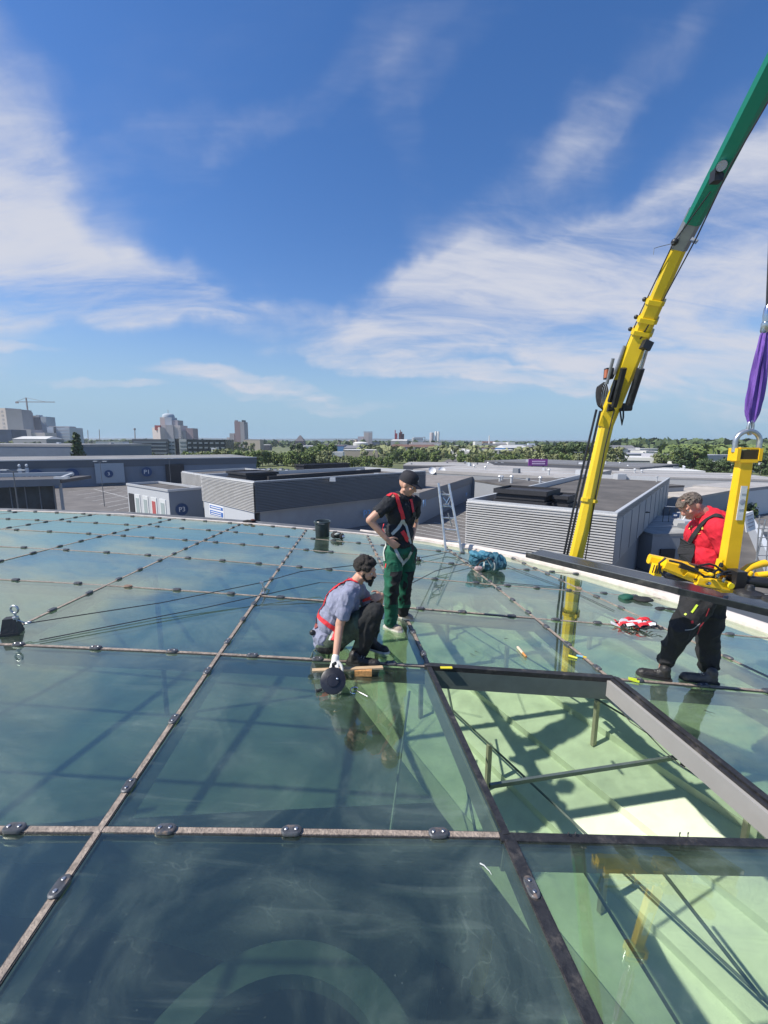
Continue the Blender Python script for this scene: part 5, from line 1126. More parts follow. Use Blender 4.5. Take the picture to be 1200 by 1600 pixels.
mb = MB(); mb.box(at(1150,905,2.84), (.07,.09,.13)); mb.build('valve_block', blk, VL)
mb = MB(); mb.lathe([(.021,0),(.021,.012)], at(1141,915,2.80), 18, Matrix.Rotation(math.pi/2,3,'X')); mb.build('cap', M('cap_yellow', (.75,.60,.02), .4), VL, True)
tb('cylinder', [at(1152,905,2.85), at(1230,915,2.78)], .038, blk); tb('arm_tube', [at(1156,897,2.95), at(1172,886,2.96), at(1188,881,2.97), at(1196,880,2.97)], .027, yel2); tb('arm_tube', [at(1182,899,2.86), at(1212,896,2.84)], .022, yel2)
for pts in (((1040,872),(1030,880),(1031,893),(1040,902),(1058,906)),((1046,876),(1064,880),(1082,888),(1100,900)),((1098,902),(1116,900),(1134,893),(1158,892)),((1085,905),(1104,908),(1126,898),(1150,896),(1160,894)),((1092,884),(1108,881),(1118,884),(1128,892)),((1100,890),(1112,896),(1122,890),(1140,897)),((1120,912),(1134,903),(1146,908))):
    tb('hose', [at(x,y,2.84+.02*random.random()) for x,y in pts], .0075, blk, 8)
for x, y in ((1108,897),(1120,902),(1130,909),(1164,909),(1172,899),(1104,911),(1126,886)): mb = MB(); mb.lathe([(.012,0),(.014,.01),(.010,.03),(.004,.032)], at(x,y,2.82), 10, Matrix.Rotation(random.uniform(0,1.5),3,'X')); mb.build('fitting', random.choice([yel2, chrome, blk]), VL, True)
mb = MB(); mb.box(at(1166,918,2.86), (.08,.05,.06)); mb.build('battery_box', M('box_blue', (.06,.13,.26), .5), VL)
for x in (1060, 1110, 1170, 1215):      # suction cups on the pane
    mb = MB(); c = at(x, 0, 2.9); c = at(x, 903+(x-1060)*.24, 3.05-(x-1060)*.0028); mb.lathe([(.085,0),(.08,.02),(.03,.035),(.02,.07)], c, 20); mb.build('suction_cup', black_rub, VL, True)
# the pane it carries, seen edge on
E0, E1_ = at(822,867,4.15), at(1262,972,2.62)
n0 = (E1_-E0).normalized(); far = Vector((.30,.95,0)).normalized()*.46; far = far - n0*far.dot(n0)
drop = Vector((0,0,-.285))*1.0
PN = thing('lifted_glass_pane', 'dark edged glass pane seen edge on, carried by the yellow lifter', 'glass pane', (E0+E1_)/2)
def slab(nm, o1, o2, th, m, e=0.0):
    mb = MB(); a, b = E0+n0*e, E1_-n0*e; up_ = n0.cross(far).normalized(); up_ = up_ if up_.z > 0 else -up_
    P = [a+far*o1+up_*0, b+far*o1, b+far*o2, a+far*o2]; mb.add([p-up_*th/2 for p in P]+[p+up_*th/2 for p in P], [(3,2,1,0),(4,5,6,7),(0,1,5,4),(1,2,6,5),(2,3,7,6),(3,0,4,7)]); mb.build(nm, m, PN)
far = far*.7 + Vector((0,0,-.075))*0
gm2 = M('edge_enamel', (.022,.024,.028), .22, var=.3, scale=6); slab('glass_sheet', .05, .95, .028, gm2, .02); slab('edge_profile', -.02, .05, .050, black_rub); slab('edge_profile', .952, 1.0, .036, M('spacer_alu', (.34,.35,.36), .4, .6))
mb = MB(); mb.beam(E0-n0*.0+Vector((0,-.005,.027)), E1_+Vector((0,-.005,.027)), .010, .006); mb.build('spacer_line', M('spacer_grey', (.20,.21,.22), .4, .6), PN)
mb = MB(); mb.box(at(1134,934,2.99), (.035,.004,.028)); mb.build('maker_mark', M('mark_grey', (.30,.32,.34), .5), PN)
# ------------------------------------------------------------------ things on and around the glass
# ladder
lb = glass(704,857); al = M('aluminium', (.58,.59,.60), .35, .75, var=.12, scale=10)
YL = 8.45
LD = thing('ladder', 'aluminium ladder standing up past the roof edge', 'ladder', at(704,862,YL))
l0, l1 = at(697,866,YL), at(685,755,YL+.35); r0_, r1_ = at(722,868,YL), at(701,756,YL+.35)
for a, b in ((l0,l1),(r0_,r1_)): mb = MB(); mb.beam(a+(a-b)*1.2, b, .045, .075, (0,1,0), bev=.008); mb.build('stile', al, LD)
for k in range(6): t = .02+.165*k; mb = MB(); mb.tube([l0.lerp(l1,t), r0_.lerp(r1_,t)], .017, 8); mb.build('rung', al, LD, True)
cat_c('chain', [l0.lerp(l1,.7), l0.lerp(r1_,.75)+Vector((0,-.05,-.06)), r0_.lerp(r1_,.8), l0.lerp(l1,.92)], .012, gry, LD); cat_c('lashing_rope', [l0.lerp(l1,.86), r0_.lerp(r1_,.62), l0.lerp(l1,.60), r0_.lerp(r1_,.84)], .011, M('rope_blue', (.12,.2,.32), .8), LD)
mb = MB(); mb.beam(at(700,802,YL-.03), at(706,822,YL-.03), .03,.02); mb.build('ladder_hook', gry, LD)
# anchor weight with eye bolt, at the left
p = glass(19,990); AW = thing('anchor_weight', 'dark anchor block with an eye bolt at the left edge of the roof', 'anchor', p)
ro = Matrix.Rotation(.35,3,'Z'); sc_ = .0061
mb = MB(); mb.box(p+Vector((0,0,.012)), (.155,.13,.024), ro); mb.box(p+Vector((.004,0,.095)), (.145,.12,.14), ro, .66); mb.build('block', M('anchor_rubber', (.030,.032,.036), .6, var=.2, bump=.3), AW)
tp_ = p+Vector((.055,.0,.165)); mb = MB(); mb.tube([tp_-Vector((0,0,.04)), tp_+Vector((0,0,.045))], .012, 10); mb.lathe([(.026,0),(.026,.02),(.016,.024)], tp_-Vector((0,0,.01)), 12); c = tp_+Vector((0,0,.085)); mb.tube([c+Vector((math.cos(t)*.036,0,math.sin(t)*.036)) for t in [2*math.pi*i/20 for i in range(21)]], .0105, 10); mb.build('eye_bolt', galv, AW, True)
def lash(name, label, pts, r=.0058, m=None): mb = MB(); mb.tube(pts, r, 6); return tag(mb.build(name, m or cab, None, True), label, 'cable')
c1 = p+Vector((.14,.03,.10))
mb = MB(); mb.tube([c1+Vector((math.cos(t)*.028,math.sin(t)*.018,0)) for t in [2*math.pi*i/14 for i in range(15)]], .008, 8); mb.tube([p+Vector((.05,0,.15)), c1-Vector((.03,0,0))], .006, 6); mb.build('karabiner', galv, AW, True)
ep = glass(412,928); et = ep+Vector((-.02,0,.155))
lash('safety_rope', 'dark safety rope running from the anchor block to the post and on to the men', [c1+Vector((.03,0,0)), c1.lerp(et,.5)+Vector((0,0,-.035)), et, at(470,893,5.6), at(548,884,5.9), at(600,879,6.3), at(645,874,6.6)])
q1_ = glass(62,1003)+Vector((0,0,.02)); q2_ = glass(500,921)+Vector((0,0,.10))
lash('safety_rope', 'thin lower rope from the row joint to the crouching man', [q1_, q1_.lerp(q2_,.5)+Vector((0,0,-.02)), q2_, at(560,912,5.2)])
lash('safety_rope', 'rope lying from the standing man to the teal bag by the roof edge', [at(640,913,4.95), glass(680,897)+Vector((0,0,.05)), glass(735,882)+Vector((0,0,.06))])
lash('safety_rope', 'rope from the coiled device towards the ladder foot', [glass(655,876)+Vector((0,0,.05)), glass(700,866)+Vector((0,0,.04)), glass(735,880)+Vector((0,0,.03))])
lash('safety_rope', 'dark line crossing the glass right of the teal bag', [glass(782,911)+Vector((0,0,.01)), glass(878,919)+Vector((0,0,.01))], .005)
lash('lightning_cable', 'thin dark wire lying along the rim right of the teal bag', [glass(755,868)+Vector((0,0,.02)), glass(812,893)+Vector((0,0,.015)), glass(880,918)+Vector((0,0,.01)), glass(960,955)+Vector((0,0,.01))], .005)
EP = thing('eyelet_post', 'small metal eyelet post clamped on a glass joint, carrying the rope', 'anchor post', ep)
mb = MB(); mb.tube([ep, ep+Vector((.01,0,.07)), et], .011, 8); mb.tube([ep+Vector((.03,.16,.0)), ep+Vector((.01,0,.08))], .009, 8); mb.build('strut', galv, EP, True)
mb = MB(); mb.box(et, (.05,.03,.02)); mb.box(ep+Vector((0,0,.01)), (.05,.07,.018)); mb.build('clip', galv, EP)
# bucket, gear, bag
bp = glass(504,838); mb = MB(); R0 = .166; BK = thing('bucket', 'black mortar bucket standing on the glass near the rim', 'bucket', bp)
mb.lathe([(R0*.86,0),(R0*.9,.01),(R0*.96,.29),(R0*1.08,.30),(R0*1.08,.325),(R0*.95,.325),(R0*.86,.03),(.001,.03)], bp, 32, None, False); mb.add([], []); mb.build('tub', M('bucket_plastic', (.020,.030,.034), .35, var=.15), BK, True)
mb = MB(); mb.tube([bp+Vector((R0*1.05*math.cos(t), R0*1.05*math.sin(t), .322+.02*abs(math.sin(t)))) for t in [2*math.pi*i/28 for i in range(29)]], .012, 8); mb.build('rim', M('bucket_rim', (.06,.08,.085), .3), BK, True)
mb = MB(); mb.lathe([(R0*.86,0),(.001,0)], bp+Vector((0,0,.004)), 24, None, False); mb.build('bottom', MATS['bucket_plastic'], BK)
mb = MB(); mb.tube([bp+Vector((-R0*1.0,0,.30)), bp+Vector((-.05,-R0*1.12,.31)), bp+Vector((.06,-R0*1.12,.305)), bp+Vector((R0,0,.30))], .005, 6); mb.build('handle', gry, BK, True)
random.seed(5)
def heap(name, label, cat, c, parts):
    t = thing(name, label, cat, c)
    for nm, off, r_, sc2, m, rz in parts:
        mb = MB(); ro = Matrix.Rotation(rz,3,'Z'); mb.ball(Vector((0,0,0)), r_, sc2, 18, 12, ro)
        mb.v = [tuple(Vector(v)*(1+.28*noise.noise(Vector(v)*(1.3/r_)+Vector(off)*9)) + c + Vector(off)) for v in mb.v]; mb.build(nm, m, t, True)
    return t
blackcloth = M('cloth_black', (.02,.02,.022), .8, var=.4, scale=30, bump=.5); teal = M('bag_teal', (.022,.10,.15), .75, var=.35, scale=14, bump=.5); redc = M('webbing_red', (.62,.025,.035), .6, var=.15, scale=40); greyc = M('webbing_grey', (.38,.40,.38), .7, var=.15, scale=40); greenc = M('cloth_green', (.010,.085,.055), .8, var=.3, scale=20, bump=.4)
gc = glass(529,842)
heap('tool_bundle', 'small bundle of black gear with a silver tin beside the bucket', 'gear', gc, [('pouch',(-.05,.02,.08),.10,(1.1,.9,.8),blackcloth,.3),('pouch',(.07,-.03,.06),.075,(1,.8,.8),blackcloth,1),('tin',(.10,-.05,.06),.042,(1,1,.9),chrome,0),('strap_coil',(-.02,-.06,.12),.05,(1.2,.6,.5),greyc,.5)])
heap('perched_clamp', 'dark crumpled object on the rim above the second joint line', 'gear', glass(387,818)+Vector((0,.1,0)), [('body',(0,0,.03),.10,(1.5,.6,.45),blackcloth,.2),('tail',(.10,0,.07),.05,(1.2,.6,.5),M('rust_brown', (.12,.05,.04), .8),0)])
bc = glass(760,893)
BG = thing('tool_bag', 'teal tool bag lying on the glass at the roof edge', 'bag', bc)
def late_bag():
    c = bc+Vector((.02,.10,0)); E_ = lambda x,y,z,rx,ry,rz,a=0: ('e', c+Vector((x,y,z)), (rx,ry,rz), Matrix.Rotation(a,3,'Y'))
    organic('bag_body', [E_(0,0,.15,.22,.15,.15), E_(.16,0,.15,.14,.15,.14), E_(-.16,.02,.17,.13,.13,.13), E_(.26,.02,.13,.07,.12,.11)], teal, BG, .010, 2, .030, 9, 31)
    organic('flap', [E_(-.17,.0,.27,.14,.11,.045,.35), E_(-.05,0,.29,.10,.10,.04,.1)], MATS['bag_teal_light'], BG, .010, 2, .014, 12, 37)
    organic('side_pocket', [E_(.12,-.13,.12,.09,.05,.09), E_(.22,-.11,.11,.06,.05,.08)], MATS['bag_teal_light2'], BG, .009, 2, .012, 14, 41)
    organic('inner_cloth', [E_(-.16,-.12,.06,.07,.045,.05)], M('cloth_rose', (.36,.26,.26), .8), BG, .008, 2, .010, 18, 43)
    bv = bvh_of([o for o in BG.children])
    for pts in (((757,877),(756,886),(754,895)),((771,876),(773,885),(772,894))): strap('strap', bv, pts, .022, greyc, BG, .006)
    for pts in (((745,884),(752,876),(762,873),(771,877)),): strap('carry_handle', bv, pts, .03, blackcloth, BG, .03)
M('bag_teal_light', (.05,.19,.27), .75, var=.25); M('bag_teal_light2', (.02,.075,.11), .75, var=.25)
rd = glass(650,876)
heap('rope_grab', 'small black rope grab lying right of the standing man', 'device', rd, [('body',(-.08,0,.035),.045,(1.3,.7,.7),blackcloth,0),('drum',(.05,0,.035),.05,(.8,.8,.8),blackcloth,0),('bolt',(.08,-.04,.05),.018,(1,1,1),chrome,0),('arm',(-.02,0,.07),.03,(1.8,.5,.4),blackcloth,.2)])
# harness on the glass, gloves, green cloth
hc = glass(985,980); HN = thing('safety_harness', 'red white and black safety harness lying in a heap behind the right hand man', 'harness', hc)
rnd = random.Random(3)
for k, (m, nm) in enumerate([(redc,'red_strap')]*5+[(M('webbing_white',(.62,.62,.64),.7),'white_strap')]*3+[(blackcloth,'black_strap')]*5):
    x0 = rnd.uniform(-.24,.02) if m is not blackcloth else rnd.uniform(-.28,.14); pts = []; y_ = rnd.uniform(-.08,.08); vy = rnd.uniform(-.02,.02)
    for i in range(12):
        vy += rnd.uniform(-.018,.018); vy *= .8; y_ = max(-.12, min(.12, y_+vy)); pts.append(hc+Vector((x0+i*.033+.02*math.sin(i*1.3+k), y_, .012+.06*abs(math.sin(i*.5+k*1.7))*(1 if m is not blackcloth else .5))))
    mb = MB(); mb.ribbon(pts, [Vector((.15*math.sin(i*.7+k), -.55, 1)) for i in range(12)], .042, .004); mb.build(nm, m, HN)
heapp = heap('work_jacket', 'dark green crumpled jacket beside the rim tube', 'jacket', glass(990,937), [('cloth',(-.10,.02,.03),.11,(1.2,.7,.42),greenc,.3),('cloth',(.10,-.02,.02),.12,(1.3,.8,.32),blackcloth,-.3)])
heap('work_gloves', 'pair of flat black gloves left of the right hand man near the rim', 'gloves', glass(1040,952), [('glove',(-.08,.0,.012),.08,(1.2,.6,.22),blackcloth,.4),('glove',(.07,-.02,.012),.07,(1.3,.6,.22),blackcloth,-.2)])
def stick(name, label, cat, a, b, r, m, m2=None, z=.012):
    a, b = glass(*a)+Vector((0,0,z)), glass(*b)+Vector((0,0,z)); t = thing(name, label, cat, (a+b)/2)
    mb = MB(); mb.tube([a, a.lerp(b,.62)], r, 10); mb.build('body', m, t, True)
    mb = MB(); mb.tube([a.lerp(b,.62), a.lerp(b,.66), b], r*.85, 10); mb.build('tip', m2 or m, t, True); return t
stick('marker_tube', 'small white and orange tube lying left of the crane reflection', 'tube', (809,1013), (822,1028), .014, M('tube_cream', (.62,.5,.38), .5), M('tube_orange', (.50,.22,.06), .5))
stick('screwdriver', 'yellow handled tool lying across the joint in front of the boom reflection', 'tool', (888,1026), (902,1030), .012, M('tool_yellow', (.65,.60,.05), .4), M('tool_lime', (.6,.62,.08), .4))
stick('chisel', 'light blue tool lying right of the yellow handled tool', 'tool', (901,1026), (916,1029), .011, M('tool_blue', (.20,.45,.62), .4), yel)
mb = MB(); g_ = glass(990,1064); mb.box(g_+Vector((0,0,.012)), (.09,.045,.012), Matrix.Rotation(-.5,3,'Z')); mb.box(g_+Vector((0,0,.022)), (.05,.02,.008), Matrix.Rotation(-.5,3,'Z')); tag(mb.build('lime_marker', M('lime', (.50,.60,.03), .5)), 'lime green flat marker on the gasket by the boot of the right hand man', 'marker')
# wooden handled brush, suction cup, wrench in front of the crouching man
a, b = glass(488,1056)+Vector((0,0,.05)), glass(598,1051)+Vector((0,0,.05)); BR = thing('wooden_brush', 'wooden brush with orange bristle block lying by the kneeling man', 'brush', (a+b)/2)
mb = MB(); mb.beam(a, b, .045, .016); mb.build('handle', M('wood_light', (.50,.36,.22), .6, var=.2, scale=12, stretch=(1,9,9)), BR)
c = a.lerp(b,.72); mb = MB(); mb.box(c+Vector((0,-.02,-.024)), (.15,.06,.05), None, 1.0); mb.v = [tuple(Vector(v)+Vector((.004*noise.noise(Vector(v)*40),0,0))) for v in mb.v]; mb.build('bristles', M('bristle_orange', (.55,.28,.10), .8, var=.35, scale=60, bump=.6), BR)
sc_c = glass(519,1090)+Vector((0,.07,.105)); SC = thing('suction_lifter', 'round black suction lifter held upright by the gloved hand', 'suction lifter', glass(519,1090))
fn = Vector((.05,-.80,.60)).normalized(); rq = fn.to_track_quat('Z','Y').to_matrix()
mb = MB(); mb.lathe([(.098,-.012),(.105,-.004),(.102,.008),(.085,.014),(.05,.020),(.048,.03),(.001,.032)], sc_c, 36, rq, False); mb.lathe([(.098,-.012),(.06,-.02),(.001,-.02)], sc_c, 36, rq, False); mb.build('rubber_disc', M('suction_rubber', (.015,.016,.022), .35, var=.2, scale=20), SC, True)
mb = MB(); mb.ball(sc_c+rq @ Vector((.035,.01,.03)), .011); mb.build('valve_button', chrome, SC, True)
mb = MB(); mb.tube([sc_c+rq @ Vector((0,.10,-.02)), sc_c+rq @ Vector((0,.125,.01)), sc_c+rq @ Vector((.02,.13,.03))], .014, 8); mb.build('grip', black_rub, SC, True)
mb = MB(); mb.tube([glass(494,1082)+Vector((0,0,.01)), glass(503,1080)+Vector((0,0,.015))], .013, 8); tag(mb.build('rubber_plug', black_rub, None, True), 'tiny black rubber plug left of the suction lifter', 'plug')
wc = glass(556,1080)+Vector((0,0,.008)); mb = MB(); mb.tube([wc+Vector((math.cos(t)*.035-.01, math.sin(t)*.045, 0)) for t in [R_(40+22*i) for i in range(12)]], .006, 6); mb.tube([wc+Vector((.0,.0,0)), wc+Vector((.10,-.085,0))], .0055, 6); tag(mb.build('hook_wrench', chrome, None, True), 'slim metal hook wrench lying right of the suction lifter', 'wrench')
mb = MB(); mb.tube([glass(486,1030)+Vector((0,0,.01)), at(489,1018,3.85), at(500,1009,3.85), at(512,1004,3.85)], .010, 8); tag(mb.build('hose_end', M('hose_green', (.07,.10,.08), .5), None, True), 'bent hose end sticking out behind the crouching man', 'hose')
# flecks and scraps on the glass
for i, (px, py) in enumerate(((750,1350),(742,1018),(735,1022),(788,998),(1100,1110))):
    g_ = glass(px, py); mb = MB(); k = i+1; pts = [g_+Vector((.012*j+.006*math.sin(j*k), -.014*j*(1 if i != 3 else .2), .004+.004*(j%2))) for j in range(5)]; mb.tube(pts, .0035, 5, r2=.001)
    tag(mb.build('scrap', M('scrap_pale', (.55,.56,.55), .6) if i in (0,) else blackcloth, None, True), ['pale sliver of sealant on the near pane below the clamp row','dark crumb left of two on the pane behind the opening','second dark crumb on the pane behind the opening','thin scrap above the orange tube','long dark scrap on the pane right of the opening'][i], 'scrap')
# ------------------------------------------------------------------ the three men
skin = M('skin', (.50,.275,.19), .5, var=.08, scale=12); skin_r = M('skin_ruddy', (.52,.25,.18), .5, var=.12, scale=14)
def cap_prim(mb, a, ra, b, rb, seg=14):
    a, b = Vector(a), Vector(b); d = b-a; L = d.length
    if L < 1e-5: mb.ball(a, ra, (1,1,1), seg, 10); return
    d.normalize(); pts = []; rs = []
    for t in (90,70,48,24,0): pts.append(a - d*ra*math.sin(R_(t))); rs.append(max(1e-4, ra*math.cos(R_(t))))
    for t in (0,24,48,70,90): pts.append(b + d*rb*math.sin(R_(t))); rs.append(max(1e-4, rb*math.cos(R_(t))))
    mb.tube(pts, rs, seg)
def organic(name, prims, m, parent, voxel=.007, smooth=4, folds=0.0, fscale=9.0, seed=0, paint=None, stretch=None):
    mb = MB()
    for p in prims:
        if p[0] == 'c': cap_prim(mb, p[1], p[2], p[3], p[4])
        else:
            mb.ball(p[1], 1.0, p[2], 20, 14, p[3] if len(p) > 3 else None)
    tmp = mb.build('tmp', skin, None, origin=(0,0,0))
    md = tmp.modifiers.new('r', 'REMESH'); md.mode = 'VOXEL'; md.voxel_size = voxel
    if smooth: s_ = tmp.modifiers.new('s', 'SMOOTH'); s_.iterations = smooth; s_.factor = .5
    dg = bpy.context.evaluated_depsgraph_get(); me = bpy.data.meshes.new_from_object(tmp.evaluated_get(dg)); bpy.data.objects.remove(tmp)
    if folds:
        ns = [v.normal.copy() for v in me.vertices]
        for v, n_ in zip(me.vertices, ns):
            q_ = v.co*fscale + Vector((seed,0,0)); q_.z *= .75
            f_ = noise.noise(q_) + .6*noise.noise(q_*2.3); r_ = 1-abs(noise.noise(q_*1.15+Vector((3,7,1))))*2.2
            v.co += n_*(f_*folds + max(0, r_)**3*folds*.9)
    me.materials.clear()
    for x in (m if isinstance(m, (list, tuple)) else [m]): me.materials.append(x)
    for p in me.polygons:
        p.use_smooth = True
        p.material_index = paint(p.center, p.normal) if paint else 0
    off = Vector((0,0,0)); q_ = parent
    while q_ is not None: off += q_.location; q_ = q_.parent
    me.transform(Matrix.Translation(-off)); me.name = name
    o = bpy.data.objects.new(name, me); COL.objects.link(o); o.parent = parent
    return o
def bvh_of(objs):
    vs = []; fs = []
    for o in objs:
        off = Vector((0,0,0)); q_ = o.parent
        while q_ is not None: off += q_.location; q_ = q_.parent
        off += o.location; b0 = len(vs); vs += [v.co+off for v in o.data.vertices]; fs += [tuple(i+b0 for i in p.vertices) for p in o.data.polygons]
    return BVHTree.FromPolygons(vs, fs)
EYE = Vector((0,0,CH))
def on_body(bvh, px, py):
    d = ray(px, py).normalized(); h = bvh.ray_cast(EYE, d)
    if h[0] is None:
        best = None
        for t in [1.5+.05*i for i in range(90)]:
            r = bvh.find_nearest(EYE+d*t)
            if r[0] is not None and (best is None or r[3] < best[2]): best = (r[0], r[1], r[3])
        return best[0], best[1]
    n_ = h[1] if h[1].dot(d) < 0 else -h[1]
    return h[0], n_
def strap(name, bvh, pts, w, m, parent, lift=.006, th=.003, dense=5):
    P = []; Nn = []
    for i in range(len(pts)-1):
        for k in range(dense): t = k/dense; h = on_body(bvh, pts[i][0]*(1-t)+pts[i+1][0]*t, pts[i][1]*(1-t)+pts[i+1][1]*t); P.append(h[0]+h[1]*lift); Nn.append(h[1])
    h = on_body(bvh, *pts[-1]); P.append(h[0]+h[1]*lift); Nn.append(h[1])
    P2 = [P[0]]+[(P[i-1]+P[i]*2+P[i+1])/4 for i in range(1,len(P)-1)]+[P[-1]]; N2 = [Nn[0]]+[(Nn[i-1]+Nn[i]+Nn[i+1]).normalized() for i in range(1,len(P)-1)]+[Nn[-1]]
    P2 = [p+n_*.003 for p, n_ in zip(P2, N2)]
    mb = MB(); mb.ribbon(P2, N2, w, th); return mb.build(name, m, parent)
def patch(name, bvh, px, py, w, h, m, parent, ang=0, th=.003):
    c, n_ = on_body(bvh, px, py); q_ = n_.to_track_quat('Z','Y').to_matrix(); mb = MB(); mb.box(c+n_*.004, (w,h,th), q_ @ Matrix.Rotation(ang,3,'Z')); return mb.build(name, m, parent)
def hand_prims(wr, d, n_, thumb, curl=.5, s=1.0, ex=0.0, spread=1.0):
    """wrist, direction, palm normal, thumb side vector"""
    d = Vector(d).normalized(); th = Vector(thumb); th = (th-d*th.dot(d)).normalized(); n_ = Vector(n_); n_ = (n_ - d*n_.dot(d) - th*n_.dot(th))
    n_ = n_.normalized() if n_.length > .05 else d.cross(th)
    wr = Vector(wr); out = []
    for k, (o, L) in enumerate(((.030,.072),(.010,.080),(-.011,.075),(-.031,.060))):
        b = wr + d*.088*s + th*o*s; out.append(('c', wr+d*.015*s+th*o*.55*s, .014*s+ex, b, .0115*s+ex))
        c1 = curl*(1+.12*k); d1 = (d*math.cos(c1*.6)+n_*math.sin(c1*.6)+th*o*2.2*spread).normalized(); p1 = b+d1*L*.45*s
        d2 = (d*math.cos(c1*1.35)+n_*math.sin(c1*1.35)+th*o*1.5*spread).normalized(); p2 = p1+d2*L*.32*s; d3 = d*math.cos(c1*1.8)+n_*math.sin(c1*1.8); p3 = p2+d3*L*.23*s
        out += [('c', b, .0098*s+ex, p1, .0090*s+ex), ('c', p1, .0090*s+ex, p2, .0082*s+ex), ('c', p2, .0082*s+ex, p3, .0072*s+ex)]
    t0 = wr+d*.022*s+th*.024*s; t1 = t0+(d*.65+th*.75+n_*.2).normalized()*.042*s; t2 = t1+(d*.9+th*.35+n_*.35).normalized()*.032*s; t3 = t2+(d*.95+n_*.5).normalized()*.022*s
    out += [('c', t0, .015*s+ex, t1, .0115*s+ex), ('c', t1, .0112*s+ex, t2, .0100*s+ex), ('c', t2, .0098*s+ex, t3, .0085*s+ex)]
    return out
def head_prims(C, f, u):
    f = Vector(f).normalized(); u = Vector(u); u = (u-f*u.dot(f)).normalized(); s_ = f.cross(u)
    Rm = Matrix((s_, f, u)).transposed()
    P = lambda x, y, z: C + s_*x + f*y + u*z
    L = [('e', P(0,-.012,.028), (.074,.094,.088), Rm), ('e', P(0,.022,-.025), (.060,.066,.080), Rm), ('e', P(0,.045,-.075), (.040,.040,.032), Rm),
         ('c', P(0,.088,.012), .009, P(0,.107,-.022), .0125), ('c', P(-.015,.093,-.028), .008, P(.015,.093,-.028), .008),
         ('c', P(-.040,.078,.022), .012, P(.040,.078,.022), .012), ('c', P(-.018,.088,-.052), .0075, P(.018,.088,-.052), .0075),
         ('e', P(.045,.062,-.018), (.018,.018,.016), Rm), ('e', P(-.045,.062,-.018), (.018,.018,.016), Rm),
         ('e', P(.073,-.008,-.004), (.010,.020,.032), Rm), ('e', P(-.073,-.008,-.004), (.010,.020,.032), Rm), ('c', P(-.045,-.0,-.060), .02, P(0,.05,-.082), .022), ('c', P(.045,0,-.060), .02, P(0,.05,-.082), .022)]
    return L, P, Rm
eye_w = M('eye_white', (.55,.52,.50), .3); eye_d = M('eye_dark', (.02,.015,.012), .2)
def eyes(P, Rm, parent):
    for x in (-.031, .031):
        mb = MB(); mb.ball(P(x,.072,.003), .0125, (1.1,.8,.75), 12, 8, Rm); o = mb.build('eye', eye_w, parent, True); mb = MB(); mb.ball(P(x,.0805,.002), .0062, (1,.5,1), 10, 6, Rm); mb.build('iris', eye_d, o, True)
def shoe(parent, heel, toe, m_up, m_sole, s=1.0, name='shoe', hi=.09):
    heel, toe = Vector(heel), Vector(toe); d = (toe-heel); L = d.length; d.normalize(); up = Vector((0,0,1)); sd_ = d.cross(up).normalized(); up = sd_.cross(d)
    pr = [('c', heel+d*.035+up*.040, .036*s, heel+d*.10+up*.038, .040*s), ('c', heel+d*.10+up*.036, .040*s, toe-d*.05+up*.026, .042*s), ('c', toe-d*.06+up*.026, .040*s, toe-d*.035+up*.026, .033*s), ('c', heel+d*.05+up*.04, .038*s, heel+d*.055+up*hi, .044*s), ('c', heel+d*.07+up*.07, .036*s, heel+d*.13+up*.045, .030*s)]
    o = organic(name, pr, m_up, parent, .007, 4, .0015, 40)
    mb = MB(); pts = [(-.012,-.032),(.06,-.036),(L*.62,-.047),(L*.85,-.042),(L+.002,-.016),(L+.002,.016),(L*.85,.042),(L*.62,.047),(.06,.036),(-.012,.032)]
    n_ = len(pts); vs = [heel+d*x+sd_*y*s for x, y in pts]+[heel+d*x+sd_*y*s*.96+up*.022 for x, y in pts]; mb.add(vs, [tuple(range(n_-1,-1,-1)), tuple(range(n_,2*n_))]+[(i,(i+1)%n_,n_+(i+1)%n_,n_+i) for i in range(n_)]); mb.build('sole', m_sole, o)
    for k in range(4):
        c = heel+d*(L*.42+k*.022)+up*(.082-.008*k)*(1 if hi < .1 else 1.0); mb = MB(); mb.beam(c-sd_*.022, c+sd_*.022, .006, .005, up); mb.build('lace', M('lace', (.28,.26,.24), .8), o)
    return o
RED, GRY = redc, M('webbing_silver', (.42,.44,.40), .7, var=.12, scale=40)
# ---- man standing
g1 = glass(612,985); man1 = thing('person', 'man standing in black polo, cap, red harness and green trousers, hand on hip', 'person', (g1.x, g1.y, g1.z))
hp, HP, HR = head_prims(at(637,758,4.50), (.90,-.36,-.42), (.34,-.08,1))
A = at
body = hp + [('c', A(633,768,4.51), .052, A(629,780,4.52), .058), ('c', A(629,781,4.52), .075, A(611,781,4.40), .062), ('c', A(629,781,4.52), .075, A(646,782,4.64), .062),
  ('e', A(626,800,4.52), (.160,.125,.165), Matrix.Rotation(R_(42),3,'Z')), ('e', A(624,832,4.51), (.145,.118,.14), Matrix.Rotation(R_(42),3,'Z')), ('e', A(625,857,4.51), (.155,.125,.11), Matrix.Rotation(R_(42),3,'Z')),
  ('c', A(610,783,4.39), .055, A(579,812,4.30), .044), ('c', A(578,813,4.30), .043, A(604,842,4.31), .028), ('c', A(647,784,4.65), .055, A(648,815,4.84), .043), ('c', A(648,815,4.84), .042, A(643,842,4.62), .028),
  ('c', A(616,865,4.44), .085, A(612,915,4.37), .058), ('c', A(612,915,4.37), .055, A(611,968,4.44), .038), ('c', A(636,865,4.60), .085, A(633,912,4.56), .058), ('c', A(633,912,4.56), .055, A(629,955,4.68), .038),
  ('c', A(611,968,4.44), .036, A(607,976,4.44), .034), ('c', A(629,955,4.68), .036, A(626,960,4.70), .034)]
body += hand_prims(A(605,842,4.31), A(618,853,4.32)-A(604,842,4.31), (.4,.4,-.2), (.3,.1,.9), .35)
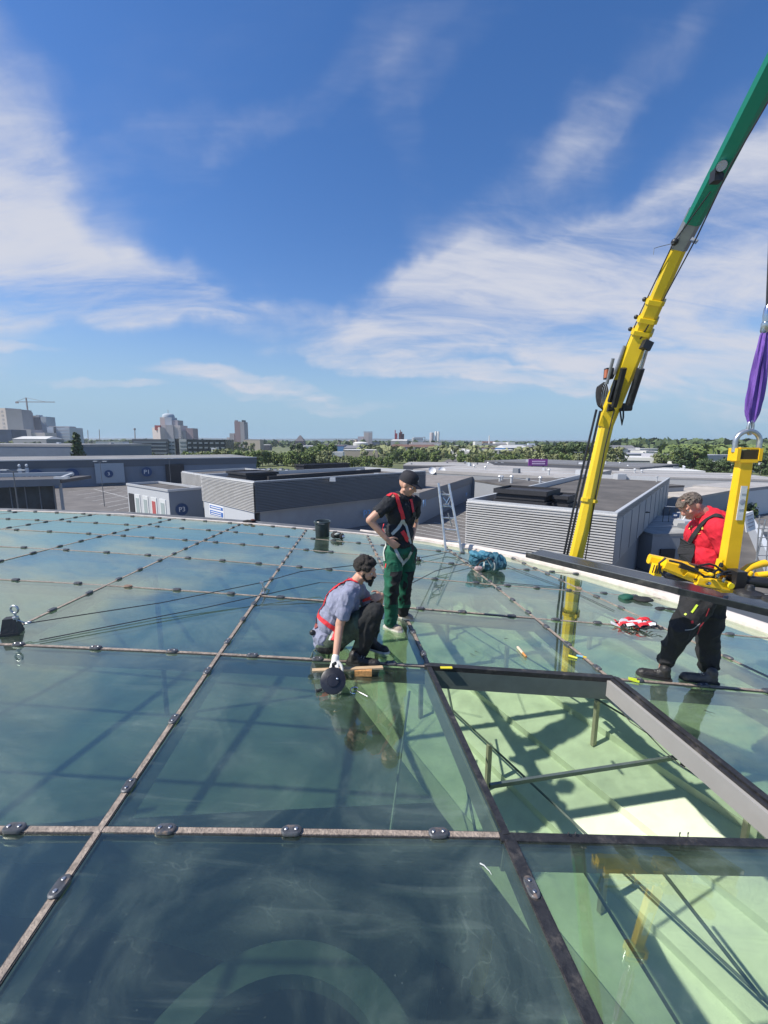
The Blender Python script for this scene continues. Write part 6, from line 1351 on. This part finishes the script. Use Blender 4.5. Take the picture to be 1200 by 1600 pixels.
body += hand_prims(A(643,842,4.62), A(636,852,4.57)-A(643,842,4.62), (-.3,.1,-.3), (0,-.2,.9), .4)
b1_ = organic('body', body, skin, man1, .0065, 3); eyes(HP, HR, man1)
poloM = M('polo_black', (.010,.012,.017), .85, var=.25, scale=14, bump=.2); 
shirt = [('c', A(629,783,4.52), .090, A(610,783,4.40), .075), ('c', A(629,783,4.52), .090, A(647,784,4.65), .075), ('e', A(626,800,4.52), (.178,.145,.175), Matrix.Rotation(R_(42),3,'Z')), ('e', A(624,832,4.51), (.165,.14,.15), Matrix.Rotation(R_(42),3,'Z')), ('e', A(624,848,4.51), (.165,.140,.07), Matrix.Rotation(R_(42),3,'Z')),
  ('c', A(610,784,4.39), .073, A(593,799,4.345), .068), ('c', A(647,786,4.65), .073, A(648,803,4.75), .066), ('c', A(632,776,4.52), .062, A(630,782,4.52), .070)]
sh1 = organic('polo_shirt', shirt, poloM, man1, .008, 2, .009, 12, 1)
gt = M('trouser_green', (.008,.095,.052), .85, var=.3, scale=16, bump=.25); bt = M('trouser_black', (.012,.013,.014), .85, var=.3, scale=16, bump=.25)
def paint1(c, n_):
    px, py = proj(c); k = noise.noise(c*9)*3
    return 1 if (893+k < py < 945 and n_.x > -.15) or (py > 950 and px > 622) or (py < 880 and n_.x > .75) else 0
tr = [('e', A(625,858,4.51), (.172,.142,.10), Matrix.Rotation(R_(42),3,'Z')), ('c', A(616,864,4.44), .108, A(612,915,4.37), .085), ('c', A(612,915,4.37), .083, A(611,968,4.44), .072), ('c', A(611,962,4.44), .076, A(611,973,4.44), .070),
      ('c', A(636,864,4.59), .108, A(633,912,4.56), .083), ('c', A(633,912,4.56), .080, A(629,955,4.68), .068)]
tr1 = organic('trousers', tr, [gt, bt], man1, .009, 2, .012, 8, 4, paint1)
beige = M('shoe_beige', (.34,.28,.23), .8, var=.2); solw = M('sole_pale', (.55,.52,.46), .7); solk = M('sole_black', (.02,.02,.02), .7); shk = M('boot_black', (.022,.020,.019), .5, var=.3, scale=20, bump=.3)
g = glass(602,979); shoe(man1, g, glass(629,988)+Vector((0,0,0)), beige, solw); g = glass(622,963); shoe(man1, g, glass(646,970), beige, solw)
capM = M('cap_black', (.015,.015,.022), .8, var=.2)
mb = MB(); vs = []; K = 24
Cc = HP(0,-.012,.035); s3 = HR @ Vector((1,0,0)); f3 = HR @ Vector((0,1,0)); u3 = HR @ Vector((0,0,1))
mb.lathe([(1.0,-.01),(1.02,.02),(1.0,.05),(.90,.085),(.68,.108),(.35,.120),(.001,.123)], (0,0,0), K, None, False); mb.v = [tuple(Cc + s3*v[0]*.082 + f3*v[1]*.103 + u3*v[2]) for v in mb.v]
capo = mb.build('cap', capM, man1, True)
mb = MB(); vs = []
for i in range(13):
    t = math.pi*(i/12); x = math.cos(t)*.078; y0 = .075+.028*math.sin(t); y1 = y0+.072*math.sin(t)**.6
    for y, z in ((y0,.018),(y1,.006-.012*math.sin(t))): 
        for dz in (0,.004): vs.append(Cc+s3*x+f3*y+u3*(z+dz-.012*abs(math.cos(t))))
fs = []
for i in range(12):
    a = i*4; fs += [(a,a+4,a+6,a+2),(a+1,a+3,a+7,a+5),(a+2,a+6,a+7,a+3),(a,a+1,a+5,a+4)]
mb.add(vs, fs); mb.build('visor', capM, capo, True)
c = Cc+f3*.103+u3*.055; mb = MB(); mb.box(c+s3*.01, (.022,.004,.022), Matrix((s3, f3, u3)).transposed()); mb.build('cap_badge', M('badge_grey', (.3,.3,.32), .5), capo)
bv1 = bvh_of([sh1, tr1])
for pts, w, m, nm in ((((606,776),(613,771),(619,774),(622,785),(627,800),(630,811)), .042, RED, 'shoulder_strap'), (((641,780),(643,790),(645,802)), .038, RED, 'shoulder_strap'), (((629,812),(622,826),(613,835)), .034, GRY, 'chest_strap'), (((629,812),(634,822),(638,838),(641,850)), .030, GRY, 'chest_strap'),
   (((600,836),(606,842),(612,843)), .03, RED, 'waist_strap'), (((628,830),(633,838),(637,845)), .045, RED, 'waist_pad'), (((617,858),(622,868),(628,878),(630,880)), .034, GRY, 'leg_strap'), (((630,880),(637,872),(642,862)), .03, GRY, 'leg_strap'), (((602,850),(600,862),(602,876)), .03, GRY, 'leg_strap'), (((628,878),(628,884)), .04, GRY, 'buckle')):
    strap(nm, bv1, pts, w, m, man1)
patch('trouser_badge', bv1, 603, 884, .03, .045, RED, man1); patch('radio', bv1, 645, 815, .04, .12, blk, man1, 0, .03)
mb = MB(); c, n_ = on_body(bv1, 645, 803); mb.box(c+n_*.02, (.03,.03,.05)); mb.build('clip', blk, man1)
strap('lanyard_strap', bv1, ((598,819),(601,826),(604,833)), .03, RED, man1, .03); strap('collar', bv1, ((620,768),(626,775),(632,781),(636,779)), .028, poloM, man1, .008, .006)
# ---- man crouching
g2 = glass(560,1033); man2 = thing('person', 'dark bearded man crouching in grey t-shirt and red harness, gloved hand reaching down', 'person', g2)
hp, HP, HR = head_prims(at(571,891,3.80), (.93,-.22,-.26), (.26,-.05,1)); q = Matrix.Rotation
b2 = hp + [('c', A(562,902,3.82), .055, A(553,915,3.84), .062), ('c', A(552,920,3.84), .080, A(545,927,3.70), .060), ('c', A(552,920,3.84), .080, A(560,925,3.99), .060),
  ('e', A(535,943,3.85), (.135,.155,.165), q(R_(30),3,'Y')), ('e', A(520,968,3.86), (.125,.15,.15), q(R_(15),3,'Y')), ('e', A(515,994,3.86), (.14,.165,.12)),
  ('c', A(545,930,3.67), .054, A(531,976,3.60), .043), ('c', A(531,976,3.60), .041, A(524,1031,3.42), .027), ('c', A(562,928,4.02), .054, A(590,958,4.12), .043), ('c', A(590,958,4.12), .041, A(596,930,3.98), .028),
  ('c', A(522,998,3.76), .085, A(586,957,3.64), .062), ('c', A(586,957,3.64), .06, A(560,1020,3.70), .04), ('c', A(522,996,3.97), .085, A(586,950,4.05), .062), ('c', A(586,950,4.05), .06, A(579,1003,4.08), .04), ('c', A(560,1018,3.70), .038, A(557,1028,3.72), .036), ('c', A(579,1003,4.08), .038, A(577,1010,4.08), .036)]
hd = A(521,1054,3.30)-A(524,1031,3.42)
b2 += hand_prims(A(524,1031,3.42), hd, (-.3,.5,-.2), (.9,.1,.1), .28) + hand_prims(A(596,930,3.98), A(586,934,3.86)-A(596,930,3.98), (0,0,-1), (-.4,-.5,.3), .5)
organic('body', b2, skin, man2, .0065, 3); eyes(HP, HR, man2)
gl = [p for p in hand_prims(A(524,1031,3.42), hd, (-.3,.5,-.2), (.9,.1,.1), .28, 1.0, .0028)] + [('c', A(524.3,1027,3.43), .034, A(523.6,1034,3.41), .033)]
organic('glove', gl, M('glove_white', (.66,.64,.60), .8, var=.08), man2, .005, 2)
tsh = M('tshirt_grey', (.215,.225,.305), .9, var=.12, scale=16, bump=.2)
s2 = [('c', A(553,919,3.84), .096, A(546,927,3.71), .080), ('c', A(553,919,3.84), .096, A(560,925,3.99), .078), ('e', A(535,943,3.85), (.155,.180,.185), q(R_(30),3,'Y')), ('e', A(520,968,3.86), (.145,.175,.165), q(R_(15),3,'Y')), ('e', A(512,990,3.86), (.15,.18,.125)), ('e', A(506,1003,3.85), (.09,.15,.07)),
  ('c', A(545,930,3.67), .078, A(536,960,3.615), .068), ('c', A(562,928,4.02), .074, A(576,943,4.07), .066)]
sh2 = organic('t_shirt', s2, tsh, man2, .008, 2, .010, 12, 5)
def paint2(c, n_): px, py = proj(c); return 1 if (px > 561 + noise.noise(c*8)*4 or py > 1012) else 0
t2 = [('e', A(516,1002,3.86), (.15,.18,.10)), ('c', A(522,1000,3.76), .110, A(584,957,3.65), .090), ('c', A(585,957,3.65), .090, A(562,1018,3.71), .072), ('c', A(522,998,3.96), .108, A(584,951,4.04), .088), ('c', A(585,950,4.05), .086, A(579,1001,4.08), .070)]
tr2 = organic('trousers', t2, [M('trouser_olive', (.045,.065,.045), .85, var=.4, scale=14, bump=.3), bt], man2, .009, 2, .013, 8, 9, paint2)
shoe(man2, glass(543,1036), glass(594,1042), shk, solk, 1.05, 'shoe'); shoe(man2, glass(574,1013), glass(608,1021), shk, solw, 1.0, 'shoe')
hairM = M('hair_dark', (.014,.010,.008), .7, var=.4, scale=40, bump=.6); rnd = random.Random(4)
hp_ = []
for i in range(150):
    a = rnd.uniform(0, 6.283); z = rnd.uniform(-.25, 1); r = math.sqrt(max(0, 1-z*z)); d = Vector((math.cos(a)*r, math.sin(a)*r, z))
    if d.y > .55 and d.z < .55: continue
    if d.z < .05 and d.y > -.1: continue
    hp_.append(('e', HP(d.x*.078, -.012+d.y*.098, .030+d.z*.095), (.019*rnd.uniform(.8,1.3),)*3))
hp_.append(('e', HP(0,-.016,.036), (.083,.101,.094), HR))
hp_ = [p for p in hp_]
organic('hair', [('e', HP(0,-.022,.045), (.082,.096,.088), HR)] + hp_[:-1], hairM, man2, .006, 1, .003, 60, 2)
bd = [('e', HP(x*.001, y*.001, z*.001), (.015,)*3) for x, y, z in ((0,70,-92),(0,80,-100),(-18,68,-92),(18,68,-92),(-34,48,-82),(34,48,-82),(-48,28,-66),(48,28,-66),(-56,12,-45),(56,12,-45),(-62,4,-22),(62,4,-22),(0,88,-76),(-16,84,-70),(16,84,-70),(0,84,-112),(-12,76,-112),(12,76,-112),(-28,70,-76),(28,70,-76),(-20,92,-38),(20,92,-38),(0,97,-38))]
organic('beard', bd+[('c', HP(0,.078,-.10), .022, HP(0,.085,-.125), .012)], hairM, man2, .0055, 1, .0025, 60, 3)
bv2 = bvh_of([sh2, tr2])
for pts, w, m, nm in ((((558,910),(550,906),(540,908),(528,916),(515,926),(505,937),(500,947)), .045, RED, 'shoulder_strap'), (((546,899),(538,902),(526,913),(512,927),(503,938)), .035, RED, 'shoulder_strap'), (((500,947),(499,952),(497,960),(501,966),(508,972),(517,979),(525,983)), .040, RED, 'back_strap'), (((524,980),(523,990),(520,1000)), .04, RED, 'hip_strap'), (((494,958),(494,968),(495,982)), .035, M('pad_maroon', (.22,.05,.04), .7), 'back_pad'), (((516,1000),(519,992),(523,985)), .025, GRY, 'leg_strap'), (((503,938),(501,944),(503,948)), .055, RED, 'dorsal_plate')):
    strap(nm, bv2, pts, w, m, man2)
mb = MB(); c, n_ = on_body(bv2, 491, 989); mb.ball(c+n_*.02, .028, (1.1,.8,1)); mb.build('belt_pouch', blk, man2, True)
strap('knee_strap', bv2, ((566,937),(576,935),(584,935),(591,940)), .03, RED, man2, .012)
# ---- man in red
g3 = glass(1060,1060); man3 = thing('person', 'grey haired man in red t-shirt and black bib trousers, walking left', 'person', g3)
hp, HP, HR = head_prims(at(1079,791,3.78), (-.86,-.22,-.50), (-.46,.0,.88)); z_ = Vector((0,0,0))
b3 = hp + [('c', A(1092,797,3.78), .062, A(1106,808,3.78), .070), ('c', A(1110,812,3.78), .085, A(1119,822,3.62), .068), ('c', A(1108,812,3.80), .085, A(1108,820,3.95), .066),
  ('e', A(1108,838,3.78), (.150,.175,.165), q(R_(8),3,'Y')), ('e', A(1103,872,3.78), (.165,.175,.165)), ('e', A(1103,915,3.78), (.15,.17,.14)),
  ('c', A(1121,824,3.59), .060, A(1138,868,3.53), .050), ('c', A(1138,868,3.53), .046, A(1122,898,3.36), .030), ('c', A(1104,822,3.97), .060, A(1094,868,4.02), .050), ('c', A(1094,868,4.02), .046, A(1078,892,3.84), .030),
  ('c', A(1094,935,3.70), .095, A(1065,984,3.66), .068), ('c', A(1065,984,3.66), .066, A(1038,1036,3.80), .044), ('c', A(1110,935,3.86), .095, A(1106,985,3.86), .068), ('c', A(1106,985,3.86), .066, A(1107,1040,3.88), .044), ('c', A(1038,1034,3.80), .042, A(1036,1048,3.82), .040), ('c', A(1107,1038,3.88), .042, A(1107,1050,3.88), .040)]
b3 += hand_prims(A(1122,898,3.36), A(1112,903,3.26)-A(1122,898,3.36), (-.2,0,-1), (-.6,.3,.2), .8) + hand_prims(A(1078,892,3.84), A(1068,896,3.76)-A(1078,892,3.84), (0,0,-1), (.2,-.6,.2), .7)
organic('body', b3, skin_r, man3, .0065, 3); eyes(HP, HR, man3)
redT = M('tshirt_red', (.62,.012,.030), .85, var=.12, scale=14, bump=.2)
s3_ = [('c', A(1109,812,3.78), .114, A(1119,823,3.62), .096), ('c', A(1107,812,3.80), .114, A(1108,821,3.95), .094), ('e', A(1107,838,3.78), (.178,.200,.180), q(R_(8),3,'Y')), ('e', A(1102,868,3.78), (.195,.205,.175)), ('e', A(1104,893,3.78), (.190,.205,.13)),
  ('c', A(1121,825,3.59), .090, A(1133,856,3.54), .078), ('c', A(1104,824,3.97), .085, A(1096,856,4.01), .076), ('c', A(1104,806,3.78), .088, A(1109,813,3.78), .104), ('e', A(1118,812,3.78), (.10,.15,.09))]
sh3 = organic('t_shirt', s3_, redT, man3, .008, 3, .0075, 13, 12)
bk3 = M('bib_black', (.016,.016,.018), .85, var=.3, scale=16, bump=.3)
t3 = [('e', A(1101,912,3.78), (.195,.205,.12)), ('e', A(1101,925,3.78), (.175,.19,.13)), ('c', A(1094,935,3.70), .130, A(1065,984,3.66), .098), ('c', A(1065,984,3.66), .096, A(1040,1030,3.79), .078), ('c', A(1110,935,3.86), .128, A(1106,985,3.86), .098), ('c', A(1106,985,3.86), .095, A(1107,1040,3.88), .082)]
tr3 = organic('trousers', t3, bk3, man3, .009, 2, .016, 7, 15)
def gl_(px, py): return glass(px, py)
shoe(man3, gl_(1046,1063), gl_(994,1053), shk, solk, 1.12, 'work_boot', .105); shoe(man3, gl_(1119,1068), gl_(1062,1060), M('boot_grey', (.07,.062,.058), .6, var=.3, scale=20, bump=.3), solk, 1.12, 'work_boot', .105)
hairG = M('hair_grey', (.17,.135,.11), .7, var=.6, scale=45, bump=.8, stretch=(1,1,3)); hg = [('e', HP(0,-.026,.040), (.0765,.090,.080), HR)]; rnd = random.Random(8)
for i in range(120):
    a = rnd.uniform(0, 6.283); z = rnd.uniform(-.15, 1); r = math.sqrt(max(0, 1-z*z)); d = Vector((math.cos(a)*r, math.sin(a)*r, z))
    if d.y > .62 and d.z < .50: continue
    if d.z < .25 and d.y > -.15: continue
    hg.append(('c', HP(d.x*.072, -.016+d.y*.090, .028+d.z*.083), .010, HP(d.x*.080, .004+d.y*.098, .030+d.z*.092), .006))
for x in (-.03,-.01,.01,.03): hg.append(('c', HP(x,.075,.082), .014, HP(x,.102,.056), .010))
organic('hair', hg, hairG, man3, .0048, 1, .0035, 60, 2)
bv3 = bvh_of([sh3, tr3])
strap('brace_strap', bv3, ((1127,808),(1118,806),(1106,812),(1095,823),(1084,838),(1078,850),(1074,862)), .040, bk3, man3, .006, .005)
strap('bib_panel', bv3, ((1076,846),(1074,858),(1073,872),(1073,888),(1074,902)), .15, bk3, man3, .010, .006)
for px, py, w, h, m_, nm, an in ((1064,859,.045,.016,M('lime_trim', (.50,.65,.05), .5),'lime_trim',.3),(1085,951,.016,.085,MATS['lime_trim'],'lime_piping',-.45),(1071,960,.016,.02,MATS['lime_trim'],'lime_piping',-.45),(1081,972,.022,.022,redc,'round_badge',0)): patch(nm, bv3, px, py, w, h, m_, man3, an)
yl = M('print_yellow', (.70,.62,.10), .5)
for dx, dy, w, h in ((0,0,.018,.022),(4,-3,.016,.028),(8,-4,.020,.026),(-12,-3,.012,.014),(-9,-6,.010,.016),(3,5,.03,.005)): patch('chest_print', bv3, 1090+dx, 829+dy, w, h, yl, man3, .3)
for pts in (((1098,972),(1092,980),(1088,990)),((1107,950),(1102,962)),): strap('red_piping', bv3, pts, .008, M('piping_red', (.30,.02,.03), .6), man3)
strap('seam', bv3, ((1070,985),(1082,982),(1092,974)), .006, M('reflex_grey', (.35,.36,.36), .4), man3); strap('hearing_cord', bvh_of([sh3]), ((1086,806),(1087,812)), .004, white_s, man3)
mb = MB(); c = HP(-.008,.096,-.044); mb.tube([c, c+(HR @ Vector((-.2,.9,-.25)))*.055], .0042, 8); tag(mb.build('cigarette', white_s, None, True), 'lit white cigarette in the mouth of the man in red', 'cigarette')
late_bag()
# ------------------------------------------------------------------ air
mb = MB(); mb.box((0, 0, (GZ-1.2+34)/2), (19000, 19000, 34-(GZ-1.2))); hz = mb.build('haze', skin); hz.data.materials.clear()
hm_ = bpy.data.materials.new('haze_air'); hm_.use_nodes = True; nt = hm_.node_tree; nt.nodes.clear()
pv = nd(nt, 'ShaderNodeVolumePrincipled'); pv.inputs['Color'].default_value = (.80,.88,1,1); pv.inputs['Density'].default_value = 1.1e-4; pv.inputs['Anisotropy'].default_value = .2
o_ = nd(nt, 'ShaderNodeOutputMaterial'); lk(nt, pv.outputs[0], o_.inputs['Volume']); hz.data.materials.append(hm_); hz['kind'] = 'stuff'
